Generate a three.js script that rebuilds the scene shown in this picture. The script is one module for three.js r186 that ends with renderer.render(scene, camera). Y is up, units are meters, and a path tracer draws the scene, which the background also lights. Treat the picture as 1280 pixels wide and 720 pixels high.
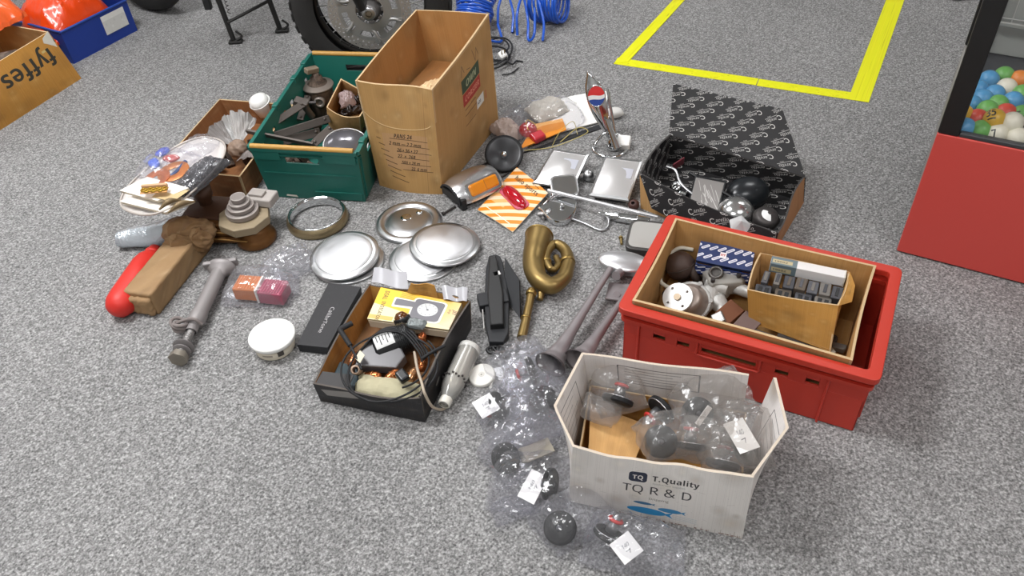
import * as THREE from 'three';
import { RoundedBoxGeometry } from 'three/addons/geometries/RoundedBoxGeometry.js';
import { RectAreaLightUniformsLib } from 'three/addons/lights/RectAreaLightUniformsLib.js';
import { ImprovedNoise } from 'three/addons/math/ImprovedNoise.js';
import { mergeGeometries, mergeVertices, toCreasedNormals } from 'three/addons/utils/BufferGeometryUtils.js';

// ---------- camera, lamps, exposure ----------
const scene = new THREE.Scene();
scene.background = new THREE.Color(0x000000);
const camera = new THREE.PerspectiveCamera(38.89, 1280 / 720, 0.05, 40);
camera.position.set(0, 1.585, 0);                 // standing eye height, looking down at the floor
camera.rotation.set(-0.7416, 0, -0.071);
const renderer = new THREE.WebGLRenderer({ antialias: true });
renderer.toneMapping = THREE.LinearToneMapping;
renderer.toneMappingExposure = 1.24;
renderer.shadowMap.enabled = true;
RectAreaLightUniformsLib.init();
const CEILING = 3.0;
// x, z, width, depth, radiance of each ceiling panel
const PANELS = [
  [-1.5, -1.9, 1.2, 0.6, 26],
  [-0.6, -4.1, 1.2, 0.6, 11],
  [-0.9, 0.5, 1.2, 0.6, 11],
  [1.6, -0.2, 1.2, 0.6, 9],
  [2.4, -3.6, 1.2, 0.6, 8],
  [-3.0, -4.6, 1.2, 0.6, 4],
];

// ---------- helpers ----------
const V = (x, y, z) => new THREE.Vector3(x, y, z);
const A = (a) => new THREE.Vector3(a[0], a[1], a[2]);
const noise = new ImprovedNoise();
function rng(seed) {
  let a = seed >>> 0;
  return () => { a |= 0; a = (a + 0x6d2b79f5) | 0; let t = Math.imul(a ^ (a >>> 15), 1 | a); t = (t + Math.imul(t ^ (t >>> 7), 61 | t)) ^ t; return ((t ^ (t >>> 14)) >>> 0) / 4294967296; };
}
const used = {};
function numbered(name) { const n = used[name] = (used[name] ?? -1) + 1; return n ? `${name}_${String(n).padStart(3, '0')}` : name; }
function tag(o, label, category, group) { o.userData.label = label; o.userData.category = category; if (group) o.userData.group = group; return o; }
function thing(name, label, category, pos = [0, 0, 0], turn = 0, group) {
  const o = new THREE.Group(); o.name = numbered(name); scene.add(o);
  o.position.set(pos[0], pos[1], pos[2]); o.rotation.y = turn;
  return tag(o, label, category, group);
}
function part(parent, name, geo, mat, label) {
  const m = new THREE.Mesh(Array.isArray(geo) ? merge(geo) : geo, mat); m.name = name; m.castShadow = m.receiveShadow = true;
  parent.add(m); if (label) m.userData.label = label; return m;
}
// a part whose shape is given in world coordinates: moved into the frame of its (unturned) thing
function wpart(parent, name, geo, mat, label) {
  const g = Array.isArray(geo) ? merge(geo) : geo;
  let p = parent; const off = V(0, 0, 0); while (p && p !== scene) { off.add(p.position); p = p.parent; }
  g.translate(-off.x, -off.y, -off.z);
  return part(parent, name, g, mat, label);
}
function single(name, label, category, geo, mat, group) {      // a thing that is one mesh, given in world coordinates
  const g = Array.isArray(geo) ? merge(geo) : geo; g.computeBoundingBox();
  const b = g.boundingBox, c = V((b.min.x + b.max.x) / 2, b.min.y, (b.min.z + b.max.z) / 2);
  g.translate(-c.x, -c.y, -c.z);
  const m = part(scene, numbered(name), g, mat); m.position.copy(c);
  return tag(m, label, category, group);
}
function struct(name, geo, mat, parent = scene) { const m = part(parent, name, geo, mat); if (parent === scene) m.userData.kind = 'structure'; return m; }
function plain(g) {
  g = g.index ? g.toNonIndexed() : g;
  if (!g.attributes.normal) g.computeVertexNormals();
  const n = g.attributes.position.count;
  if (!g.attributes.uv) g.setAttribute('uv', new THREE.BufferAttribute(new Float32Array(n * 2), 2));
  for (const k of Object.keys(g.attributes)) if (!['position', 'normal', 'uv'].includes(k)) g.deleteAttribute(k);
  g.groups.length = 0; g.morphAttributes = {};
  return g;
}
function merge(list) { return list.length === 1 ? list[0] : mergeGeometries(list.map(plain), false); }
function xf(g, pos = [0, 0, 0], rot = [0, 0, 0], scale = [1, 1, 1]) {
  return g.applyMatrix4(new THREE.Matrix4().compose(A(pos), new THREE.Quaternion().setFromEuler(new THREE.Euler(...rot)), A(scale)));
}
const rbox = (w, h, d, r = 0.002, seg = 2) => new RoundedBoxGeometry(w, h, d, seg, Math.min(r, w / 2.01, h / 2.01, d / 2.01));
const lathe = (pts, seg = 48) => new THREE.LatheGeometry(pts.map((p) => new THREE.Vector2(p[0], p[1])), seg);
const tube = (pts, r, n = 64, seg = 8, closed = false, tension = 0.5) => new THREE.TubeGeometry(new THREE.CatmullRomCurve3(pts.map((p) => (p.isVector3 ? p : A(p))), closed, 'catmullrom', tension), n, r, seg, closed);
function aim(g, dir, pos) { // turns +Y to dir and moves to pos
  const q = new THREE.Quaternion().setFromUnitVectors(V(0, 1, 0), A2(dir).normalize());
  return g.applyMatrix4(new THREE.Matrix4().compose(A2(pos), q, V(1, 1, 1)));
}
const A2 = (a) => (a.isVector3 ? a.clone() : A(a));
function rod(a, b, r0, r1 = r0, seg = 20) {
  const p = A2(a), q = A2(b), d = q.clone().sub(p);
  return aim(new THREE.CylinderGeometry(r1, r0, d.length(), seg), d, p.add(q).multiplyScalar(0.5));
}
// a frame: x along ex, y along n (up), z = ex x n ; used to lay a shape on a tilted plane
function frame(g, origin, ex, n) {
  const x = A2(ex).normalize(), y = A2(n).normalize(); y.addScaledVector(x, -y.dot(x)).normalize();
  const z = x.clone().cross(y);
  return g.applyMatrix4(new THREE.Matrix4().makeBasis(x, y, z).setPosition(A2(origin)));
}
// tube of changing radius through points [x, y, z, r]
function taper(pts, n = 80, seg = 18, caps = true) {
  const c = new THREE.CatmullRomCurve3(pts.map(A)), fr = c.computeFrenetFrames(n, false), pos = [], uv = [], idx = [];
  const rad = (t) => { const f = t * (pts.length - 1), i = Math.min(pts.length - 2, Math.floor(f)), k = f - i, s = k * k * (3 - 2 * k); return pts[i][3] * (1 - s) + pts[i + 1][3] * s; };
  for (let i = 0; i <= n; i++) {
    const p = c.getPoint(i / n), r = rad(i / n);
    for (let j = 0; j <= seg; j++) {
      const a = j / seg * Math.PI * 2, q = p.clone().addScaledVector(fr.normals[i], Math.cos(a) * r).addScaledVector(fr.binormals[i], Math.sin(a) * r);
      pos.push(q.x, q.y, q.z); uv.push(i / n, j / seg);
      if (i < n && j < seg) { const b = i * (seg + 1) + j, d = b + seg + 1; idx.push(b, b + 1, d, b + 1, d + 1, d); }
    }
  }
  if (caps) for (const i of [0, n]) {
    const p = c.getPoint(i / n), b = pos.length / 3; pos.push(p.x, p.y, p.z); uv.push(0, 0);
    for (let j = 0; j < seg; j++) { const k = i * (seg + 1) + j; i ? idx.push(b, k, k + 1) : idx.push(b, k + 1, k); }
  }
  const g = new THREE.BufferGeometry();
  g.setAttribute('position', new THREE.Float32BufferAttribute(pos, 3)); g.setAttribute('uv', new THREE.Float32BufferAttribute(uv, 2)); g.setIndex(idx); g.computeVertexNormals();
  return g;
}
// a sheet of thickness t over four corners (counter-clockwise seen from its outer side): groups 0 outer, 1 inner, 2 edges
function slab(a, b, c, d, t, o = {}) {
  const P = [a, b, c, d].map(A2), nu = o.nu ?? 1, nv = o.nv ?? 1;
  const n = P[1].clone().sub(P[0]).cross(P[3].clone().sub(P[0])).normalize();
  const at = (u, v, k) => {
    const w = v * (o.top ? 1 - (1 - o.top(u)) * 1 : 1);
    const q = P[0].clone().multiplyScalar((1 - u) * (1 - w)).addScaledVector(P[1], u * (1 - w)).addScaledVector(P[2], u * w).addScaledVector(P[3], (1 - u) * w);
    return q.addScaledVector(n, (o.bend ? o.bend(u, w) : 0) - k * t);
  };
  const pos = [], uv = [], idx = [[], [], []];
  for (const k of [0, 1]) {
    const base = pos.length / 3;
    for (let j = 0; j <= nv; j++) for (let i = 0; i <= nu; i++) { const q = at(i / nu, j / nv, k); pos.push(q.x, q.y, q.z); uv.push(k ? 1 - i / nu : i / nu, j / nv * (o.top ? o.top(i / nu) : 1)); }
    for (let j = 0; j < nv; j++) for (let i = 0; i < nu; i++) {
      const e = base + j * (nu + 1) + i, f = e + nu + 1;
      k ? idx[1].push(e, f, e + 1, e + 1, f, f + 1) : idx[0].push(e, e + 1, f, e + 1, f + 1, f);
    }
  }
  const ring = []; for (let i = 0; i < nu; i++) ring.push([i / nu, 0]); for (let j = 0; j < nv; j++) ring.push([1, j / nv]); for (let i = nu; i > 0; i--) ring.push([i / nu, 1]); for (let j = nv; j > 0; j--) ring.push([0, j / nv]);
  for (let i = 0; i < ring.length; i++) {
    const [u, v] = ring[i], [u2, v2] = ring[(i + 1) % ring.length], base = pos.length / 3;
    for (const [x, y, k] of [[u, v, 0], [u2, v2, 0], [u2, v2, 1], [u, v, 1]]) { const q = at(x, y, k); pos.push(q.x, q.y, q.z); uv.push(x, k * 0.05); }
    idx[2].push(base, base + 2, base + 1, base, base + 3, base + 2);
  }
  const g = new THREE.BufferGeometry();
  g.setAttribute('position', new THREE.Float32BufferAttribute(pos, 3)); g.setAttribute('uv', new THREE.Float32BufferAttribute(uv, 2));
  g.setIndex([...idx[0], ...idx[1], ...idx[2]]);
  let s = 0; idx.forEach((x, i) => { g.addGroup(s, x.length, i); s += x.length; });
  g.computeVertexNormals();
  if (o.metric) { const q = g.attributes.uv, su = P[0].distanceTo(P[1]) / o.metric, sv = P[0].distanceTo(P[3]) / o.metric; for (let i = 0; i < q.count; i++) q.setXY(i, q.getX(i) * su, q.getY(i) * sv); }
  return g;
}
const ridge = (x, y, z, oct = 3) => { let s = 0, a = 1, f = 1; for (let i = 0; i < oct; i++) { s += a * (1 - 2 * Math.abs(noise.noise(x * f, y * f, z + i * 7.3))); a *= 0.5; f *= 2.1; } return s; };
// a crumpled bag or cloth pillow, w x d, h high in its middle, lying on y = 0; heightAt lifts the top over what is inside
function pillow(w, d, h, seed, o = {}) {
  const n = o.n ?? 36, amp = o.amp ?? 0.006, fr = o.freq ?? 22, rnd = rng(seed), cor = [0, 1, 2, 3].map(() => 0.8 + 0.25 * rnd()), pos = [], uv = [], idx = [];
  const lump = o.lump;
  for (const s of [1, 0]) for (let j = 0; j <= n; j++) for (let i = 0; i <= n; i++) {
    const u = i / n * 2 - 1, v = j / n * 2 - 1, e = 1 - Math.max(Math.abs(u), Math.abs(v));
    const k = cor[(u > 0 ? 1 : 0) + (v > 0 ? 2 : 0)], shrink = 1 - (1 - k) * Math.abs(u * v);
    let x = u * w / 2 * shrink + 0.05 * w * noise.noise(v * 2.3, seed, 1), z = v * d / 2 * shrink + 0.05 * d * noise.noise(u * 2.3, seed, 5);
    const edge = Math.min(1, e * 4);
    let y = 0.002 + 0.0012 * s;
    const prof = Math.pow(Math.max(0, 1 - Math.pow(Math.abs(u), o.px ?? 2.4)) * Math.max(0, 1 - Math.pow(Math.abs(v), o.px ?? 2.4)), 0.6);
    const cr = ridge(x * fr, z * fr, seed * 1.7, 3);
    if (s) y += h * prof + amp * (0.4 + 0.6 * edge) * (cr + 1) + (lump ? lump(x, z) * edge : 0); else y += amp * (1 - edge) * (cr + 1);
    x += amp * 0.6 * ridge(z * fr, y * fr, seed + 3, 2) * (1 - edge * 0.5);
    pos.push(x, y, z); uv.push((u + 1) / 2, (v + 1) / 2);
  }
  const m = (n + 1) * (n + 1);
  for (let s = 0; s < 2; s++) for (let j = 0; j < n; j++) for (let i = 0; i < n; i++) {
    const a = s * m + j * (n + 1) + i, b = a + n + 1;
    s ? idx.push(a, a + 1, b, a + 1, b + 1, b) : idx.push(a, b, a + 1, a + 1, b, b + 1);
  }
  for (let i = 0; i < n; i++) for (const [a, b] of [[i, i + 1], [n * (n + 1) + i + 1, n * (n + 1) + i], [(i + 1) * (n + 1), i * (n + 1)], [i * (n + 1) + n, (i + 1) * (n + 1) + n]]) idx.push(a, b, a + m, b, b + m, a + m);
  const g = new THREE.BufferGeometry();
  g.setAttribute('position', new THREE.Float32BufferAttribute(pos, 3)); g.setAttribute('uv', new THREE.Float32BufferAttribute(uv, 2)); g.setIndex(idx); g.computeVertexNormals();
  return o.crease === false ? g : toCreasedNormals(g, o.crease ?? 0.45);
}
// pushes the points of a closed shape in and out with noise
function rough(g, amp, freq, seed = 0, ridged = false) {
  g = g.index ? g.toNonIndexed() : g; g.deleteAttribute('uv'); g.deleteAttribute('normal'); g = mergeVertices(g, 1e-5); g.computeVertexNormals();
  const p = g.attributes.position, nm = g.attributes.normal, uv = new Float32Array(p.count * 2);
  for (let i = 0; i < p.count; i++) {
    const x = p.getX(i), y = p.getY(i), z = p.getZ(i), k = amp * (ridged ? ridge(x * freq + seed, y * freq, z * freq) : noise.noise(x * freq + seed, y * freq + 3, z * freq) + 0.5 * noise.noise(x * freq * 2.3, y * freq * 2.3 + seed, z * freq * 2.3));
    p.setXYZ(i, x + nm.getX(i) * k, y + nm.getY(i) * k, z + nm.getZ(i) * k); uv[2 * i] = (x + 0.37 * z) * 5; uv[2 * i + 1] = (y + 0.61 * z) * 5;
  }
  g.setAttribute('uv', new THREE.BufferAttribute(uv, 2)); g.computeVertexNormals(); return g;
}
function extrude(pts, depth, bevel = 0.001, curve = 6, holes = []) {
  const s = pts instanceof THREE.Shape ? pts : new THREE.Shape(pts.map((p) => new THREE.Vector2(p[0], p[1]))); holes.forEach((h) => s.holes.push(h));
  return new THREE.ExtrudeGeometry(s, { depth, bevelEnabled: bevel > 0, bevelSize: bevel, bevelThickness: bevel, bevelSegments: 2, curveSegments: curve });
}
function roundRect(w, h, r) {
  const s = new THREE.Shape(), x = w / 2, y = h / 2;
  s.moveTo(-x + r, -y); s.lineTo(x - r, -y); s.quadraticCurveTo(x, -y, x, -y + r); s.lineTo(x, y - r); s.quadraticCurveTo(x, y, x - r, y); s.lineTo(-x + r, y); s.quadraticCurveTo(-x, y, -x, y - r); s.lineTo(-x, -y + r); s.quadraticCurveTo(-x, -y, -x + r, -y);
  return s;
}
function circlePath(x, y, r) { const p = new THREE.Path(); p.absarc(x, y, r, 0, Math.PI * 2, true); return p; }

// ---------- materials ----------
function paint(w, h, draw) {
  const c = document.createElement('canvas'); c.width = w; c.height = h; const x = c.getContext('2d'); draw(x, w, h);
  const t = new THREE.CanvasTexture(c); t.colorSpace = THREE.SRGBColorSpace; t.anisotropy = 8; t.magFilter = THREE.LinearFilter; t.wrapS = t.wrapT = THREE.RepeatWrapping; return t;
}
function data(w, h, f, srgb = false) {
  const d = new Uint8Array(w * h * 4);
  for (let y = 0; y < h; y++) for (let x = 0; x < w; x++) { const v = f(x, y), i = (y * w + x) * 4; d[i] = v[0]; d[i + 1] = v[1]; d[i + 2] = v[2]; d[i + 3] = 255; }
  const t = new THREE.DataTexture(d, w, h); t.wrapS = t.wrapT = THREE.RepeatWrapping; t.magFilter = THREE.LinearFilter; t.minFilter = THREE.LinearMipmapLinearFilter; t.generateMipmaps = true; if (srgb) t.colorSpace = THREE.SRGBColorSpace; t.needsUpdate = true; return t;
}
const M = (color, roughness = 0.6, metalness = 0, more = {}) => new THREE.MeshPhysicalMaterial({ color, roughness, metalness, side: THREE.DoubleSide, ...more });
const MT = (map, roughness = 0.7, metalness = 0, more = {}) => new THREE.MeshPhysicalMaterial({ map, roughness, metalness, side: THREE.DoubleSide, ...more });
const clampByte = (v) => Math.max(0, Math.min(255, v));
function speckle(x, w, h, seed, n, cols, s0, s1, alpha) { const r = rng(seed); for (let i = 0; i < n; i++) { x.globalAlpha = alpha * r(); x.fillStyle = cols[Math.floor(r() * cols.length)]; const s = s0 + (s1 - s0) * r(); x.fillRect(r() * w, r() * h, s, s * (0.4 + r())); } x.globalAlpha = 1; }
// cardboard: base colour with faint flutes, fibres and scuffs, then whatever is printed on it
function card(base, seed, draw, w = 512, h = 512, flute = true) {
  return paint(w, h, (x) => {
    x.fillStyle = base; x.fillRect(0, 0, w, h);
    const r = rng(seed);
    if (flute) for (let i = 0; i < w; i += 7) { x.globalAlpha = 0.05 * r(); x.fillStyle = r() > 0.5 ? '#000' : '#fff'; x.fillRect(i, 0, 3, h); }
    for (let i = 0; i < 900; i++) { x.globalAlpha = 0.05 + 0.08 * r(); x.fillStyle = r() > 0.5 ? '#5a3a18' : '#f5e3c0'; x.fillRect(r() * w, r() * h, 1 + r() * 9, 1); }
    for (let i = 0; i < 26; i++) { const cx = r() * w, cy = r() * h, q = 20 + 90 * r(), g = x.createRadialGradient(cx, cy, 0, cx, cy, q), dark = r() > 0.5; g.addColorStop(0, dark ? 'rgba(90,55,20,.13)' : 'rgba(255,240,205,.12)'); g.addColorStop(1, 'rgba(0,0,0,0)'); x.globalAlpha = 1; x.fillStyle = g; x.fillRect(cx - q, cy - q, q * 2, q * 2); }
    x.globalAlpha = 1; if (draw) draw(x, w, h);
  });
}
const mottle = data(256, 256, (x, y) => { const n = noise.noise(x / 19, y / 19, 3) + 0.6 * noise.noise(x / 7, y / 7, 8) + 0.4 * noise.noise(x / 2.5, y / 2.5, 1); const v = clampByte(190 + 55 * n); return [v, v, v]; });
const rustMap = data(256, 256, (x, y) => { const n = noise.noise(x / 30, y / 30, 2) + 0.5 * noise.noise(x / 9, y / 9, 5) + 0.3 * noise.noise(x / 3, y / 3, 9); return [clampByte(86 + 40 * n), clampByte(72 + 34 * n), clampByte(62 + 30 * n)]; }, true);
const wornChrome = data(256, 256, (x, y) => { const n = noise.noise(x / 40, y / 40, 2) + 0.6 * noise.noise(x / 12, y / 12, 5) + 0.5 * noise.noise(x / 3, y / 60, 9); const v = clampByte(95 + 70 * n); return [v, v, v]; });
const wornSoft = data(256, 256, (x, y) => { const n = noise.noise(x / 40, y / 40, 2) + 0.5 * noise.noise(x / 12, y / 12, 5) + 0.5 * noise.noise(x / 2.5, y / 50, 9); const v = clampByte(112 + 26 * n); return [v, v, v]; });
const chrome = M(0xd8dadb, 0.09, 1), satin = M(0xc2c3c4, 0.34, 1), dullChrome = new THREE.MeshPhysicalMaterial({ color: 0xd6d6d8, metalness: 0.9, roughness: 1.0, roughnessMap: wornSoft, side: THREE.DoubleSide });
const steel = M(0x9b9896, 0.45, 0.85), darkSteel = M(0x4a4645, 0.5, 0.7), rusty = MT(rustMap, 0.75, 0.35), castAlu = M(0xb4b2ae, 0.5, 0.45, { bumpMap: mottle, bumpScale: 0.002 });
const brass = new THREE.MeshPhysicalMaterial({ color: 0x8a7448, metalness: 0.85, roughness: 1.0, roughnessMap: wornSoft, side: THREE.DoubleSide });
const bronze = M(0x6f4a24, 0.42, 0.55), brownPaint = M(0x4a3020, 0.5, 0.2), scrollBrown = M(0x7a5c3c, 0.6, 0.25);
const black = M(0x161617, 0.45), rubber = M(0x1c1c1e, 0.7), blackPlastic = M(0x1a1b1d, 0.32), matBlack = M(0x202124, 0.6), greyPaint = M(0x8b8887, 0.55, 0.2), white = M(0xe9e8e4, 0.5), offWhite = M(0xcfcabd, 0.6), paper = M(0xf0eeea, 0.75), redPlastic = M(0xbd3626, 0.42), greenPlastic = M(0x1d6358, 0.42), bluePlastic = M(0x18368a, 0.42), yellowBar = M(0xb98d45, 0.5);
const cardIn = MT(card('#b98a52', 5), 0.85), cardPlain = MT(card('#bd925c', 6), 0.85), cardEdge = M(0xc4a880, 0.9), cardDark = MT(card('#8e5f2f', 7), 0.85), cardGold = MT(card('#b5853f', 8), 0.85);
const film = new THREE.MeshPhysicalMaterial({ color: 0xf6f6f8, transmission: 0.955, thickness: 0, roughness: 0.13, ior: 1.5, metalness: 0, side: THREE.DoubleSide });
const filmMilky = new THREE.MeshPhysicalMaterial({ color: 0xeceae8, transmission: 0.9, thickness: 0, roughness: 0.16, ior: 1.5, side: THREE.DoubleSide });
const clearPlastic = new THREE.MeshPhysicalMaterial({ color: 0xffffff, transmission: 0.98, thickness: 0, roughness: 0.05, ior: 1.5, side: THREE.DoubleSide });
const redLens = new THREE.MeshPhysicalMaterial({ color: 0xd0122c, transmission: 0.35, thickness: 0, roughness: 0.15, ior: 1.5, clearcoat: 1, side: THREE.DoubleSide });
const amberLens = new THREE.MeshPhysicalMaterial({ color: 0xd67a06, transmission: 0.3, thickness: 0, roughness: 0.18, ior: 1.5, clearcoat: 1, side: THREE.DoubleSide });
const mirrorGlass = M(0xd9dcdc, 0.03, 1);

// ---------- the room ----------
const carpetMap = data(2048, 2048, (x, y) => {
  const n = 0.75 * noise.noise(x / 2, y / 2, 1.5) + 0.85 * noise.noise(x / 4, y / 4, 4.5) + 0.22 * noise.noise(x / 8, y / 8, 7.5);
  const big = 0.05 * Math.sin(x / 1024 * Math.PI * 3 + 1) * Math.sin(y / 1024 * Math.PI * 2) + 0.04 * Math.sin((x + y) / 1024 * Math.PI);
  const v = 130 + 62 * n + 60 * big; return [clampByte(v * 1.0), clampByte(v * 0.992), clampByte(v * 0.985)];
}, true);
carpetMap.anisotropy = 8; carpetMap.repeat.set(8 / 2.6, 10 / 2.6);
const carpet = new THREE.MeshPhysicalMaterial({ map: carpetMap, roughness: 0.95, sheen: 0.2, sheenRoughness: 0.8, bumpMap: carpetMap, bumpScale: 0.0025 });
struct('floor', xf(new THREE.BoxGeometry(8, 0.1, 10), [0, -0.05, -2.5]), carpet);
const wallPaint = M(0xd6d5d2, 0.9), ceilingPaint = M(0xe6e6e4, 0.95);
struct('wall_left', xf(new THREE.BoxGeometry(0.15, CEILING, 10), [-4.075, CEILING / 2, -2.5]), wallPaint);
struct('wall_right', xf(new THREE.BoxGeometry(0.15, CEILING, 10), [4.075, CEILING / 2, -2.5]), wallPaint);
struct('wall_back', xf(new THREE.BoxGeometry(8.3, CEILING, 0.15), [0, CEILING / 2, -7.575]), wallPaint);
struct('wall_front', xf(new THREE.BoxGeometry(8.3, CEILING, 0.15), [0, CEILING / 2, 2.575]), wallPaint);
struct('ceiling', xf(new THREE.BoxGeometry(8.3, 0.15, 10.3), [0, CEILING + 0.075, -2.5]), ceilingPaint);
PANELS.forEach(([x, z, w, d, L], i) => {
  const where = ['over the left of the spread', 'towards the motorcycle', 'behind the viewer on the left', 'behind the viewer on the right', 'over the taped rectangle', 'over the far left boxes'][i];
  const t = thing('ceiling_light', 'white flat ceiling light panel ' + where, 'ceiling light', [x, CEILING - 0.05, z]);
  const s = roundRect(w + 0.06, d + 0.06, 0.01); s.holes.push(new THREE.Path(roundRect(w, d, 0.005).getPoints()));
  part(t, 'frame', xf(new THREE.ExtrudeGeometry(s, { depth: 0.05, bevelEnabled: false }), [0, 0, 0], [-Math.PI / 2, 0, 0]), white);
  part(t, 'diffuser', xf(new THREE.BoxGeometry(w, 0.01, d), [0, 0.015, 0]), new THREE.MeshStandardMaterial({ color: 0xffffff, roughness: 0.6, emissive: 0xffffff, emissiveIntensity: Math.min(8, L * 0.4) }));
  const l = new THREE.RectAreaLight(0xfcfdff, L, w, d); l.position.set(0, -0.004, 0); l.rotation.x = -Math.PI / 2; t.add(l);
});

// yellow tape on the carpet
{
  const t = thing('floor_tape', 'yellow tape stuck to the carpet as a large rectangle', 'floor tape', [0.475, 0, -3.026]);
  const tapeMat = MT(paint(256, 64, (x, w, h) => { x.fillStyle = '#e6e610'; x.fillRect(0, 0, w, h); speckle(x, w, h, 4, 260, ['#fff45a', '#b9b200', '#eee000'], 1, 9, 0.35); speckle(x, w, h, 9, 14, ['#4a4a20'], 1, 3, 0.6); }), 0.42);
  const st = (p, q, n) => wpart(t, 'tape_strip', slab([p[0], 0.0016, p[1]], [q[0], 0.0016, q[1]], [q[0] + n[0], 0.0016, q[1] + n[1]], [p[0] + n[0], 0.0016, p[1] + n[1]], 0.0014, { nu: 4 }), tapeMat);
  const a = [0.475, -3.026], b = [1.348, -2.596], m = [0.985, -2.775], n = [0.024, -0.049];
  st(a, [m[0] - 0.001, m[1] - 0.0005], n); st([m[0] + 0.001, m[1] + 0.003], b, n);
  const l = (p, d, L, w) => { const q = [p[0] + d[0] * L, p[1] + d[1] * L]; return st(p, q, w); };
  l([0.475, -3.027], [0.529, -0.848], 2.4, [0.058, -0.002]);
  const r = wpart(t, 'tape_strip', slab([b[0] - 0.064, 0.0022, b[1] - 0.03], [b[0] + 0.001, 0.0022, b[1] + 0.002], [b[0] + 0.49 * 2.6 + 0.001, 0.0022, b[1] - 0.872 * 2.6], [b[0] + 0.49 * 2.6 - 0.064, 0.0022, b[1] - 0.872 * 2.6 - 0.03], 0.0014), tapeMat); r.receiveShadow = true;
}

// ---------- behind the spread ----------
// open carton from floor corners and rim corners (front left, front right, back right, back left)
function openCarton(t, f, r, th, outer, inner, edge, o = {}) {
  const C = f.map(A2), R = r.map(A2), names = ['front', 'right', 'back', 'left'], out = {};
  names.forEach((s, i) => {
    if (o.skip?.includes(s)) return; const j = (i + 1) % 4, m = Array.isArray(outer) ? outer[i] : outer, q = Array.isArray(inner) ? inner[i] : inner;
    out[s] = wpart(t, 'side_panel', slab(C[i], C[j], R[j], R[i], th, { metric: o.metric, nu: o.nu ?? 14, nv: o.nv ?? 8, bend: o.bend ? (u, v) => o.bend(i, u, v) : undefined, top: o.top ? (u) => o.top(i, u) : undefined }), [m, q, edge]);
  });
  const y = (o.baseAt ?? 0) + th + 0.001, D = C.map((c) => V(c.x, y, c.z));
  const mid = D[0].clone().add(D[1]).add(D[2]).add(D[3]).multiplyScalar(0.25); D.forEach((d) => d.lerp(mid, 0.02));
  wpart(t, 'base_panel', slab(D[0], D[1], D[2], D[3], th, { metric: o.metric }), o.base ?? (Array.isArray(inner) ? inner[0] : inner));
  return out;
}
const centre = (f) => [(f[0][0] + f[2][0]) / 2, 0, (f[0][2] + f[2][2]) / 2];

// fruit box at the far left
{
  const print = card('#b07c33', 31, (x, w, h) => {
    x.save(); x.translate(w * 0.67, h * 0.36); x.rotate(Math.PI); x.fillStyle = '#2c2a22'; x.font = 'bold 165px sans-serif'; x.textAlign = 'center'; x.textBaseline = 'middle'; x.scale(0.86, 1); x.fillText('fyffes', 0, 0); x.restore();
    x.fillStyle = '#2c2a22'; x.beginPath(); x.moveTo(w * 0.93, h * 0.17); x.lineTo(w * 0.98, h * 0.02); x.lineTo(w, h * 0.2); x.fill();
    x.fillStyle = '#b9a46a'; x.fillRect(w * 0.84, h * 0.22, 26, 16);
    x.fillRect(w * 0.05, h * 0.7, 60, 60); x.fillStyle = '#3c4540'; x.fillRect(w * 0.0, h * 0.72, 40, 70);
    x.save(); x.translate(w * 0.1, h * 0.42); x.rotate(Math.PI); x.font = 'bold 46px sans-serif'; x.fillStyle = '#3a3222'; x.fillText('BAN', -60, 10); x.restore();
  }, 768, 400);
  const f = [[-1.99, 0, -2.735], [-1.755, 0, -3.232], [-2.115, 0, -3.402], [-2.35, 0, -2.905]], h = 0.214;
  const r = [[-2.0, h, -2.735], [-1.8, h, -3.228], [-2.12, h, -3.385], [-2.35, h, -2.905]];
  const t = thing('fruit_box', 'brown cardboard fruit box with upside-down dark lettering, at the left edge', 'cardboard box', centre(f));
  openCarton(t, f, r, 0.006, [MT(print, 0.8), cardGold, cardGold, cardGold], cardPlain, cardEdge, { bend: (i, u, v) => 0.012 * Math.sin(u * Math.PI) * Math.sin(v * Math.PI) });
  wpart(t, 'corner_tape', slab([-1.815, 0.15, -3.17], [-1.789, 0.15, -3.222], [-1.8, 0.218, -3.224], [-1.812, 0.205, -3.185], 0.001), offWhite, 'torn pale corner');
  const piece = (p, d, len, rr, label, m) => { const o = thing('rusty_part', label, 'metal part', p); part(o, 'body', rough(rod([0, 0, 0], [d[0] * len, d[1] * len, d[2] * len], rr, rr * 0.8, 14), 0.006, 30), m); part(o, 'end_ring', aim(new THREE.TorusGeometry(rr, rr * 0.25, 8, 18).rotateX(Math.PI / 2), d, [d[0] * len, d[1] * len, d[2] * len]), m); };
  piece([-1.9, 0.165, -3.12], [-0.6, 0.1, 0.4], 0.16, 0.03, 'brown stubby metal part inside the fruit box, nearest its corner', MT(rustMap, 0.6, 0.2));
  piece([-1.96, 0.19, -3.02], [-0.5, 0.0, 0.5], 0.18, 0.035, 'dark lump of metal inside the fruit box, at the photo edge', darkSteel);
  piece([-2.02, 0.13, -3.16], [0.3, 0.1, 0.6], 0.2, 0.03, 'dark rod deep in the fruit box under the others', darkSteel);
}
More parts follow.
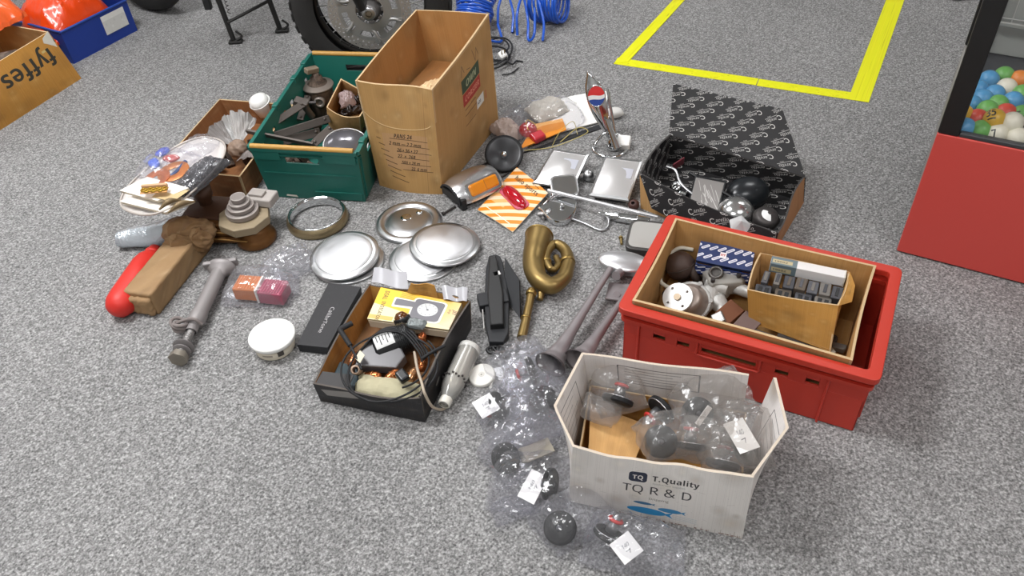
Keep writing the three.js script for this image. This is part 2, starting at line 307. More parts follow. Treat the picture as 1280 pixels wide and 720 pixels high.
// blue box with an orange bag in it
{
  const f = [[-1.835, 0, -3.374], [-1.646, 0, -3.676], [-1.976, 0, -3.882], [-2.165, 0, -3.58]], h = 0.145;
  const r = f.map((p) => [p[0], h, p[2]]);
  const t = thing('storage_box', 'deep blue open box with a white label, beside the fruit box', 'box', centre(f));
  openCarton(t, f, r, 0.005, bluePlastic, bluePlastic, bluePlastic);
  const P = (u, v) => [f[0][0] + (f[1][0] - f[0][0]) * u + 0.0025, v, f[0][2] + (f[1][2] - f[0][2]) * u + 0.0015];
  wpart(t, 'label', slab(P(0.56, 0.045), P(0.91, 0.045), P(0.91, 0.128), P(0.56, 0.128), 0.0008), MT(paint(128, 96, (x, w, h) => { x.fillStyle = '#cfcdc8'; x.fillRect(0, 0, w, h); x.fillStyle = '#dedcd6'; x.fillRect(0, h * 0.0, w, h * 0.28); speckle(x, w, h, 3, 60, ['#aaa', '#fff'], 1, 12, 0.2); }), 0.6), 'white label');
  wpart(t, 'rim', [rod(r[0], r[1], 0.005), rod(r[1], r[2], 0.005), rod(r[2], r[3], 0.005), rod(r[3], r[0], 0.005)], M(0x2a4a9c, 0.4));
  const bag = M(0xe2450f, 0.32, 0, { clearcoat: 0.4 });
  const g = xf(pillow(0.34, 0.3, 0.15, 41, { amp: 0.012, freq: 12, n: 44 }), [-1.915, 0.07, -3.6], [0, 1.0, 0]);
  single('plastic_bag', 'orange plastic bag filling the blue box', 'bag', g, bag);
  const g2 = xf(pillow(0.36, 0.3, 0.12, 44, { amp: 0.016, freq: 12, n: 36 }), [-2.12, 0.205, -3.33], [0, -0.6, 0.1]);
  single('plastic_bag', 'paler orange plastic bag slumped over the back of the fruit box', 'bag', g2, M(0xe8632e, 0.25, 0, { clearcoat: 0.5 }));
}
// motorcycle: rear wheel and centre stand are in view
{
  const t = thing('motorcycle', 'parked motorcycle with a drilled brake disc, only its lower wheel and stand in view', 'motorcycle', [-0.46, 0, -3.065]);
  const tyreMat = M(0x232221, 0.75), alloy = M(0xa9a8a6, 0.4, 0.7);
  const wheel = part(t, 'wheel', xf(new THREE.TorusGeometry(0.213, 0.012, 12, 72), [0, 0.31, 0]), M(0x4c4a48, 0.4, 0.8));
  const ty = lathe([[0.212, -0.055], [0.235, -0.066], [0.268, -0.066], [0.293, -0.05], [0.306, -0.022], [0.31, 0], [0.306, 0.022], [0.293, 0.05], [0.268, 0.066], [0.235, 0.066], [0.212, 0.055]], 72);
  part(wheel, 'tyre', xf(ty, [0, 0.31, 0], [Math.PI / 2, 0, 0]), tyreMat);
  const blocks = []; for (let i = 0; i < 40; i++) for (const s of [-1, 1]) { const a = i / 40 * Math.PI * 2 + (s > 0 ? 0.08 : 0); blocks.push(xf(rbox(0.032, 0.008, 0.03, 0.003, 1), [Math.cos(a) * 0.301, 0.31 + Math.sin(a) * 0.301, s * 0.03], [0, 0, a - Math.PI / 2])); }
  part(wheel, 'tyre_tread', blocks, tyreMat);
  const hole = (n, rad, r0, off = 0) => Array.from({ length: n }, (_, i) => circlePath(Math.cos(i / n * 6.2832 + off) * rad, Math.sin(i / n * 6.2832 + off) * rad, r0));
  const disc = new THREE.Shape(); disc.absarc(0, 0, 0.155, 0, Math.PI * 2); disc.holes.push(circlePath(0, 0, 0.118), ...hole(36, 0.147, 0.0034), ...hole(36, 0.137, 0.0034, 0.087), ...hole(36, 0.127, 0.0034));
  part(wheel, 'brake_disc', xf(new THREE.ExtrudeGeometry(disc, { depth: 0.005, bevelEnabled: false, curveSegments: 48 }), [0, 0.31, 0.075]), M(0xbab5b0, 0.4, 0.7));
  const car = []; for (let i = 0; i < 6; i++) { const a = i / 6 * 6.2832 + 0.4; car.push(tube([[Math.cos(a) * 0.07, 0.31 + Math.sin(a) * 0.07, 0.07], [Math.cos(a + 0.22) * 0.095, 0.31 + Math.sin(a + 0.22) * 0.095, 0.077], [Math.cos(a + 0.25) * 0.122, 0.31 + Math.sin(a + 0.25) * 0.122, 0.079]], 0.008, 16), xf(new THREE.CylinderGeometry(0.011, 0.011, 0.012, 16), [Math.cos(a + 0.25) * 0.12, 0.31 + Math.sin(a + 0.25) * 0.12, 0.079], [Math.PI / 2, 0, 0])); }
  const inn = new THREE.Shape(); inn.absarc(0, 0, 0.118, 0, Math.PI * 2);
  for (let i = 0; i < 6; i++) { const a = i / 6 * 6.2832, h = new THREE.Path(); for (let k = 0; k <= 8; k++) { const b = a + k / 8 * 0.75; (k ? h.lineTo : h.moveTo).call(h, Math.cos(b) * 0.106, Math.sin(b) * 0.106); } for (let k = 8; k >= 0; k--) { const b = a + k / 8 * 0.75; h.lineTo(Math.cos(b) * 0.084, Math.sin(b) * 0.084); } inn.holes.push(h); }
  inn.holes.push(circlePath(0, 0, 0.052));
  part(wheel, 'disc_carrier', [new THREE.ExtrudeGeometry(inn, { depth: 0.007, bevelEnabled: false, curveSegments: 40 }).translate(0, 0.31, 0.073), ...car], alloy);
  const hub = []; for (let i = 0; i < 8; i++) { const a = i / 8 * 6.2832; hub.push(xf(rbox(0.022, 0.034, 0.02, 0.005), [Math.cos(a) * 0.058, 0.31 + Math.sin(a) * 0.058, 0.06], [0, 0, a - Math.PI / 2])); }
  hub.push(xf(lathe([[0, 0.085], [0.014, 0.085], [0.014, 0.1], [0.024, 0.1], [0.03, 0.09], [0.036, 0.07], [0.05, 0.06], [0.06, 0.0], [0.05, -0.06], [0, -0.07]], 36), [0, 0.31, 0], [Math.PI / 2, 0, 0]));
  part(wheel, 'hub', hub, M(0x8f8d8c, 0.4, 0.7));
  const chromeSpoke = M(0xb9b9b6, 0.3, 0.9);
  for (let i = 0; i < 32; i++) { const a = i / 32 * 6.2832, b = a + (i % 2 ? 0.42 : -0.42), s = i % 4 < 2 ? 1 : -1; part(wheel, 'spoke', rod([Math.cos(b) * 0.058, 0.31 + Math.sin(b) * 0.058, s * 0.05], [Math.cos(a) * 0.208, 0.31 + Math.sin(a) * 0.208, s * 0.008], 0.0022, 0.0022, 6), chromeSpoke); }
  // swing arm, fork leg, mudguard and frame above the frame of the picture
  part(t, 'axle', [rod([0, 0.31, -0.14], [0, 0.31, 0.108], 0.009), xf(lathe([[0.012, 0], [0.024, 0], [0.026, 0.006], [0.022, 0.012], [0.012, 0.012]], 28), [0, 0.31, 0.1], [Math.PI / 2, 0, 0])], satin);
  for (const s of [-1, 1]) part(t, 'fork_leg', [rod([-0.05, 0.45, s * 0.12], [-0.34, 1.0, s * 0.11], 0.024), rod([-0.02, 0.33, s * 0.115], [-0.05, 0.45, s * 0.12], 0.014, 0.022)], black);
  // the rest of the machine stands behind, out of the picture's top edge
  const ang = Math.PI - Math.asin(0.59), al = (k, y) => [-1.17 * k, y, -0.855 * k], turn = [0, ang, 0];
  part(t, 'engine', xf(rbox(0.42, 0.34, 0.36, 0.06, 3), al(0.5, 0.6), turn), darkSteel); part(t, 'fuel_tank', xf(rbox(0.6, 0.28, 0.4, 0.12, 4), al(0.48, 0.98), turn), M(0x2b3036, 0.3));
  part(t, 'seat', xf(rbox(0.7, 0.14, 0.3, 0.06, 3), al(0.95, 0.92), turn), rubber); part(t, 'fairing', xf(rbox(0.36, 0.5, 0.42, 0.1, 3), al(0.2, 0.95), turn), M(0x2b3036, 0.3));
  const rear = part(t, 'rear_wheel', xf(new THREE.TorusGeometry(0.213, 0.012, 12, 60), al(1, 0.31), turn), M(0x4c4a48, 0.4, 0.8));
  part(rear, 'tyre', lathe([[0.212, -0.055], [0.235, -0.066], [0.268, -0.066], [0.293, -0.05], [0.306, -0.022], [0.31, 0], [0.306, 0.022], [0.293, 0.05], [0.268, 0.066], [0.235, 0.066], [0.212, 0.055]], 60).rotateX(Math.PI / 2).rotateY(ang).translate(...al(1, 0.31)), tyreMat);
  part(rear, 'rear_hub', xf(new THREE.CylinderGeometry(0.05, 0.05, 0.1, 24).rotateX(Math.PI / 2), al(1, 0.31), turn), darkSteel);
  const sp = V(...al(1, 0)).normalize(), rs = []; for (let i = 0; i < 12; i++) { const q = i / 12 * Math.PI * 2; rs.push(rod(V(...al(1, 0.31)).addScaledVector(sp, Math.cos(q) * 0.045).add(V(0, Math.sin(q) * 0.045, 0)), V(...al(1, 0.31)).addScaledVector(sp, Math.cos(q) * 0.21).add(V(0, Math.sin(q) * 0.21, 0)), 0.004, 0.004, 6)); } for (const g of rs) part(rear, 'spoke', g, darkSteel);
  const standMat = M(0x2b2a29, 0.5, 0.4), foot = (p) => [p[0] + 0.46, 0.012, p[2] + 3.065];
  for (const [a, b, s] of [[[-1.154, 0, -3.468], [-1.19, 0.42, -3.49], 1], [[-0.9604, 0, -3.549], [-1.02, 0.42, -3.6], 1]]) {
    const p = foot(a), q = [b[0] + 0.46, b[1], b[2] + 3.065];
    const leg = part(t, 'stand_leg', rod(p, q, 0.011, 0.013, 14), standMat);
    part(leg, 'stand_foot', [xf(rbox(0.06, 0.012, 0.035, 0.004), [p[0] + 0.008, 0.008, p[2]]), tube([[p[0] + 0.008, 0.012, p[2] + 0.01], [p[0] + 0.04, 0.03, p[2]], [p[0] + 0.02, 0.055, p[2]]], 0.005, 16)], standMat);
  }
  part(t, 'stand_crossbar', rod([-1.153 + 0.46, 0.1, -3.46 + 3.065], [-0.985 + 0.46, 0.14, -3.56 + 3.065], 0.007), standMat);
  part(t, 'stand_spring', tube(Array.from({ length: 60 }, (_, i) => [-1.135 + 0.46 + 0.006 * Math.cos(i * 0.9), 0.14 + i * 0.0025, -3.46 + 3.065 + 0.006 * Math.sin(i * 0.9)]), 0.0018, 240, 5), darkSteel);
  part(t, 'side_bracket', [xf(rbox(0.03, 0.05, 0.03, 0.005), [-1.215 + 0.46, 0.19, -3.46 + 3.065])], black);
}
// blue coiled air hoses
{
  const hose = new THREE.MeshPhysicalMaterial({ color: 0x1c58c4, roughness: 0.28, clearcoat: 0.5 });
  const coil = (label, c, ax, r, turns, pitch, seed, extra) => {
    const rr = rng(seed), x = A(ax).normalize(), e = V(0, 1, 0).addScaledVector(x, -x.y).normalize(), f = x.clone().cross(e), pts = [];
    const n = turns * 14; let jr = 1;
    for (let i = 0; i <= n; i++) { if (i % 14 === 0) jr = 0.9 + 0.2 * rr(); const a = i / 14 * 6.2832, s = (i / n - 0.5) * turns * pitch, R = r * (0.96 + 0.05 * Math.sin(i * 0.37 + seed)); pts.push(A(c).addScaledVector(x, s + 0.003 * Math.sin(i)).addScaledVector(e, Math.cos(a) * R).addScaledVector(f, Math.sin(a) * R)); }
    const t = thing('air_hose', label, 'hose', [c[0], 0, c[2]], 0, 'coiled air hoses');
    wpart(t, 'hose_coil', tube(pts, 0.0058, n * 2, 8), hose);
    wpart(t, 'loose_loop', extra.map((p) => tube(p, 0.0058, 60, 8)), hose);
    wpart(t, 'coupling', [rod(pts[n], pts[n].clone().add(V(0.02, 0.01, 0.03)), 0.008), rod(pts[n].clone().add(V(0.02, 0.01, 0.03)), pts[n].clone().add(V(0.03, 0.012, 0.05)), 0.005)], brass);
    return t;
  };
  coil('tight blue air hose coil behind the tall cardboard box', [-0.075, 0.085, -3.46], [0.25, 0.75, -0.62], 0.082, 9, 0.013, 3,
    [[[0.02, 0.02, -3.42], [0.03, 0.09, -3.46], [0.065, 0.13, -3.5], [0.09, 0.06, -3.45], [0.08, 0.008, -3.36]], [[-0.06, 0.01, -3.3], [-0.02, 0.03, -3.25], [0.03, 0.012, -3.28], [0.02, 0.04, -3.38]]]);
  coil('blue air hose coil lying on its side, right of the other coil', [0.25, 0.09, -3.46], [1, 0.1, 0.45], 0.085, 10, 0.0135, 8,
    [[[0.1, 0.012, -3.32], [0.105, 0.09, -3.36], [0.135, 0.14, -3.42], [0.15, 0.06, -3.36], [0.145, 0.008, -3.28], [0.17, 0.04, -3.26], [0.18, 0.12, -3.34]], [[0.2, 0.13, -3.4], [0.215, 0.06, -3.32], [0.205, 0.008, -3.26]]]);
  // black cable with a white plug
  const t = thing('power_cable', 'loosely coiled black cable with a white plug beside the tall cardboard box', 'cable', [0.02, 0, -3.15]), pts = [];
  for (let i = 0; i <= 70; i++) { const a = i / 70 * 6.2832 * 4.2, R = 0.07 + 0.015 * Math.sin(a * 0.63); pts.push([0.0 + R * Math.cos(a) * 0.85, 0.008 + 0.03 * (i / 70) + 0.006 * Math.sin(a * 1.7), -3.16 + R * 1.25 * Math.sin(a) + 0.03 * Math.sin(a * 0.4)]); }
  wpart(t, 'cable', tube(pts, 0.0036, 320, 7), rubber);
  wpart(t, 'loose_end', [tube([pts[70], [0.06, 0.02, -3.05], [0.085, 0.006, -3.1], [0.11, 0.005, -3.09]], 0.0036, 40, 7), tube([[0.02, 0.006, -2.99], [0.06, 0.006, -3.0], [0.09, 0.006, -3.04]], 0.003, 30, 6)], rubber);
  const pl = wpart(t, 'plug', xf(rbox(0.032, 0.026, 0.036, 0.008, 3), [0.03, 0.04, -3.09], [0.4, 0.5, 0.2]), white, 'white plug');
  wpart(pl, 'pin', [xf(rbox(0.005, 0.018, 0.003, 0.0008), [0.038, 0.058, -3.083]), xf(rbox(0.004, 0.016, 0.003, 0.0008), [0.026, 0.058, -3.078]), xf(rbox(0.004, 0.016, 0.003, 0.0008), [0.03, 0.056, -3.098])], brass);
}
// white bag at the top edge
single('crumpled_bag', 'white crumpled bag on the carpet at the top right edge', 'bag', xf(pillow(0.22, 0.2, 0.07, 61, { amp: 0.012, freq: 22 }), [2.109, 0, -3.476]), paper);

// ball machine
{
  const u = V(0.8525, 0, 0.5227), d = V(0.5227, 0, -0.8525), o = V(1.122, 0, -1.768), W = 0.95, D = 0.6, H = 0.4;
  const q = (a, y, b) => o.clone().addScaledVector(u, a).addScaledVector(d, b).setY(y);
  const t = thing('ball_machine', 'red and black cabinet with a glazed front holding numbered balls', 'ball machine', [o.x, 0, o.z]);
  const red = M(0xcb4a42, 0.45), frameMat = M(0x171717, 0.4);
  const yaw = -Math.atan2(0.5227, 0.8525);
  const bx = (a0, a1, y0, y1, b0, b1, r = 0.004) => { const c = q((a0 + a1) / 2, (y0 + y1) / 2, (b0 + b1) / 2); return xf(rbox(a1 - a0, y1 - y0, b1 - b0, r), [c.x, c.y, c.z], [0, yaw, 0]); };
  wpart(t, 'front_panel', bx(0, W, 0.004, H, 0, 0.018), red);
  for (const a of [0.002, W - 0.018]) wpart(t, 'side_panel', bx(a, a + 0.016, 0.004, H - 0.002, 0.019, D), a < 0.1 ? M(0x8d8a86, 0.5) : red);
  wpart(t, 'back_panel', bx(0.018, W - 0.018, 0.004, 1.4, D - 0.016, D), frameMat);
  wpart(t, 'ball_tray', bx(0.018, W - 0.018, H - 0.044, H - 0.025, 0.019, D - 0.017), M(0x34363a, 0.5));
  wpart(t, 'sill', bx(0.05, W - 0.05, H - 0.001, H + 0.012, 0.002, 0.02), M(0x3a3a3c, 0.4));
  for (const [a, b] of [[0, 0], [W - 0.05, 0], [0, D - 0.067], [W - 0.05, D - 0.067]]) wpart(t, 'post', bx(a, a + 0.05, H + 0.001, 1.4, b, b + 0.05), frameMat);
  wpart(t, 'top_panel', bx(0, W, 1.401, 1.6, 0, D), red);
  wpart(t, 'glass_pane', slab(q(0.05, H + 0.012, 0.012), q(W - 0.05, H + 0.012, 0.012), q(W - 0.05, 1.4, 0.012), q(0.05, 1.4, 0.012), 0.0), clearPlastic);
  wpart(t, 'glass_pane', slab(q(0.012, H + 0.002, 0.05), q(0.012, H + 0.002, D - 0.067), q(0.012, 1.4, D - 0.067), q(0.012, 1.4, 0.05), 0.0), clearPlastic);
  const wire = M(0xc9c9c6, 0.4, 0.5), grid = [];
  for (let i = 0; i <= 22; i++) grid.push(rod(q(0.06 + i * 0.0375, H + 0.09, 0.53), q(0.06 + i * 0.0375, 1.38, 0.53), 0.0016, 0.0016, 5));
  for (let i = 0; i <= 10; i++) grid.push(rod(q(0.055, H + 0.1 + i * 0.11, 0.53), q(W - 0.055, H + 0.1 + i * 0.11, 0.53), 0.0016, 0.0016, 5));
  wpart(t, 'wire_grid', grid, wire);
  wpart(t, 'back_board', bx(0.05, W - 0.05, H - 0.02, 1.39, 0.555, 0.561), M(0x9a9d98, 0.7));
  wpart(t, 'shelf_lip', bx(0.05, W - 0.05, H + 0.075, H + 0.09, 0.525, 0.535), M(0xa9aaa6, 0.4, 0.4));
  // balls
  const cols = { blue: 0x4a92c0, green: 0x62a34c, white: 0xded9c6, yellow: 0xd2a524, red: 0xc8412c, orange: 0xd77d2a };
  const ballMat = (c, n) => n ? MT(paint(256, 128, (x, w, h) => { x.fillStyle = '#' + cols[c].toString(16).padStart(6, '0'); x.fillRect(0, 0, w, h); x.fillStyle = '#151515'; x.font = 'bold 46px sans-serif'; x.textAlign = 'center'; x.textBaseline = 'middle'; x.save(); x.translate(w / 2, h / 2); x.scale(0.75, 1); x.fillText(n, 0, 0); x.fillRect(-24, 23, 48, 5); x.restore(); }), 0.35) : M(cols[c], 0.38);
  const plainMats = Object.fromEntries(Object.keys(cols).map((k) => [k, ballMat(k)]));
  const sphere = new THREE.SphereGeometry(0.027, 28, 18);
  const place = [[[1.195, 0.405, -1.775], 'blue', '', 'front left corner, beside the post'], [[1.229, 0.405, -1.759], 'green', '', 'front row, left of the white ball'], [[1.261, 0.405, -1.74], 'white', '7', 'front row, marked 7'], [[1.3, 0.405, -1.716], 'white', '', 'front row, right of the ball marked 7'],
    [[1.207, 0.416, -1.823], 'yellow', '2', 'by the post, with a dark mark'], [[1.238, 0.411, -1.803], 'red', '', 'second row, above the green one'], [[1.259, 0.431, -1.767], 'yellow', '35', 'second row, marked 35'], [[1.294, 0.431, -1.746], 'white', '', 'second row, right of the yellow 35'],
    [[1.262, 0.405, -1.884], 'blue', '', 'third row, just right of the post'], [[1.278, 0.416, -1.834], 'green', '', 'third row, behind the yellow 35'], [[1.315, 0.416, -1.812], 'red', '', 'third row, behind the cream one'], [[1.351, 0.416, -1.799], 'green', '5', 'third row at the photo edge, marked 5'],
    [[1.303, 0.406, -1.906], 'blue', '', 'fourth row, paler and in the middle'], [[1.328, 0.406, -1.873], 'green', '', 'fourth row, second from left'], [[1.374, 0.406, -1.884], 'blue', '', 'fourth row, large near the photo edge'],
    [[1.314, 0.406, -1.957], 'blue', '', 'back row, leftmost'], [[1.345, 0.406, -1.926], 'blue', '', 'back row, second from the post'], [[1.416, 0.406, -1.916], 'green', '', 'back row, at the photo edge'], [[1.392, 0.406, -1.955], 'white', '', 'far back, under the wire grid'], [[1.367, 0.406, -2.004], 'blue', '', 'furthest left under the wire grid'], [[1.417, 0.406, -2.019], 'green', '', 'furthest back, green'], [[1.446, 0.406, -1.992], 'orange', '', 'furthest back, orange']];
  for (const [p, c, n, where] of place) {
    const m = part(scene, numbered('numbered_ball'), sphere, n ? ballMat(c, n) : plainMats[c]); m.position.set(p[0], p[1], p[2]);
    m.rotation.set(0.55, Math.PI * 1.5 - 0.6, n === '35' ? 1.2 : 0.5, 'YXZ'); tag(m, `${c === 'white' ? 'cream white' : c} ball in the cabinet, ${where}`, 'ball', 'balls in the cabinet');
  }
}

// ---------- cartons and crates of the spread ----------
// tall cardboard box
{
  const front = card('#bd935a', 51, (x, w, h) => {
    x.strokeStyle = '#e6c896'; x.lineWidth = 5; x.beginPath(); x.moveTo(w * 0.03, h * 0.27); x.bezierCurveTo(w * 0.2, h * 0.43, w * 0.8, h * 0.42, w * 0.93, h * 0.33); x.stroke();
    x.strokeStyle = '#7c5a33'; x.lineWidth = 2; x.beginPath(); x.moveTo(w * 0.03, h * 0.28); x.bezierCurveTo(w * 0.2, h * 0.44, w * 0.8, h * 0.43, w * 0.93, h * 0.34); x.stroke();
    x.fillStyle = 'rgba(190,150,125,.35)'; x.fillRect(w * 0.22, h * 0.44, w * 0.64, h * 0.33);
    x.fillStyle = '#2e1f14'; x.strokeStyle = '#4c3520'; x.lineWidth = 4; x.font = 'italic 40px sans-serif';
    const row = (s, a, y, sz = 38) => { x.font = `italic bold ${sz}px sans-serif`; x.save(); x.translate(w * a, h * y); x.rotate(0.01); x.fillText(s, 0, 0); x.restore(); };
    row('PANS 24', 0.38, 0.478, 42); row('2 mm — 2.2 mm', 0.3, 0.545); row('26 • 36 • 22', 0.4, 0.605); row('22  ×  268', 0.4, 0.66); row('500 × 28 m', 0.45, 0.715, 34); row('22  6 mm', 0.58, 0.77, 34);
    for (let i = 0; i < 6; i++) { const y = h * (0.485 + i * 0.057); x.beginPath(); x.moveTo(w * (i === 0 ? 0.32 : 0.36 + i * 0.02), y); x.lineTo(w * (0.86 + 0.02 * (i % 3)), y + 6); x.stroke(); }
    x.fillStyle = '#5b4028'; for (let i = 0; i < 8; i++) { x.save(); x.translate(w * (0.13 + i * 0.02), h * (0.485 + i * 0.052)); x.rotate(0.22); x.fillRect(0, 0, 40 + 18 * i, 6); x.restore(); }
    x.strokeStyle = 'rgba(110,75,40,.5)'; x.lineWidth = 3; x.beginPath(); x.moveTo(w * 0.8, h); x.lineTo(w * 0.86, 0); x.stroke();
  }, 640, 800);
  const right = card('#b58a54', 52, (x, w, h) => {
    const skew = (cx, cy, ww, hh, fill, txt, ts, tc) => { x.save(); x.translate(w * cx, h * cy); x.transform(1, 0, 0, 1, 0, 0); x.fillStyle = fill; x.fillRect(0, 0, ww, hh); x.fillStyle = tc; x.font = `italic bold ${ts}px sans-serif`; x.textBaseline = 'middle'; x.textAlign = 'center'; x.fillText(txt, ww / 2, hh / 2 + 2); x.restore(); };
    skew(0.40, 0.215, 245, 88, '#3c4a36', 'OWN', 62, '#a9ad8a'); skew(0.40, 0.335, 245, 88, '#a4382e', 'CORSIER', 50, '#d98a72');
    x.strokeStyle = '#3c4a36'; x.lineWidth = 5; x.strokeRect(w * 0.4, h * 0.215, 245, 88);
    x.fillStyle = '#6b4a2c'; x.fillRect(w * 0.42, h * 0.48, 150, 6); x.fillRect(w * 0.42, h * 0.535, 210, 6); x.fillRect(w * 0.42, h * 0.63, 140, 5); x.fillRect(w * 0.52, h * 0.47, 60, 4);
    x.fillStyle = '#d9d6cf'; x.fillRect(w * 0.62, h * 0.52, 105, 74); x.fillStyle = '#555'; x.font = 'bold 30px sans-serif'; x.fillText('A20', w * 0.63, h * 0.52 + 48); x.fillStyle = '#b6453a'; x.fillRect(w * 0.79, h * 0.54, 8, 60);
    x.strokeStyle = 'rgba(70,55,45,.75)'; x.lineWidth = 4; x.beginPath(); x.moveTo(w * 0.41, h * 0.18); x.lineTo(w * 0.43, h * 0.1); x.lineTo(w * 0.46, h * 0.17); x.moveTo(w * 0.5, h * 0.17); x.lineTo(w * 0.56, h * 0.19); x.moveTo(w * 0.62, h * 0.08); x.lineTo(w * 0.66, h * 0.19); x.lineTo(w * 0.69, h * 0.1); x.lineTo(w * 0.72, h * 0.17); x.stroke();
    x.fillStyle = 'rgba(245,230,205,.25)'; x.fillRect(0, 0, w, 16); x.fillRect(0, 0, 14, h * 0.3);
  }, 800, 800);
  const f = [[-0.421, 0.001, -2.288], [-0.208, 0.001, -2.212], [-0.005, 0.001, -2.63], [-0.218, 0.001, -2.706]];
  const r = [[-0.425, 0.415, -2.244], [-0.193, 0.407, -2.172], [-0.012, 0.42, -2.636], [-0.26, 0.42, -2.71]];
  const t = thing('cardboard_box', 'tall open cardboard box with handwriting on its front and a green and red label', 'cardboard box', centre(f));
  openCarton(t, f, r, 0.006, [MT(front, 0.85), MT(right, 0.85), cardPlain, cardPlain], MT(card('#b4834b', 53), 0.88), cardEdge, {
    nu: 20, nv: 14, bend: (i, u, v) => i === 0 ? 0.014 * Math.sin(u * Math.PI) * (1 - v) + 0.004 * Math.sin(u * 7) * v - 0.016 * Math.sin(u * Math.PI) * v * v : 0.01 * Math.sin(u * Math.PI) * Math.sin(v * 2.6),
    top: (i, u) => i === 0 ? 1 - 0.035 * Math.sin(u * Math.PI) * (1 - u * 0.3) : 1 });
  const ins = thing('cardboard_sheet', 'brown cardboard sheet lying flat inside the tall cardboard box', 'cardboard', [-0.21, 0.235, -2.46]);
  wpart(ins, 'sheet', slab([-0.4, 0.235, -2.29], [-0.225, 0.23, -2.228], [-0.038, 0.255, -2.61], [-0.225, 0.255, -2.672], 0.005, { nu: 8, nv: 8, bend: (u, v) => 0.006 * Math.sin(v * 5) }), cardDark);
  single('crumpled_paper', 'crumpled pale paper tucked inside the tall cardboard box', 'paper', xf(pillow(0.11, 0.1, 0.05, 71, { amp: 0.01, freq: 30 }), [-0.205, 0.256, -2.36], [0, 0.4, 0]), MT(card('#d8b98e', 54), 0.8));
}
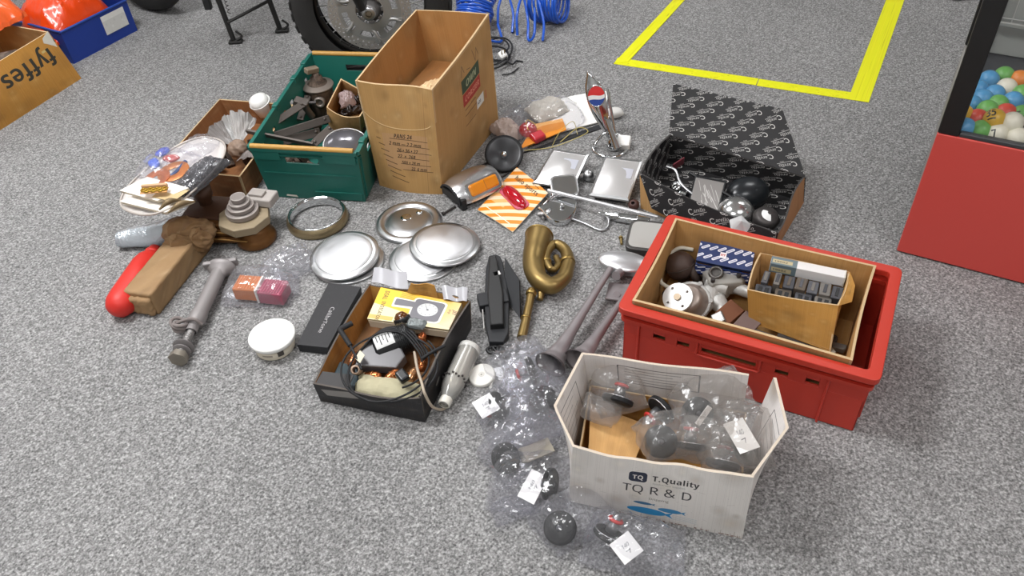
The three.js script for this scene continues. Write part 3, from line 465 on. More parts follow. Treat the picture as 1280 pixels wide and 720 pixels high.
// green stacking crate
{
  const f = [[-0.786, 0.002, -2.268], [-0.462, 0.002, -2.2], [-0.345, 0.002, -2.78], [-0.668, 0.002, -2.848]];
  const r = [[-0.803, 0.205, -2.256], [-0.452, 0.205, -2.178], [-0.325, 0.205, -2.8], [-0.69, 0.205, -2.876]];
  const t = thing('plastic_crate', 'green plastic crate with tan bars along its ends, full of old metal', 'crate', centre(f));
  const C = f.map(A2), R = r.map(A2), L = (i, u, v) => C[i].clone().lerp(C[(i + 1) % 4], u).lerp(R[i].clone().lerp(R[(i + 1) % 4], u), v);
  const wall = (i, u0, u1, v0, v1, th = 0.006, lift = 0) => { const n = C[(i + 1) % 4].clone().sub(C[i]).cross(R[i].clone().sub(C[i])).normalize().multiplyScalar(lift); return slab(L(i, u0, v0).add(n), L(i, u1, v0).add(n), L(i, u1, v1).add(n), L(i, u0, v1).add(n), th, { nu: 2, nv: 2 }); };
  const pierced = (i, hu, v0, v1) => { const g = [wall(i, 0, 1, 0, v0), wall(i, 0, 1, v1, 1)]; let u = 0; for (const [a, b] of hu) { g.push(wall(i, u, a, v0, v1)); u = b; } g.push(wall(i, u, 1, v0, v1)); return g; };
  wpart(t, 'front_wall', pierced(0, [[0.3, 0.62]], 0.72, 0.84), greenPlastic);
  wpart(t, 'right_wall', pierced(1, [[0.15, 0.22], [0.4, 0.47], [0.7, 0.77]], 0.7, 0.84), greenPlastic);
  wpart(t, 'back_wall', pierced(2, [[0.35, 0.65]], 0.72, 0.84), greenPlastic);
  wpart(t, 'left_wall', pierced(3, [[0.15, 0.2], [0.4, 0.455], [0.52, 0.56], [0.7, 0.74], [0.86, 0.9]], 0.66, 0.82), greenPlastic);
  wpart(t, 'floor_panel', slab([-0.785, 0.012, -2.27], [-0.465, 0.012, -2.205], [-0.348, 0.012, -2.778], [-0.665, 0.012, -2.843], 0.006), greenPlastic);
  for (const i of [0, 1, 2, 3]) wpart(t, 'rim', [wall(i, 0, 1, 0.955, 1.02, 0.014, 0.008), wall(i, 0.01, 0.99, 0.87, 0.89, 0.008, 0.005)], greenPlastic);
  for (const g of [wall(0, 0.02, 0.27, 0.8, 0.95, 0.01, 0.007), wall(0, 0.68, 0.98, 0.78, 0.95, 0.01, 0.007), wall(0, 0.5, 0.98, 0.03, 0.17, 0.006, 0.003), wall(0, 0.05, 0.95, 0.5, 0.53, 0.006, 0.002), wall(1, 0.03, 0.12, 0.05, 0.95, 0.008, 0.005), wall(1, 0.86, 0.95, 0.05, 0.95, 0.008, 0.005)]) wpart(t, 'rib', g, greenPlastic);
  wpart(t, 'end_bar', rod(L(0, 0.02, 1.03), L(0, 0.97, 1.03), 0.0085), yellowBar); wpart(t, 'end_bar', rod(L(2, 0.02, 1.03), L(2, 0.97, 1.03), 0.0085), yellowBar);
  for (const [i, u] of [[3, 0.12], [3, 0.3], [3, 0.6], [1, 0.1]]) { const p = L(i, u, 1.0); wpart(t, 'bar_hinge', xf(rbox(0.02, 0.022, 0.03, 0.004), [p.x, p.y, p.z], [0, -0.2, 0]), greenPlastic); }
  wpart(t, 'scuff', [slab(L(0, 0.18, 0.05).add(V(0, 0, 0.0035)), L(0, 0.3, 0.03).add(V(0, 0, 0.0035)), L(0, 0.29, 0.07).add(V(0, 0, 0.0035)), L(0, 0.19, 0.08).add(V(0, 0, 0.0035)), 0.0006)], offWhite);
  // what is in it
  const stand = thing('pedestal', 'grey cast pedestal with a flanged top at the back of the green crate', 'metal stand', [-0.6563, 0.1, -2.737]);
  part(stand, 'body', lathe([[0, -0.08], [0.05, -0.08], [0.05, -0.02], [0.042, 0.005], [0.05, 0.02], [0.05, 0.048], [0.046, 0.052], [0.032, 0.06], [0.024, 0.072], [0.022, 0.084], [0.013, 0.09], [0.013, 0.1], [0, 0.1]], 36), rusty);
  part(stand, 'flange', xf(lathe([[0.02, 0], [0.056, 0], [0.058, 0.004], [0.056, 0.008], [0.036, 0.014]], 36), [0, 0.046, 0]), M(0x7a7068, 0.55, 0.5));
  part(stand, 'cross_head', xf(rbox(0.05, 0.02, 0.026, 0.004), [-0.01, 0.112, 0.0], [0.1, 0.7, -0.25]), M(0x8d7f6d, 0.55, 0.4));
  part(stand, 'socket', [xf(lathe([[0.01, 0], [0.02, 0], [0.02, 0.016], [0.01, 0.016], [0.01, 0]], 24), [0.005, 0.012, 0.046], [Math.PI / 2, 0, 0]), xf(new THREE.CylinderGeometry(0.01, 0.01, 0.004, 16), [0.005, 0.012, 0.05], [Math.PI / 2, 0, 0])], M(0x857c74, 0.5, 0.5));
  const flatMat = M(0x5d5651, 0.55, 0.5);
  const bar = (a, b, w, label) => { const o = thing('metal_bar', label, 'metal bar', a, 0, 'old bars in the green crate'); const q = A2(b).sub(A2(a)), g = rbox(w, q.length(), 0.008, 0.0015); aim(g, q, q.clone().multiplyScalar(0.5)); part(o, 'bar', g, flatMat); part(o, 'rivet', [0.08, 0.92].map((k) => { const p = q.clone().multiplyScalar(k); return xf(new THREE.SphereGeometry(0.006, 10, 8), [p.x, p.y + 0.004, p.z]); }), flatMat); };
  bar([-0.824, 0.16, -2.398], [-0.6755, 0.17, -2.581], 0.024, 'flat grey bar along the left wall of the green crate, uppermost');
  bar([-0.7836, 0.14, -2.414], [-0.5851, 0.15, -2.495], 0.026, 'flat grey bar crossing the middle of the green crate below the pedestal');
  bar([-0.8425, 0.185, -2.39], [-0.6124, 0.165, -2.308], 0.018, 'long thin bar lying along the front of the green crate, poking out left');
  bar([-0.6196, 0.15, -2.337], [-0.5642, 0.17, -2.397], 0.026, 'short wide bar end in front of the small carton in the green crate');
  bar([-0.7117, 0.1, -2.585], [-0.6922, 0.13, -2.7], 0.024, 'upright dark bar below the pedestal in the green crate');
  bar([-0.7868, 0.1, -2.438], [-0.6372, 0.08, -2.528], 0.03, 'dark bar low in the front of the green crate');
  const head = thing('hinge_block', 'grey square metal end left of the pedestal in the green crate', 'metal part', [-0.6898, 0.17, -2.583]); part(head, 'block', [xf(rbox(0.05, 0.022, 0.03, 0.004), [0, 0, 0], [0.2, -0.3, -0.25]), rod([0, 0, 0], [0.02, -0.07, -0.02], 0.012)], flatMat); part(head, 'pin', rod([-0.03, 0, 0], [0.05, -0.005, 0.0], 0.006), darkSteel);
  const rr = rng(77), scrap = [];
  for (let i = 0; i < 46; i++) { const u = rr(), v = rr(), p = [-0.76 + 0.28 * u + 0.11 * v, 0.03 + 0.07 * rr(), -2.29 - 0.45 * v]; scrap.push(rr() > 0.4 ? xf(rbox(0.02 + 0.05 * rr(), 0.012 + 0.02 * rr(), 0.02 + 0.04 * rr(), 0.003), p, [rr() * 3, rr() * 3, rr() * 3]) : xf(lathe([[0, 0], [0.014, 0], [0.02, 0.01], [0.012, 0.03], [0, 0.03]], 14), p, [rr() * 3, 0, rr() * 3])); }
  single('scrap_metal', 'heap of small dark metal scrap in the bottom of the green crate', 'scrap metal', scrap, rusty).userData.kind = 'stuff';
  const cf = [[-0.6033, 0.06, -2.518], [-0.4913, 0.06, -2.504], [-0.4795, 0.06, -2.706], [-0.5931, 0.06, -2.739]], cr = [[-0.5887, 0.19, -2.502], [-0.4631, 0.2, -2.404], [-0.4309, 0.2, -2.538], [-0.5526, 0.21, -2.662]];
  const c2 = thing('small_carton', 'small torn cardboard carton of metal bits inside the green crate', 'carton', [cf[0][0], 0.06, cf[0][2]]);
  openCarton(c2, cf, cr, 0.004, cardPlain, cardIn, cardEdge, { baseAt: 0.06, top: (i, u) => i === 0 ? 1 - 0.18 * Math.sin(u * Math.PI) : 1 });
  const bits = thing('metal_bits', 'dark metal bits inside the small carton in the green crate', 'scrap metal', [-0.5152, 0.15, -2.572]); bits.userData.kind = 'stuff';
  const gs = []; for (let i = 0; i < 16; i++) gs.push(xf(rr() > 0.5 ? new THREE.TorusGeometry(0.012, 0.004, 6, 14) : rbox(0.03, 0.01, 0.014, 0.002), [(rr() - 0.5) * 0.05, (rr() - 0.5) * 0.03, (rr() - 0.5) * 0.06], [rr() * 3, rr() * 3, rr() * 3])); part(bits, 'bits', gs, darkSteel);
  single('clear_bag', 'pink and clear crumpled wrapper beside the small carton in the green crate', 'bag', xf(pillow(0.055, 0.07, 0.02, 91, { amp: 0.006, freq: 50 }), [-0.5315, 0.16, -2.584], [0.3, 0.2, 0]), M(0x9a8684, 0.3));
  const dish = thing('glass_lens', 'round ribbed clear glass lens at the front right of the green crate', 'lens', [-0.5104, 0.155, -2.315]); part(dish, 'glass', xf(lathe([[0, 0.022], [0.03, 0.02], [0.055, 0.012], [0.07, 0], [0.073, -0.004], [0.07, -0.006]], 40), [0, 0, 0], [0.25, 0, -0.1]), M(0x77757a, 0.15, 0.6)); part(dish, 'rim', xf(new THREE.TorusGeometry(0.072, 0.003, 8, 48).rotateX(Math.PI / 2), [0, -0.003, 0], [0.25, 0, -0.1]), M(0xb8b6b4, 0.3, 0.3));
  single('pointed_tool', 'dark pointed metal tool at the back of the green crate', 'tool', [xf(rough(new THREE.ConeGeometry(0.02, 0.16, 10), 0.003, 40), [-0.514, 0.13, -2.901], [0, 0.3, 1.5])], darkSteel);
}
// brown tray with bagged bits, left of the green crate
{
  const f = [[-1.135, 0.001, -2.335], [-0.862, 0.001, -2.258], [-0.752, 0.001, -2.7], [-1.02, 0.001, -2.778]];
  const r = [[-1.155, 0.1, -2.33], [-0.86, 0.1, -2.25], [-0.752, 0.1, -2.7], [-1.043, 0.1, -2.782]];
  const t = thing('cardboard_tray', 'low reddish brown cardboard tray beside the green crate', 'cardboard tray', centre(f)), br = MT(card('#87562e', 61), 0.8);
  openCarton(t, f, r, 0.006, br, br, cardEdge);
  const fan = (p, dir, R, a0, a1, seed, amp) => { const g = new THREE.PlaneGeometry(1, 1, 60, 16), q = g.attributes.position; const ex = A(dir).normalize(), up = V(0, 1, 0), ez = ex.clone().cross(up).normalize(); const uy = ez.clone().cross(ex).normalize(); for (let i = 0; i < q.count; i++) { const u = q.getX(i) + 0.5, v = q.getY(i) + 0.5, an = a0 + (a1 - a0) * u, r = (0.012 + R * v) * (1 + 0.12 * noise.noise(u * 6, seed, 2) * v); const lift = amp * v * (1.5 * noise.noise(u * 9, v * 1.5, seed) + 1.0 * noise.noise(u * 21, v * 3, seed + 4)) + R * 0.55 * v * v * (0.5 + 0.5 * Math.cos((u - 0.5) * 3)); const pt = A(p).addScaledVector(ex, Math.cos(an) * r).addScaledVector(ez, Math.sin(an) * r).addScaledVector(uy, lift - amp + 0.012); q.setXYZ(i, pt.x, pt.y, pt.z); } g.computeVertexNormals(); return toCreasedNormals(g, 0.5); };
  const grey = new THREE.MeshPhysicalMaterial({ color: 0xb9b7b5, roughness: 0.3, transmission: 0.25, thickness: 0, side: THREE.DoubleSide }), dk = M(0x7d7774, 0.4);
  const kn = [-0.9035, 0.1, -2.443], gb = thing('grey_bag', 'crinkled grey plastic bag spread like a fan from its knot, in the brown tray', 'bag', kn);
  wpart(gb, 'pleats', fan(kn, [-0.05, 0.25, -1], 0.1, -0.7, 0.6, 3, 0.012), grey); wpart(gb, 'dark_pleats', fan(kn, [-0.9, 0.1, -0.7], 0.09, -0.6, 0.5, 8, 0.009), dk, 'darker grey folds');
  wpart(gb, 'knot', xf(rough(new THREE.SphereGeometry(0.03, 40, 28), 0.006, 45, 2, true), [kn[0] + 0.002, kn[1] - 0.005, kn[2] + 0.015], [0, 0, 0], [1, 0.9, 0.9]), M(0x86705f, 0.55)); wpart(gb, 'tail', fan([kn[0] + 0.03, kn[1] - 0.005, kn[2] + 0.02], [0.2, -0.3, 0.9], 0.06, -0.5, 0.5, 5, 0.005), M(0x857d79, 0.45));
  const cup = thing('white_cup', 'white rounded cup wedged against the green crate in the brown tray', 'cup', [-0.8722, 0.05, -2.743]); part(cup, 'cup', xf(lathe([[0, 0], [0.03, 0], [0.038, 0.05], [0.034, 0.07], [0.02, 0.078], [0, 0.08]], 28), [0, 0, 0], [0.2, 0, 0.2]), white); part(cup, 'rim', xf(new THREE.TorusGeometry(0.038, 0.003, 8, 28).rotateX(Math.PI / 2), [-0.01, 0.05, 0.008], [0.2, 0, 0.2]), white);
  const rr = rng(5), g = []; for (let i = 0; i < 14; i++) g.push(xf(rr() > 0.5 ? rbox(0.06, 0.02, 0.03, 0.004) : lathe([[0, 0], [0.02, 0], [0.025, 0.02], [0, 0.03]], 14), [-1.06 + 0.22 * rr(), 0.02 + 0.03 * rr(), -2.42 - 0.2 * rr()], [rr() * 3, rr() * 3, rr()]));
  single('scrap_metal', 'dark metal bits lying in the bottom of the brown tray', 'scrap metal', g, rusty).userData.kind = 'stuff';
}
// black-lined carton with a raised flap
{
  const pattern = (seed, flip) => paint(1024, 1024, (x, w, h) => {
    x.fillStyle = '#1d1c1d'; x.fillRect(0, 0, w, h); speckle(x, w, h, seed, 700, ['#3a3a3c', '#000', '#2c2a2b'], 1, 20, 0.25);
    x.fillStyle = '#c9c6c2'; x.strokeStyle = '#c9c6c2';
    for (let r = -10; r < 20; r++) for (let c = -2; c < 9; c++) {
      x.save(); x.translate(c * 171 + (r % 2) * 85, r * 85.33); x.rotate(Math.PI - 0.4); x.scale(1.3, 0.9);
      x.font = 'italic 30px serif'; x.fillText('arello', 14, -4); x.lineWidth = 6; x.beginPath(); x.arc(-4, -12, 16, 0.7, 5.6); x.stroke();
      x.lineWidth = 3; x.beginPath(); x.moveTo(0, 12); x.lineTo(104, 2); x.stroke(); x.font = '12px sans-serif'; x.fillText('parts', 50, 18);
      x.restore();
    }
  });
  const pat = MT(pattern(3), 0.65), h = 0.11;
  const f = [[0.425, 0.001, -2.06], [0.758, 0.001, -1.775], [0.935, 0.001, -2.03], [0.56, 0.001, -2.315]];
  const r = [[0.418, h + 0.015, -2.075], [0.753, h, -1.763], [0.915, h + 0.002, -2.012], [0.548, h + 0.02, -2.275]];
  const t = thing('lined_carton', 'cardboard carton lined in black with repeated pale lettering, its back flap raised', 'carton', centre(f));
  const out = MT(card('#a9764a', 66), 0.75), wrinkled = MT(pattern(8), 0.35);
  wrinkled.bumpMap = mottle; wrinkled.bumpScale = 0.006;
  openCarton(t, f, r, 0.005, [cardPlain, out, cardPlain, cardPlain], [pat, pat, pat, wrinkled], M(0x3a3735, 0.8), { metric: 0.46, nu: 16, nv: 10, bend: (i, u, v) => i === 3 ? 0.012 * Math.sin(u * Math.PI) * v : i === 1 ? 0.008 * Math.sin(u * 5 + 1) * v : i === 0 ? 0.02 * Math.sin(u * Math.PI) * v : 0 });
  wpart(t, 'back_flap', slab([0.915, h + 0.001, -2.013], [0.548, h + 0.019, -2.276], [0.568, 0.262, -2.365], [0.866, 0.256, -2.175], 0.005, { metric: 0.46, nu: 12, nv: 8, bend: (u, v) => 0.012 * Math.sin(u * Math.PI) * v }), [cardPlain, pat, M(0x3a3735, 0.8)]);
  wpart(t, 'front_flap', slab([0.7535, h + 0.0005, -1.762], [0.4185, h + 0.0155, -2.074], [0.452, 0.03, -2.02], [0.75, 0.03, -1.742], 0.003, { metric: 0.46, nu: 10, nv: 3, bend: (u, v) => 0.003 + 0.022 * Math.sin(u * Math.PI) }), pat);
}
// red stacking crate
const RC = { o: V(0.252, 0, -1.413), a: 0, u: null, d: null };
{
  const f0 = A([0.252, 0, -1.413]), f1 = A([0.772, 0, -1.132]), u = f1.clone().sub(f0).normalize(), d = V(u.z, 0, -u.x), W = 0.6, D = 0.4, H = 0.2;
  RC.u = u; RC.d = d; RC.yaw = -Math.atan2(u.z, u.x);
  const q = (a, y, b) => f0.clone().addScaledVector(u, a).addScaledVector(d, b).setY(y); RC.q = q;
  const t = thing('plastic_crate', 'large red plastic stacking crate with a cardboard box set inside', 'crate', [q(W / 2, 0, D / 2).x, 0, q(W / 2, 0, D / 2).z]);
  const box = (a0, a1, y0, y1, b0, b1, r = 0.003) => { const c = q((a0 + a1) / 2, (y0 + y1) / 2, (b0 + b1) / 2); return xf(rbox(a1 - a0, y1 - y0, b1 - b0, r), [c.x, c.y, c.z], [0, RC.yaw, 0]); };
  const e = 0.014, wl = 0.006;
  const frontG = [box(e, W - e, 0.002, 0.112, e, e + wl), box(e, W - e, 0.15, H, e, e + wl)];
  // openings: two slots, the handle, two slots, between them wall
  let a = e; for (const [s0, s1] of [[0.09, 0.12], [0.15, 0.18], [0.21, 0.34], [0.385, 0.415], [0.455, 0.485], [W - e, W - e]]) { if (s0 > a) frontG.push(box(a, s0, 0.111, 0.151, e, e + wl, 0.001)); if (s1 > s0) frontG.push(box(s0, s1, 0.111, 0.118, e, e + wl, 0.001), box(s0, s1, 0.133, 0.151, e, e + wl, 0.001)); a = s1; }
  wpart(t, 'front_wall', frontG, redPlastic);
    wpart(t, 'back_wall', box(e, W - e, 0.002, H, D - e - wl, D - e), redPlastic);
  wpart(t, 'left_wall', box(e, e + wl, 0.002, H, e, D - e), redPlastic);
  const rG = [box(W - e - wl, W - e, 0.002, 0.125, e, D - e), box(W - e - wl, W - e, 0.16, H, e, D - e), box(W - e - wl, W - e, 0.12, 0.165, e, 0.13), box(W - e - wl, W - e, 0.12, 0.165, 0.27, D - e)];
  wpart(t, 'right_wall', rG, redPlastic);
  wpart(t, 'floor_panel', box(e, W - e, 0.003, 0.009, e, D - e), redPlastic);
  const o = new THREE.Shape(roundRect(W, D, 0.02).getPoints(6)); o.holes.push(new THREE.Path(roundRect(W - 0.046, D - 0.046, 0.014).getPoints(6)));
  const rc = q(W / 2, 0, D / 2), rim = new THREE.ExtrudeGeometry(o, { depth: 0.014, bevelEnabled: true, bevelSize: 0.002, bevelThickness: 0.002, bevelSegments: 2, curveSegments: 6 });
  wpart(t, 'rim', xf(rim, [rc.x, H - 0.014, rc.z], [-Math.PI / 2, 0, RC.yaw]), redPlastic);
  const o2 = new THREE.Shape(roundRect(W - 0.008, D - 0.008, 0.018).getPoints(6)); o2.holes.push(new THREE.Path(roundRect(W - 0.05, D - 0.05, 0.014).getPoints(6)));
  wpart(t, 'lower_rim', [xf(new THREE.ExtrudeGeometry(o2, { depth: 0.012, bevelEnabled: false, curveSegments: 6 }), [rc.x, 0.156, rc.z], [-Math.PI / 2, 0, RC.yaw])], redPlastic);
  const ribs = []; for (const x of [0.05, 0.5]) ribs.push(box(x, x + 0.006, 0.002, 0.158, 0.006, e)); for (const x of [0.2, 0.35]) ribs.push(box(x - 0.003, x + 0.003, 0.112, 0.158, 0.006, e)); for (const b of [0.06, 0.33]) ribs.push(box(W - e, W - 0.006, 0.002, 0.158, b, b + 0.006)); ribs.push(box(0.2, 0.35, 0.106, 0.112, 0.008, e));
  for (const g of ribs) wpart(t, 'rib', g, redPlastic);
  // cardboard box standing in it
  const iw = 0.012 + 0.016; const F = [q(iw, 0.012, 0.062), q(0.535, 0.012, 0.062), q(0.535, 0.012, D - iw), q(iw, 0.012, D - iw)].map((v) => [v.x, v.y, v.z]);
  const R2 = [q(0.027, 0.212, 0.027), q(0.537, 0.214, 0.027), q(0.54, 0.216, D - 0.03), q(0.027, 0.216, D - 0.028)].map((v) => [v.x, v.y, v.z]);
  const c = thing('cardboard_box', 'open cardboard box fitted inside the red crate, holding car parts', 'cardboard box', [rc.x, 0.012, rc.z]);
  openCarton(c, F, R2, 0.006, cardPlain, MT(card('#bd8f55', 55), 0.85), cardEdge, { baseAt: 0.012, bend: (i, uu, v) => -0.004 * Math.sin(uu * Math.PI) * v });
}
// white printed carton
{
  const base = '#e2ddd8', paleEdge = M(0xcdbfae, 0.9);
  const front = card(base, 81, (x, w, h) => {
    x.fillStyle = 'rgba(120,105,95,.25)'; for (let i = 0; i < 70; i++) x.fillRect(w * Math.abs(Math.sin(i * 7.1)), h * (0.9 + 0.1 * Math.abs(Math.sin(i * 3.3))), 3, 40);
    const r = rng(12); x.strokeStyle = 'rgba(90,80,75,.3)'; for (let i = 0; i < 60; i++) { x.lineWidth = 1 + r(); const a = r() * w, b = r() * h; x.beginPath(); x.moveTo(a, b); x.lineTo(a + (r() - 0.5) * 90, b + (r() - 0.5) * 20); x.stroke(); }
    x.fillStyle = '#2b3042'; x.beginPath(); x.roundRect(w * 0.335, h * 0.2, 92, 76, 20); x.fill(); x.fillStyle = '#dcd6d0'; x.font = 'bold 44px sans-serif'; x.textAlign = 'center'; x.textBaseline = 'middle'; x.fillText('TQ', w * 0.335 + 46, h * 0.2 + 40);
    x.fillStyle = '#3a3838'; x.textAlign = 'left'; x.font = 'bold 54px sans-serif'; x.fillText('T.Quality', w * 0.465, h * 0.27);
    x.fillStyle = 'rgba(90,90,95,.55)'; x.font = '18px sans-serif'; x.fillText('foodservice supplies', w * 0.47, h * 0.345);
    x.fillStyle = '#383638'; x.font = '88px sans-serif'; x.fillText('TQ R & D', w * 0.305, h * 0.46);
    x.fillStyle = '#6b6658'; x.font = '26px sans-serif'; x.fillText('Dripping', w * 0.46, h * 0.6);
    const fish = (cx, cy, L, H2, c) => { x.fillStyle = c; x.beginPath(); x.ellipse(cx, cy, L, H2, 0.0, 0, 7); x.fill(); x.beginPath(); x.moveTo(cx + L * 0.85, cy); x.lineTo(cx + L * 1.35, cy - H2 * 0.85); x.lineTo(cx + L * 1.2, cy); x.lineTo(cx + L * 1.35, cy + H2 * 0.9); x.fill(); };
    fish(w * 0.43, h * 0.7, 48, 13, '#3d6d92'); fish(w * 0.585, h * 0.76, 60, 20, '#3f86b4'); fish(w * 0.455, h * 0.845, 100, 33, '#2b8cc4');
    x.strokeStyle = 'rgba(60,120,160,.4)'; x.lineWidth = 2; for (let i = 0; i < 4; i++) { x.beginPath(); x.moveTo(w * 0.6, h * (0.83 + i * 0.025)); x.lineTo(w * 0.74, h * (0.835 + i * 0.025)); x.stroke(); }
    x.fillStyle = 'rgba(100,60,50,.5)'; for (let i = 0; i < 40; i++) x.fillRect(w * (0.3 + 0.68 * r()), h * 0.975, 10, 6 + 8 * r());
  }, 900, 520);
  const lined = (seed, boxed) => card('#dfd9d5', seed, (x, w, h) => { x.strokeStyle = '#45403e'; x.lineWidth = 4; x.strokeRect(w * boxed[0], h * boxed[1], w * boxed[2], h * boxed[3]); x.lineWidth = 3; x.strokeStyle = 'rgba(60,55,55,.7)'; for (let i = 1; i < 6; i++) { x.beginPath(); x.moveTo(w * (boxed[0] + 0.04), h * (boxed[1] + boxed[3] * i / 6)); x.lineTo(w * (boxed[0] + boxed[2] - 0.06 - 0.05 * (i % 3)), h * (boxed[1] + boxed[3] * i / 6)); x.stroke(); } });
  const f = [[0.092, 0.001, -1.014], [0.449, 0.001, -0.893], [0.527, 0.001, -1.14], [0.17, 0.001, -1.265]];
  const r = [[0.1, 0.218, -1.002], [0.443, 0.222, -0.9], [0.548, 0.242, -1.125], [0.146, 0.225, -1.252]];
  const t = thing('printed_carton', 'open white printed carton with blue fish on its front, full of bagged parts', 'carton', centre(f));
  const fm = MT(front, 0.8), bin = MT(lined(82, [0.22, 0.1, 0.5, 0.25]), 0.8), sin_ = MT(lined(83, [0.25, 0.12, 0.5, 0.45]), 0.8), wm = MT(card(base, 84), 0.8);
  const P = f.map(A2), R = r.map(A2), R2b = [R[0], R[1], V(0.501, 0.222, -1.158), R[3]];
  wpart(t, 'front_panel', slab(P[0], P[1], R[1], R[0], 0.006, { nu: 24, nv: 10, bend: (u, v) => 0.008 * Math.sin(u * 3.1) * Math.sin(v * 3) + 0.004 * Math.sin(u * 8) * v, top: (u) => 1 - 0.05 * Math.sin(u * Math.PI) + 0.012 * Math.sin(u * 23) * Math.sin(u * Math.PI) }), [fm, wm, paleEdge]);
  wpart(t, 'side_panel', slab(P[1], P[2], R[2], R[1], 0.006, { nu: 18, nv: 10, bend: (u, v) => 0.045 * Math.pow(v, 1.4) * (1 - Math.abs(u * 2 - 1)) }), [wm, sin_, paleEdge]);
  wpart(t, 'back_panel', slab(V(0.505, 0.001, -1.15), P[3], R2b[3], R2b[2], 0.006, { nu: 12, nv: 8, bend: (u, v) => 0.003 * Math.sin(u * 9) }), [wm, bin, paleEdge]);
  wpart(t, 'side_panel', slab(P[3], P[0], R[0], R[3], 0.006, { nu: 18, nv: 10, bend: (u, v) => 0.05 * Math.pow(v, 1.6) * (u < 0.62 ? u / 0.62 : (1 - u) / 0.38) }), [wm, sin_, paleEdge]);
  wpart(t, 'base_panel', slab([0.105, 0.012, -1.02], [0.443, 0.012, -0.905], [0.515, 0.012, -1.135], [0.178, 0.012, -1.25], 0.006), cardGold);
  // brown liner inside, to half height
  const li = [[0.11, 0.012, -1.03], [0.44, 0.012, -0.912], [0.507, 0.012, -1.128], [0.178, 0.012, -1.245]], lr = [[0.11, 0.118, -1.024], [0.438, 0.115, -0.914], [0.503, 0.122, -1.132], [0.166, 0.122, -1.244]];
  const t2 = thing('carton_liner', 'golden brown cardboard liner inside the white printed carton', 'carton', [0.31, 0.012, -1.08]); openCarton(t2, li, lr, 0.004, cardGold, cardGold, cardEdge, { baseAt: 0.014 });
  single('cardboard_piece', 'loose pale cardboard piece lying in the left of the white printed carton', 'cardboard', slab([0.135, 0.1, -1.03], [0.22, 0.09, -1.005], [0.285, 0.1, -1.13], [0.16, 0.12, -1.19], 0.004, { nu: 8, nv: 8, bend: (u, v) => 0.012 * Math.sin(v * 3) }), MT(card('#c89a60', 86), 0.85));
}
// dark shoe box
{
  const f = [[-0.505, 0.001, -1.357], [-0.236, 0.001, -1.264], [-0.118, 0.001, -1.58], [-0.392, 0.001, -1.685]];
  const r = [[-0.51, 0.068, -1.357], [-0.234, 0.098, -1.266], [-0.112, 0.095, -1.588], [-0.394, 0.09, -1.692]];
  const t = thing('shoe_box', 'black open cardboard box with worn brown inside, full of old electrical parts', 'box', centre(f));
  const side = MT(card('#242324', 92, (x, w, h) => { speckle(x, w, h, 4, 90, ['#6b6a68', '#3d3c3b'], 1, 8, 0.4); x.fillStyle = '#77736f'; x.beginPath(); x.ellipse(w * 0.3, h * 0.6, 16, 34, 0.4, 0, 7); x.fill(); }), 0.5);
  const frontMat = MT(card('#242325', 93, (x, w, h) => { speckle(x, w, h, 6, 90, ['#6b6a68', '#3d3c3b'], 1, 8, 0.4); x.fillStyle = '#8b8783'; x.beginPath(); x.moveTo(w * 0.06, h * 0.25); x.lineTo(w * 0.34, h * 0.1); x.lineTo(w * 0.42, h * 0.4); x.lineTo(w * 0.1, h * 0.55); x.fill(); }), 0.5);
  openCarton(t, f, r, 0.005, [frontMat, side, side, side], [MT(card('#3b3a3c', 95), 0.7), MT(card('#4a3a2c', 96), 0.7), cardGold, MT(card('#a26b2e', 97), 0.8)], M(0x57504a, 0.8), { base: MT(card('#7d5530', 99), 0.8), nu: 16, nv: 8, bend: (i, u, v) => (i === 1 ? -0.01 : 0.008) * Math.sin(u * Math.PI) * v, top: (i, u) => i === 2 ? 1 + 0.08 * Math.sin(u * 6) : i === 0 ? 1 - 0.2 * Math.max(0, Math.sin((u - 0.3) * 4)) * (u > 0.3 ? 1 : 0) : 1 });
  wpart(t, 'torn_flap', slab([-0.385, 0.095, -1.69], [-0.28, 0.1, -1.645], [-0.285, 0.115, -1.7], [-0.38, 0.11, -1.735], 0.002, { nu: 8, nv: 5, bend: (u, v) => 0.006 * Math.sin(u * 7) }), M(0xb3b2b6, 0.3), 'crumpled silver paper edge');
  wpart(t, 'torn_flap', slab([-0.185, 0.095, -1.6], [-0.122, 0.1, -1.58], [-0.118, 0.112, -1.62], [-0.19, 0.11, -1.64], 0.002, { nu: 8, nv: 5, bend: (u, v) => 0.006 * Math.sin(u * 9) }), M(0xb3b2b6, 0.3), 'crumpled silver paper edge');
  wpart(t, 'torn_flap', slab([-0.285, 0.095, -1.64], [-0.2, 0.095, -1.61], [-0.205, 0.135, -1.615], [-0.27, 0.13, -1.635], 0.003, { nu: 6, nv: 4, bend: (u, v) => 0.004 * Math.sin(u * 7) }), cardGold, 'torn brown flap');
  wpart(t, 'lid_edge', slab([-0.505, 0.067, -1.358], [-0.42, 0.072, -1.33], [-0.41, 0.07, -1.375], [-0.495, 0.065, -1.4], 0.003, { nu: 6, nv: 3 }), M(0x3c3a3a, 0.6));
}

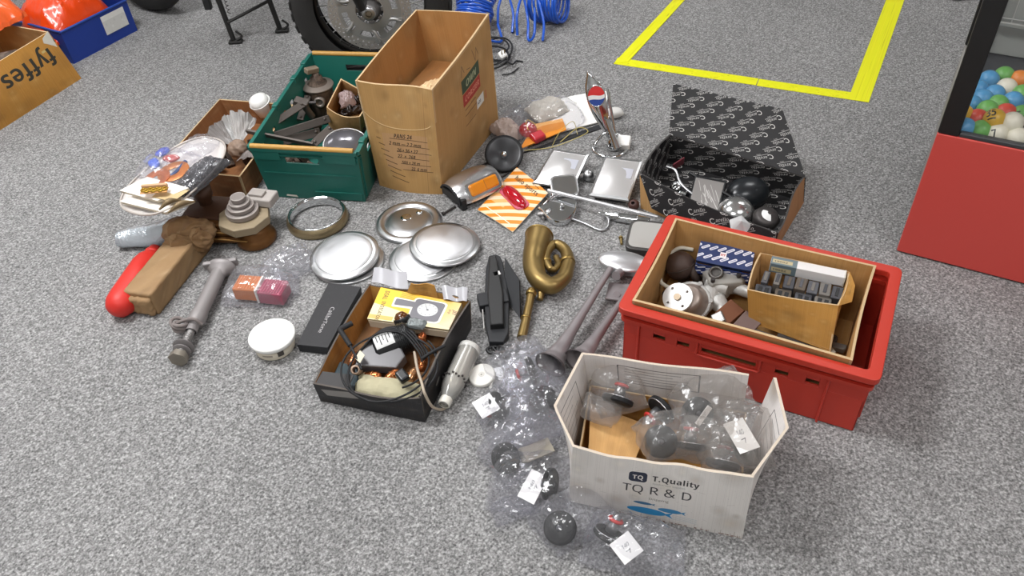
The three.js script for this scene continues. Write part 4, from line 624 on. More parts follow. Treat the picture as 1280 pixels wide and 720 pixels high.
// ---------- left of the spread: the old scale and what lies by it ----------
{
  const t = thing('balance_scale', 'old brown cast iron balance scale with a round bell-shaped bronze foot', 'scale', [-0.86, 0, -2.06]);
  const foot = [-0.7898, 0, -2.038], fx = foot[0], fz = foot[2];
  wpart(t, 'bell_foot', xf(lathe([[0, 0.078], [0.018, 0.078], [0.03, 0.072], [0.036, 0.062], [0.044, 0.058], [0.05, 0.05], [0.052, 0.036], [0.058, 0.03], [0.062, 0.02], [0.063, 0.008], [0.058, 0.002], [0, 0.002]], 48), [fx, 0, fz]), bronze);
  wpart(t, 'beam', [xf(rbox(0.2, 0.022, 0.05, 0.006), [-0.875, 0.05, -2.04], [0, -0.12, 0]), xf(rbox(0.2, 0.016, 0.036, 0.005), [-0.875, 0.068, -2.045], [0, -0.12, 0]), xf(rbox(0.2, 0.02, 0.062, 0.005), [-0.875, 0.028, -2.04], [0, -0.12, 0])], bronze);
  wpart(t, 'gilt_line', [rod([-0.965, 0.063, -2.025], [-0.80, 0.063, -1.985], 0.0025), rod([-0.965, 0.041, -2.02], [-0.8, 0.041, -1.98], 0.0025)], M(0x9a7440, 0.4, 0.5));
  wpart(t, 'column', [xf(lathe([[0.04, 0], [0.04, 0.02], [0.024, 0.04], [0.02, 0.09], [0.03, 0.11], [0.03, 0.14], [0, 0.14]], 28), [-0.95, 0.005, -2.14]), xf(rbox(0.16, 0.05, 0.12, 0.012), [-0.93, 0.06, -2.12], [0, -0.2, 0]), xf(rbox(0.09, 0.06, 0.1, 0.01), [-0.88, 0.05, -2.1], [0, -0.2, 0])], brownPaint);
  // octagonal plate
  const p = [-0.811, 0.088, -2.05], oct = []; for (let i = 0; i < 8; i++) oct.push([Math.cos(i * 0.7854 + 0.39) * 0.078, Math.sin(i * 0.7854 + 0.39) * 0.078]);
  wpart(t, 'weight_plate', [xf(extrude(oct, 0.022, 0.003), [p[0], p[1] - 0.02, p[2]], [-Math.PI / 2, 0, 0.2])], M(0x8f8067, 0.6, 0.1));
  wpart(t, 'plate_post', [rod([p[0], 0.05, p[2]], [p[0], p[1] - 0.02, p[2]], 0.03)], brownPaint);
  const g = 'stacked scale weights';
  const wt = (r, h, y, label) => { const o = thing('scale_weight', label, 'weight', [p[0] - 0.002, p[1] + 0.006 + y, p[2] - 0.006], 0, g); part(o, 'body', lathe([[0, 0], [r - 0.002, 0], [r, 0.002], [r, h - 0.004], [r - 0.003, h], [r * 0.8, h + 0.0005], [0, h + 0.0005]], 40), M(0x8d8580, 0.5, 0.35)); part(o, 'rim', xf(new THREE.TorusGeometry(r - 0.001, 0.0022, 8, 40).rotateX(Math.PI / 2), [0, h - 0.002, 0]), M(0xa39b95, 0.45, 0.35)); };
  wt(0.05, 0.018, 0, 'largest grey round weight, bottom of the stack on the scale plate'); wt(0.04, 0.015, 0.019, 'second grey weight of the stack on the scale plate, counted from below'); wt(0.031, 0.013, 0.035, 'third grey weight of the stack, just under the smallest'); wt(0.022, 0.016, 0.049, 'smallest grey weight on top of the stack on the scale plate');
  const o2 = thing('white_brick', 'pale square block behind the stacked scale weights', 'block', [p[0] + 0.05, p[1] + 0.003, p[2] - 0.06]); part(o2, 'block', xf(rbox(0.09, 0.03, 0.06, 0.006), [0, 0.018, 0], [0, -0.3, 0]), M(0xa8a19b, 0.6)); part(o2, 'lip', xf(rbox(0.05, 0.01, 0.03, 0.003), [-0.01, 0.037, 0], [0, -0.3, 0]), M(0x9b948e, 0.6));
}
// pan of the scale and its load
{
  const c = [-0.9806, 0.195, -2.124], t = thing('scale_pan', 'large white enamel pan with a worn rim, resting on the scale', 'scale pan', c);
  const ex = V(0.2, 0.05, -0.34).normalize(), n = V(-0.13, 1, 0.1).normalize();
  const shape = (s, y0, y1) => { const pos = [], idx = [], uv = [], N = 64, K = 10; for (let k = 0; k <= K; k++) for (let i = 0; i <= N; i++) { const a = i / N * 6.2832, f = k / K, e = Math.pow(f, 0.8), ca = Math.cos(a), sa = Math.sin(a), L = (ca > 0 ? 0.16 : 0.2) * s, B = 0.118 * s * (1 - 0.12 * ca); pos.push(Math.sign(ca) * Math.pow(Math.abs(ca), 0.75) * L * e, y0 + (y1 - y0) * Math.pow(f, 5), Math.sign(sa) * Math.pow(Math.abs(sa), 0.8) * B * e); uv.push(f, i / N); if (k < K && i < N) { const b = k * (N + 1) + i, d = b + N + 1; idx.push(b, b + 1, d, b + 1, d + 1, d); } } const g = new THREE.BufferGeometry(); g.setAttribute('position', new THREE.Float32BufferAttribute(pos, 3)); g.setAttribute('uv', new THREE.Float32BufferAttribute(uv, 2)); g.setIndex(idx); g.computeVertexNormals(); return g; };
  const enamel = MT(paint(256, 256, (x, w, h) => { x.fillStyle = '#d6d0cb'; x.fillRect(0, 0, w, h); speckle(x, w, h, 8, 300, ['#b5aaa2', '#efeae6', '#8d7f76'], 1, 12, 0.25); }), 0.35, 0, { clearcoat: 0.4 });
  part(t, 'dish', frame(merge([shape(1, 0, 0.03), shape(0.992, -0.003, 0.028)]), [0, 0, 0], ex, n), enamel);
  const rp = []; for (let i = 0; i < 64; i++) { const a = i / 64 * 6.2832, ca = Math.cos(a), sa = Math.sin(a); rp.push([Math.sign(ca) * Math.pow(Math.abs(ca), 0.75) * (ca > 0 ? 0.16 : 0.2), 0.03, Math.sign(sa) * Math.pow(Math.abs(sa), 0.8) * 0.118 * (1 - 0.12 * ca)]); }
  part(t, 'rim', frame(tube(rp, 0.0032, 180, 8, true), [0, 0, 0], ex, n), M(0xb9b0a8, 0.4, 0.2));
  const on = (px, h) => px;
  // booklets
  const cardM = M(0xe9e2d8, 0.7), bk = (a, b, c2, d, dy, label) => { const o = thing('booklet', label, 'booklet', [a[0], a[1] + dy, a[2]]); const P = [a, b, c2, d].map((p) => [p[0], p[1] + dy, p[2]]); wpart(o, 'cover', slab(P[0], P[1], P[2], P[3], 0.002), cardM); wpart(o, 'pages', slab(...P.map((p) => [p[0], p[1] - 0.003, p[2]]).map((p, i) => [p[0] * 0.99 + c2[0] * 0.01, p[1], p[2] * 0.99 + c2[2] * 0.01]), 0.006), M(0xc9bda8, 0.8)); };
  bk([-1.136, 0.215, -2.027], [-1.006, 0.215, -1.96], [-0.9211, 0.225, -2], [-1.064, 0.225, -2.074], 0.015, 'upper white booklet of the pair jutting from the scale pan');
  bk([-1.136, 0.205, -2.001], [-0.982, 0.205, -1.929], [-0.904, 0.215, -1.964], [-1.045, 0.215, -2.045], 0.004, 'lower white booklet of the pair jutting from the scale pan');
  single('card_strip', 'tan card sheet lying on the booklets in the scale pan', 'card', slab([-1.024, 0.234, -1.976], [-0.9555, 0.234, -1.944], [-0.9205, 0.236, -1.992], [-1.002, 0.236, -2.026], 0.001), M(0xc2aa7e, 0.8));
  const strip = (a, b, label, i) => { const A1 = A2(a), B1 = A2(b), m = A1.clone().add(B1).multiplyScalar(0.5).add(V(0, 0.012, 0)); single('metal_strip', label, 'metal strip', taper([[A1.x, A1.y, A1.z, 0.003], [m.x, m.y, m.z, 0.009], [B1.x, B1.y, B1.z, 0.003]], 20, 8), M(0x7d6a4d, 0.5, 0.4), 'tan metal strips'); };
  strip([-0.9846, 0.235, -1.908], [-0.9331, 0.235, -1.948], 'tan curved metal strip at the lower lip of the pan, left of its twin'); strip([-0.9582, 0.23, -1.897], [-0.8917, 0.23, -1.942], 'tan curved metal strip at the lower lip of the pan, right of its twin');
  // packet of washers
  const w0 = [-1.014, 0.25, -1.984], wp = thing('washer_packet', 'small flat packet of brass washers on the left of the scale pan', 'packet', w0), ring = [];
  for (let i = 0; i < 7; i++) ring.push(xf(new THREE.TorusGeometry(0.007, 0.0028, 7, 18).rotateX(Math.PI / 2), [-0.03 + i * 0.01, 0.004, 0.004 * (i % 2)]));
  part(wp, 'card', xf(rbox(0.078, 0.004, 0.026, 0.002), [0, 0, 0]), M(0xd09a5c, 0.5)); part(wp, 'washers', ring, M(0xa8872e, 0.35, 0.7)).userData.kind = 'stuff'; part(wp, 'backing', xf(rbox(0.076, 0.012, 0.01, 0.003), [0, 0.008, -0.012]), M(0xc79f7a, 0.5));
  // bags
  const b1 = [-1.01, 0.215, -2.128];
  const cb = thing('copper_rings', 'copper and orange gaskets inside the clear bag on the scale pan', 'gasket', [-1.034, 0.235, -2.065]); part(cb, 'disc', xf(lathe([[0.016, 0], [0.042, 0], [0.042, 0.004], [0.016, 0.004], [0.016, 0]], 36), [0, 0, 0], [0.1, 0, 0.15]), M(0xb3623a, 0.35, 0.5)); part(cb, 'disc', xf(lathe([[0.02, 0], [0.048, 0], [0.048, 0.004], [0.02, 0.004], [0.02, 0]], 36), [0.045, 0.004, -0.025], [0.05, 0, 0.1]), M(0xc07848, 0.3, 0.5));
  const blob = (p, s, m, label, name = 'blue_piece', cat = 'plastic piece') => single(name, label, cat, xf(rough(new THREE.IcosahedronGeometry(0.02, 4), 0.004, 40, s), p, [0, s, 0], [1.3, 0.5, 0.8]), m);
  blob([-1.062, 0.23, -2.223], 1, M(0x4a5fc0, 0.4), 'crumpled blue cap at the upper left in the clear bag on the pan'); blob([-1.076, 0.225, -2.17], 2, M(0x4a68c8, 0.4), 'small blue cap at the left edge of the clear bag on the pan');
  blob([-1.02, 0.235, -2.174], 3, M(0xb04a48, 0.4), 'dull red rubber bit between the blue caps in the clear bag', 'red_bit', 'part'); 
  single('blue_tube', 'dark blue curved tube in the middle of the scale pan', 'tube', tube([[-0.9969, 0.235, -2.068], [-0.9774, 0.24, -2.092], [-0.9657, 0.24, -2.142]], 0.007, 30, 10), M(0x2a4777, 0.3));
  single('clear_bag', 'clear plastic bag of copper and blue bits on the scale pan', 'bag', frame(pillow(0.17, 0.15, 0.04, 7, { amp: 0.006, freq: 26 }), [b1[0] - 0.02, b1[1] + 0.005, b1[2] - 0.005], [0.3, 0, -0.5], n), film);
  const s0 = [-0.9095, 0.212, -2.074], rr = rng(15), scr = [];
  for (let i = 0; i < 60; i++) { const a = rr() * 6.28, u = (rr() - 0.5) * 0.12, v = (rr() - 0.5) * 0.045; const q = A2(s0).addScaledVector(ex, u).add(V(0.06 * v, 0.012 + 0.014 * rr(), v)); scr.push(rod(q, q.clone().add(V(Math.cos(a) * 0.016, (rr() - 0.5) * 0.008, Math.sin(a) * 0.016)), 0.0022, 0.0022, 6), xf(new THREE.SphereGeometry(0.004, 8, 6), [q.x, q.y, q.z])); }
  single('screws', 'many small silver screws in the right hand bag on the scale pan', 'screws', scr, satin).userData.kind = 'stuff';
  single('clear_bag', 'grey clear bag of silver screws on the right side of the scale pan', 'bag', frame(pillow(0.18, 0.085, 0.034, 9, { amp: 0.006, freq: 34 }), [s0[0], s0[1] - 0.002, s0[2]], ex, n), new THREE.MeshPhysicalMaterial({ color: 0xa2a2a6, transmission: 0.86, thickness: 0, roughness: 0.12, ior: 1.5, side: THREE.DoubleSide }));
  single('clear_bag', 'empty clear bag rim bulging over the upper end of the scale pan', 'bag', frame(pillow(0.1, 0.12, 0.02, 13, { amp: 0.005, freq: 26 }), [-0.9428, 0.225, -2.234], ex, n), film);
}
// silver cover, red bottle, wrapped block
{
  const a = [-1.213, 0.03, -2.053], b = [-1.031, 0.05, -2.055];
  const t = thing('silver_cover', 'shiny silver crumpled cover lying left of the scale', 'cover', [a[0], 0, a[2]]);
  const silver = new THREE.MeshPhysicalMaterial({ color: 0xdbe3ea, roughness: 0.3, metalness: 0.8, bumpMap: mottle, bumpScale: 0.004, side: THREE.DoubleSide });
  wpart(t, 'body', taper([[a[0], a[1], a[2], 0.028], [a[0] + 0.03, a[1] + 0.001, a[2] - 0.004, 0.031], [(a[0] + b[0]) / 2, 0.036, (a[2] + b[2]) / 2, 0.036], [b[0], b[1], b[2], 0.04]], 60, 40), silver);
  wpart(t, 'end_fold', [taper([[a[0] - 0.012, a[1] + 0.004, a[2] + 0.001, 0.026], [a[0] + 0.004, a[1] + 0.001, a[2], 0.0285]], 8, 6)], silver);
  const p = [-1.116, 0.042, -1.728], q = [-1.081, 0.04, -1.96];
  const r = thing('red_bottle', 'red rounded metal bottle lying beside the brown paper parcel', 'bottle', [p[0], 0, p[2]]), d = A2(q).sub(A2(p)), L = d.length();
  const g = lathe([[0, -0.03], [0.018, -0.027], [0.032, -0.016], [0.0405, 0.004], [0.042, 0.03], [0.041, L * 0.72], [0.036, L * 0.84], [0.026, L * 0.93], [0.022, L * 0.97], [0.022, L * 1.06], [0, L * 1.06]], 48);
  const red = new THREE.MeshPhysicalMaterial({ color: 0xc92a20, roughness: 0.5 });
  wpart(r, 'body', aim(g, d, p), red); wpart(r, 'collar', aim(lathe([[0.022, 0], [0.026, 0.002], [0.026, 0.012], [0.022, 0.014]], 36), d, A2(p).addScaledVector(d.clone().normalize(), L * 0.94)), red);
  const s = thing('paper_parcel', 'long square parcel in creased brown paper, its far end gathered in crumples', 'parcel', [-1.02, 0, -1.88]);
  const e0 = V(-1.055, 0.038, -1.735), e1 = V(-0.97, 0.038, -2.03), dir = e1.clone().sub(e0), yaw = Math.atan2(-dir.x, -dir.z), len = dir.length();
  const kraft = MT(card('#9a7b56', 98, null, 512, 512, false), 0.75);
  const bg = new THREE.BoxGeometry(0.086, 0.074, len, 14, 12, 40);
  wpart(s, 'wrapping', xf(rough(bg, 0.0016, 30, 4, true), [(e0.x + e1.x) / 2, 0.041, (e0.z + e1.z) / 2], [0, yaw, 0]), kraft);
  const gp = [-0.9705, 0.078, -1.99], kd = MT(card('#8b6a45', 94, null, 256, 256, false), 0.75);
  wpart(s, 'gathered_end', [xf(rough(new THREE.SphereGeometry(0.056, 72, 48), 0.008, 26, 3, true), [gp[0], gp[1] - 0.006, gp[2] - 0.012], [0, 0.2, 0], [1.2, 0.72, 0.7]), xf(rough(new THREE.SphereGeometry(0.032, 48, 32), 0.008, 40, 9, true), [gp[0] - 0.02, gp[1] - 0.01, gp[2] + 0.03], [0, 0, 0], [1.3, 0.9, 0.7]), xf(rough(new THREE.SphereGeometry(0.03, 48, 32), 0.008, 42, 5, true), [gp[0] + 0.035, gp[1] - 0.008, gp[2] + 0.022], [0, 0, 0], [1, 1, 0.7]), xf(rough(new THREE.SphereGeometry(0.04, 48, 32), 0.004, 30, 7, true), [gp[0] - 0.03, gp[1] + 0.012, gp[2] - 0.015], [0, 0, 0.3], [1.3, 0.8, 0.9])], kd);
  wpart(s, 'end_fold', [xf(rough(new THREE.BoxGeometry(0.07, 0.05, 0.012, 14, 10, 3), 0.004, 60, 2, true), [e0.x - 0.002, 0.036, e0.z + 0.004], [0, yaw, 0])], kraft);
}
// grey clamp stand
{
  const m = M(0x8d8887, 0.55, 0.35), a = V(-0.862, 0.035, -1.835), b = V(-0.895, 0.03, -1.54), d = b.clone().sub(a).normalize(), at = (k) => a.clone().addScaledVector(d, k), L = b.distanceTo(a);
  const t = thing('prop_stand', 'grey painted metal prop with a flared foot and a rope knot, lying on the carpet', 'metal prop', [a.x, 0, a.z]);
  wpart(t, 'flared_foot', [aim(lathe([[0, -0.018], [0.02, -0.018], [0.044, -0.012], [0.046, -0.006], [0.04, 0.004], [0.026, 0.014], [0.022, 0.03]], 40).scale(1, 1, 0.75), d, at(-0.03)), xf(rbox(0.1, 0.028, 0.014, 0.004), [at(-0.04).x, 0.048, at(-0.04).z], [0.2, 0.1, 0])], m);
  wpart(t, 'shaft', aim(lathe([[0.018, 0], [0.021, 0.02], [0.021, L * 0.62], [0.024, L * 0.63], [0.024, L * 0.74], [0.015, L * 0.76], [0.015, L * 0.86]], 32), d, at(-0.03)), m);
  wpart(t, 'screw', [aim(new THREE.CylinderGeometry(0.011, 0.011, 0.1, 20), d, at(L * 0.86)), ...Array.from({ length: 12 }, (_, i) => aim(new THREE.TorusGeometry(0.011, 0.0016, 6, 20).rotateX(Math.PI / 2), d, at(L * 0.8 + i * 0.0055)))], steel);
  wpart(t, 'washer', [aim(lathe([[0.008, -0.003], [0.028, -0.002], [0.029, 0.002], [0.008, 0.004]], 32), d, at(L * 0.94)), aim(lathe([[0.008, -0.003], [0.024, -0.002], [0.024, 0.002], [0.008, 0.004]], 32), d, at(L * 0.99))], m);
  wpart(t, 'hex_head', aim(new THREE.CylinderGeometry(0.026, 0.024, 0.02, 6), d, at(L * 1.07)), M(0x867f74, 0.5, 0.5));
  const k = at(L * 0.66), kn = []; for (let i = 0; i <= 60; i++) { const q = i / 60 * 6.2832 * 2.5; kn.push([k.x - 0.038 + 0.02 * Math.cos(q) + 0.006 * Math.sin(q * 0.4), 0.035 + 0.012 * Math.sin(q * 0.8), k.z + 0.018 * Math.sin(q)]); }
  wpart(t, 'rope_knot', [tube(kn, 0.005, 160, 8), tube([kn[60], [k.x - 0.02, 0.05, k.z], [k.x + 0.01, 0.06, k.z + 0.01], [k.x + 0.026, 0.04, k.z + 0.012]], 0.005, 40, 8)], M(0x7c7370, 0.8));
}
// bag of lenses
{
  const lens = (p, c, label, rot) => { const o = thing('lamp_lens', label, 'lamp lens', p, rot); part(o, 'lens', rbox(0.075, 0.045, 0.062, 0.006, 3), M(c, 0.3, 0, { transmission: 0.2, thickness: 0, clearcoat: 0.5 })); const ribs = []; for (let i = 0; i < 9; i++) ribs.push(xf(rbox(0.003, 0.0025, 0.056, 0.001, 1), [-0.032 + i * 0.008, 0.0235, 0])); part(o, 'ribs', ribs, M(c, 0.3)).userData.kind = 'stuff'; };
  lens([-0.7575, 0.03, -1.777], 0xd98044, 'orange ribbed lamp lens, left of the pair in the clear bag', -0.2); lens([-0.6823, 0.028, -1.754], 0xb4566e, 'dusky pink lamp lens, right of the pair in the clear bag', -0.25);
  single('white_strip', 'thin white strip between the orange and pink lenses', 'strip', xf(rbox(0.006, 0.05, 0.066, 0.002), [-0.7222, 0.032, -1.765], [0, -0.2, 0]), white);
  single('clear_bag', 'clear bag holding an orange and a pink lens, beside the white tub', 'bag', xf(pillow(0.22, 0.14, 0.058, 17, { amp: 0.006, freq: 22, px: 4 }), [-0.7298, 0, -1.786], [0, -0.15, 0]), film);
  single('clear_bag', 'crumpled empty neck of the lens bag, spreading towards the hubcaps', 'bag', xf(pillow(0.17, 0.13, 0.035, 19, { amp: 0.009, freq: 24 }), [-0.6702, 0, -1.887], [0, 0.6, 0]), film);
}
// white tub
{
  const c = [-0.6523, 0, -1.56], t = thing('plastic_tub', 'white round plastic tub with a white lid and a small dark label', 'tub', c);
  part(t, 'tub', lathe([[0, 0.001], [0.05, 0.001], [0.053, 0.004], [0.058, 0.044], [0, 0.044]], 56), M(0xcfc6b4, 0.5)); part(t, 'lid', lathe([[0.058, 0.036], [0.062, 0.038], [0.063, 0.046], [0.061, 0.05], [0.054, 0.0515], [0.052, 0.05], [0, 0.05]], 56), white);
  part(t, 'label', new THREE.CylinderGeometry(0.0574, 0.0558, 0.018, 12, 1, true, 0.35, 0.3).translate(0, 0.024, 0), M(0x4b4540, 0.6)); part(t, 'print', new THREE.CylinderGeometry(0.0566, 0.0560, 0.006, 16, 1, true, -0.4, 0.5).translate(0, 0.022, 0), M(0x9a9186, 0.6));
}
// black case with lettering
{
  const t = thing('black_case', 'flat black box with pale lettering along its lid, beside the white tub', 'box', [-0.52, 0, -1.64]), a = [-0.585, -1.535], b = [-0.5, -1.515], c = [-0.432, -1.748], d = [-0.528, -1.775], h = 0.03;
  const lid = MT(paint(256, 512, (x, w, h2) => { x.fillStyle = '#262527'; x.fillRect(0, 0, w, h2); speckle(x, w, h2, 5, 300, ['#3a393a', '#151516', '#4a484a'], 1, 14, 0.2); x.save(); x.translate(w * 0.53, h2 * 0.59); x.rotate(Math.PI / 2 + Math.PI); x.fillStyle = '#b9b6b6'; x.font = '44px sans-serif'; x.textAlign = 'center'; x.textBaseline = 'middle'; x.rotate(Math.PI); x.fillText('CalibrTone', 0, 0); x.restore(); }), 0.55);
  wpart(t, 'lid', slab([...[a[0]], h, a[1]], [b[0], h, b[1]], [c[0], h, c[1]], [d[0], h, d[1]], 0.012), [lid, matBlack, matBlack]);
  const s = (k) => [a, b, c, d].map((p, i, q) => { const mx = (a[0] + c[0]) / 2, mz = (a[1] + c[1]) / 2; return [mx + (p[0] - mx) * 0.985, k, mz + (p[1] - mz) * 0.985]; });
  wpart(t, 'tray', slab(...s(0.0175), 0.0165), matBlack);
}
// chrome ring
{
  const c = [-0.6069, 0, -2.112], t = thing('headlamp_ring', 'round chrome headlamp ring with a tarnished outside, lying open on the carpet', 'headlamp ring', c);
  part(t, 'outer_band', lathe([[0.093, 0.004], [0.097, 0.002], [0.099, 0.012], [0.096, 0.026], [0.09, 0.033]], 72), M(0x9a8a6a, 0.35, 0.8)); part(t, 'inner_band', lathe([[0.09, 0.033], [0.085, 0.034], [0.082, 0.03], [0.081, 0.01], [0.084, 0.004]], 72), chrome);
  part(t, 'lip', xf(new THREE.TorusGeometry(0.088, 0.003, 10, 72).rotateX(Math.PI / 2), [0, 0.034, 0]), chrome); part(t, 'clip', xf(rbox(0.012, 0.01, 0.006, 0.002), [0.04, 0.012, -0.078], [0, 0.4, 0]), steel);
}
// hubcaps
{
  const cap = (p, tilt, label, kind = 0) => {
    const o = thing('hubcap', label, 'hubcap', p, 0, 'chrome hubcaps'); o.rotation.set(tilt[0], 0, tilt[1]);
    const face = kind ? [[0, 0.02], [0.018, 0.0205], [0.024, 0.018], [0.05, 0.0165], [0.066, 0.012], [0.076, 0.005]] : [[0, 0.0225], [0.02, 0.0222], [0.045, 0.0205], [0.068, 0.0172], [0.08, 0.0145], [0.086, 0.0115]];
    part(o, 'dome', lathe(face, 72), kind ? satin : dullChrome);
    part(o, 'rim', lathe(kind ? [[0.076, 0.005], [0.08, 0.01], [0.09, 0.014], [0.1, 0.011], [0.106, 0.004], [0.104, 0], [0.098, 0.001]] : [[0.086, 0.0115], [0.0875, 0.009], [0.092, 0.011], [0.096, 0.008], [0.103, 0.007], [0.107, 0.003], [0.106, 0], [0.1, 0.001]], 72), satin);
    if (kind) part(o, 'boss', [xf(lathe([[0, 0.006], [0.008, 0.005], [0.011, 0]], 24), [0.035, 0.017, -0.03]), xf(lathe([[0, 0.004], [0.014, 0.003], [0.018, 0]], 24), [-0.006, 0.02, -0.006])], chrome);
    return o;
  };
  cap([-0.4849, 0.001, -1.899], [0, 0], 'lower chrome hubcap of the left pair, mostly covered'); cap([-0.4951, 0.024, -1.899], [0.06, 0.05], 'upper worn chrome hubcap of the left pair, by the lens bag');
  cap([-0.3128, 0.001, -2.068], [0, 0], 'chrome hubcap with a wide rim and raised centre, the furthest back', 1);
  cap([-0.2586, 0.001, -1.885], [0, 0], 'chrome hubcap lying flat behind the shoe box, partly covered by another'); cap([-0.1936, 0.024, -1.919], [-0.02, -0.06], 'worn grey hubcap on top of another, nearest the striped card');
}

// ---------- in and around the black box of electrical parts ----------
{
  // boxed dial
  const q = [[-0.3925, 0.07, -1.574], [-0.1729, 0.07, -1.51], [-0.137, 0.092, -1.584], [-0.3593, 0.092, -1.671]];
  const t = thing('boxed_gauge', 'yellow and white box printed with a round dial, in the black box', 'box', [q[0][0], 0.03, q[0][2]]);
  const top = MT(paint(512, 320, (x, w, h) => {
    const g = x.createLinearGradient(w * 0.2, 0, w, h * 0.6); g.addColorStop(0, '#efc21c'); g.addColorStop(0.45, '#f0b61e'); g.addColorStop(1, '#e3c6a6'); x.fillStyle = g; x.fillRect(0, 0, w, h);
    x.fillStyle = '#e9dcae'; x.beginPath(); x.moveTo(0, h * 0.5); x.lineTo(w * 0.3, h * 0.62); x.lineTo(w, h * 0.95); x.lineTo(w, h); x.lineTo(0, h); x.fill();
    x.fillStyle = '#d9b35a'; x.fillRect(0, h * 0.85, w * 0.3, 40);
    x.fillStyle = '#efe6d6'; x.beginPath(); x.roundRect(w * 0.22, h * 0.24, w * 0.38, h * 0.3, 12); x.fill(); x.beginPath(); x.roundRect(w * 0.46, h * 0.1, w * 0.4, h * 0.78, 30); x.fill();
    x.fillStyle = '#6a686e'; x.beginPath(); x.roundRect(w * 0.245, h * 0.28, w * 0.3, h * 0.2, 10); x.fill(); x.beginPath(); x.roundRect(w * 0.48, h * 0.14, w * 0.355, h * 0.7, 26); x.fill();
    x.fillStyle = '#cfd0cf'; x.beginPath(); x.ellipse(w * 0.66, h * 0.47, 62, 74, 0, 0, 7); x.fill(); x.strokeStyle = '#77777a'; x.lineWidth = 3; for (let i = 0; i < 12; i++) { const a = i / 12 * 6.283; x.beginPath(); x.moveTo(w * 0.66 + Math.cos(a) * 44, h * 0.47 + Math.sin(a) * 54); x.lineTo(w * 0.66 + Math.cos(a) * 55, h * 0.47 + Math.sin(a) * 66); x.stroke(); } x.beginPath(); x.moveTo(w * 0.66, h * 0.47); x.lineTo(w * 0.62, h * 0.35); x.stroke(); x.fillStyle = '#55555a'; x.beginPath(); x.arc(w * 0.66, h * 0.47, 8, 0, 7); x.fill();
    x.fillStyle = '#5c4a14'; x.save(); x.translate(w * 0.08, h * 0.08); x.rotate(Math.PI / 2); x.font = 'bold 40px sans-serif'; x.fillText('DIAL', 0, 0); x.font = 'bold 34px sans-serif'; x.fillText('INDICATOR', h * 0.34, -6); x.restore();
    x.fillStyle = '#8f7a1c'; for (let i = 0; i < 5; i++) x.fillRect(w * 0.28, h * (0.03 + i * 0.045), 90 - 9 * (i % 3), 5);
    x.save(); x.translate(w * 0.95, h * 0.3); x.rotate(Math.PI / 2); x.fillStyle = '#4b3a30'; x.font = 'bold italic 34px sans-serif'; x.fillText('JET', 0, 0); x.font = '20px sans-serif'; x.fillText('gauge', 0, 24); x.restore();
  }), 0.4);
  wpart(t, 'box', slab(q[0], q[1], q[2], q[3], 0.03), [top, offWhite, M(0xd8c9a6, 0.6)]);
  wpart(t, 'side_print', slab(A2(q[0]).add(V(0.004, -0.027, 0.004)), A2(q[1]).add(V(-0.002, -0.027, 0.004)), A2(q[1]).add(V(-0.002, -0.004, 0.004)), A2(q[0]).add(V(0.004, -0.004, 0.004)), 0.001), M(0xcdbda5, 0.6));
  // black coil with label
  const c = [-0.3122, 0.068, -1.48], m = thing('ignition_coil', 'black round motor with a white label, wound in cable in the black box', 'motor', c);
  const ax = V(0.82, 0.12, -0.28).normalize();
  part(m, 'body', aim(lathe([[0, -0.055], [0.034, -0.055], [0.04, -0.048], [0.04, 0.036], [0.036, 0.044], [0, 0.044]], 40), ax, [0, 0, 0]), blackPlastic);
  part(m, 'fins', Array.from({ length: 7 }, (_, i) => aim(new THREE.TorusGeometry(0.0405, 0.002, 6, 40).rotateX(Math.PI / 2), ax, ax.clone().multiplyScalar(0.006 + i * 0.0048))), blackPlastic).userData.kind = 'stuff';
  const lab = new THREE.CylinderGeometry(0.0408, 0.0408, 0.05, 20, 1, true, (() => { const q = new THREE.Quaternion().setFromUnitVectors(V(0, 1, 0), ax).invert(), w = V(-0.1, 1, 0.35).applyQuaternion(q); return Math.atan2(w.x, w.z) - 0.5; })(), 1.0); part(m, 'label', aim(lab, ax, ax.clone().multiplyScalar(-0.024)), MT(paint(128, 96, (x, w, h) => { x.fillStyle = '#dcdcda'; x.fillRect(0, 0, w, h); x.fillStyle = '#333'; for (let i = 0; i < 5; i++) x.fillRect(14, 14 + i * 16, 60 + 30 * (i % 2), 5); }), 0.5), 'white label');
  part(m, 'cap', [aim(lathe([[0, 0.036], [0.014, 0.036], [0.016, 0.05], [0.01, 0.058], [0, 0.058]], 24), ax, [0, 0, 0])], M(0x2a2522, 0.3));
  const y = [-0.2987, 0.075, -1.56], ic = thing('brown_dome', 'shiny brown and black dome beside the dial box', 'dome', y); part(ic, 'dome', xf(lathe([[0, 0.018], [0.01, 0.017], [0.018, 0.008], [0.02, -0.01]], 24), [0, 0, 0], [-0.5, 0, 0.3]), M(0x5a3416, 0.15)); part(ic, 'collar', xf(lathe([[0.02, -0.012], [0.023, -0.01], [0.023, 0.002], [0.02, 0.004]], 24), [0, 0, 0], [-0.5, 0, 0.3]), black);
  single('grey_block', 'dark grey flat moulded block in front of the black motor', 'block', xf(extrude([[-0.055, -0.026], [0.045, -0.03], [0.062, 0.0], [0.045, 0.03], [-0.04, 0.034]], 0.03, 0.004), [-0.3482, 0.045, -1.437], [-Math.PI / 2 + 0.25, 0, -0.1]), M(0x5d5b5d, 0.28));
  single('foil_piece', 'crumpled grey foil over the corner of the dial box', 'foil', xf(pillow(0.05, 0.03, 0.008, 33, { amp: 0.004, freq: 50 }), [-0.2574, 0.085, -1.519], [0.3, -0.3, 0]), M(0x8a9090, 0.3, 0.2));
  // cable loops
  const cab = thing('electric_cable', 'looped black cable lying over the motor in the black box', 'cable', [-0.33, 0.05, -1.47]), k0 = [-0.3179, 0.09, -1.393], pts = [];
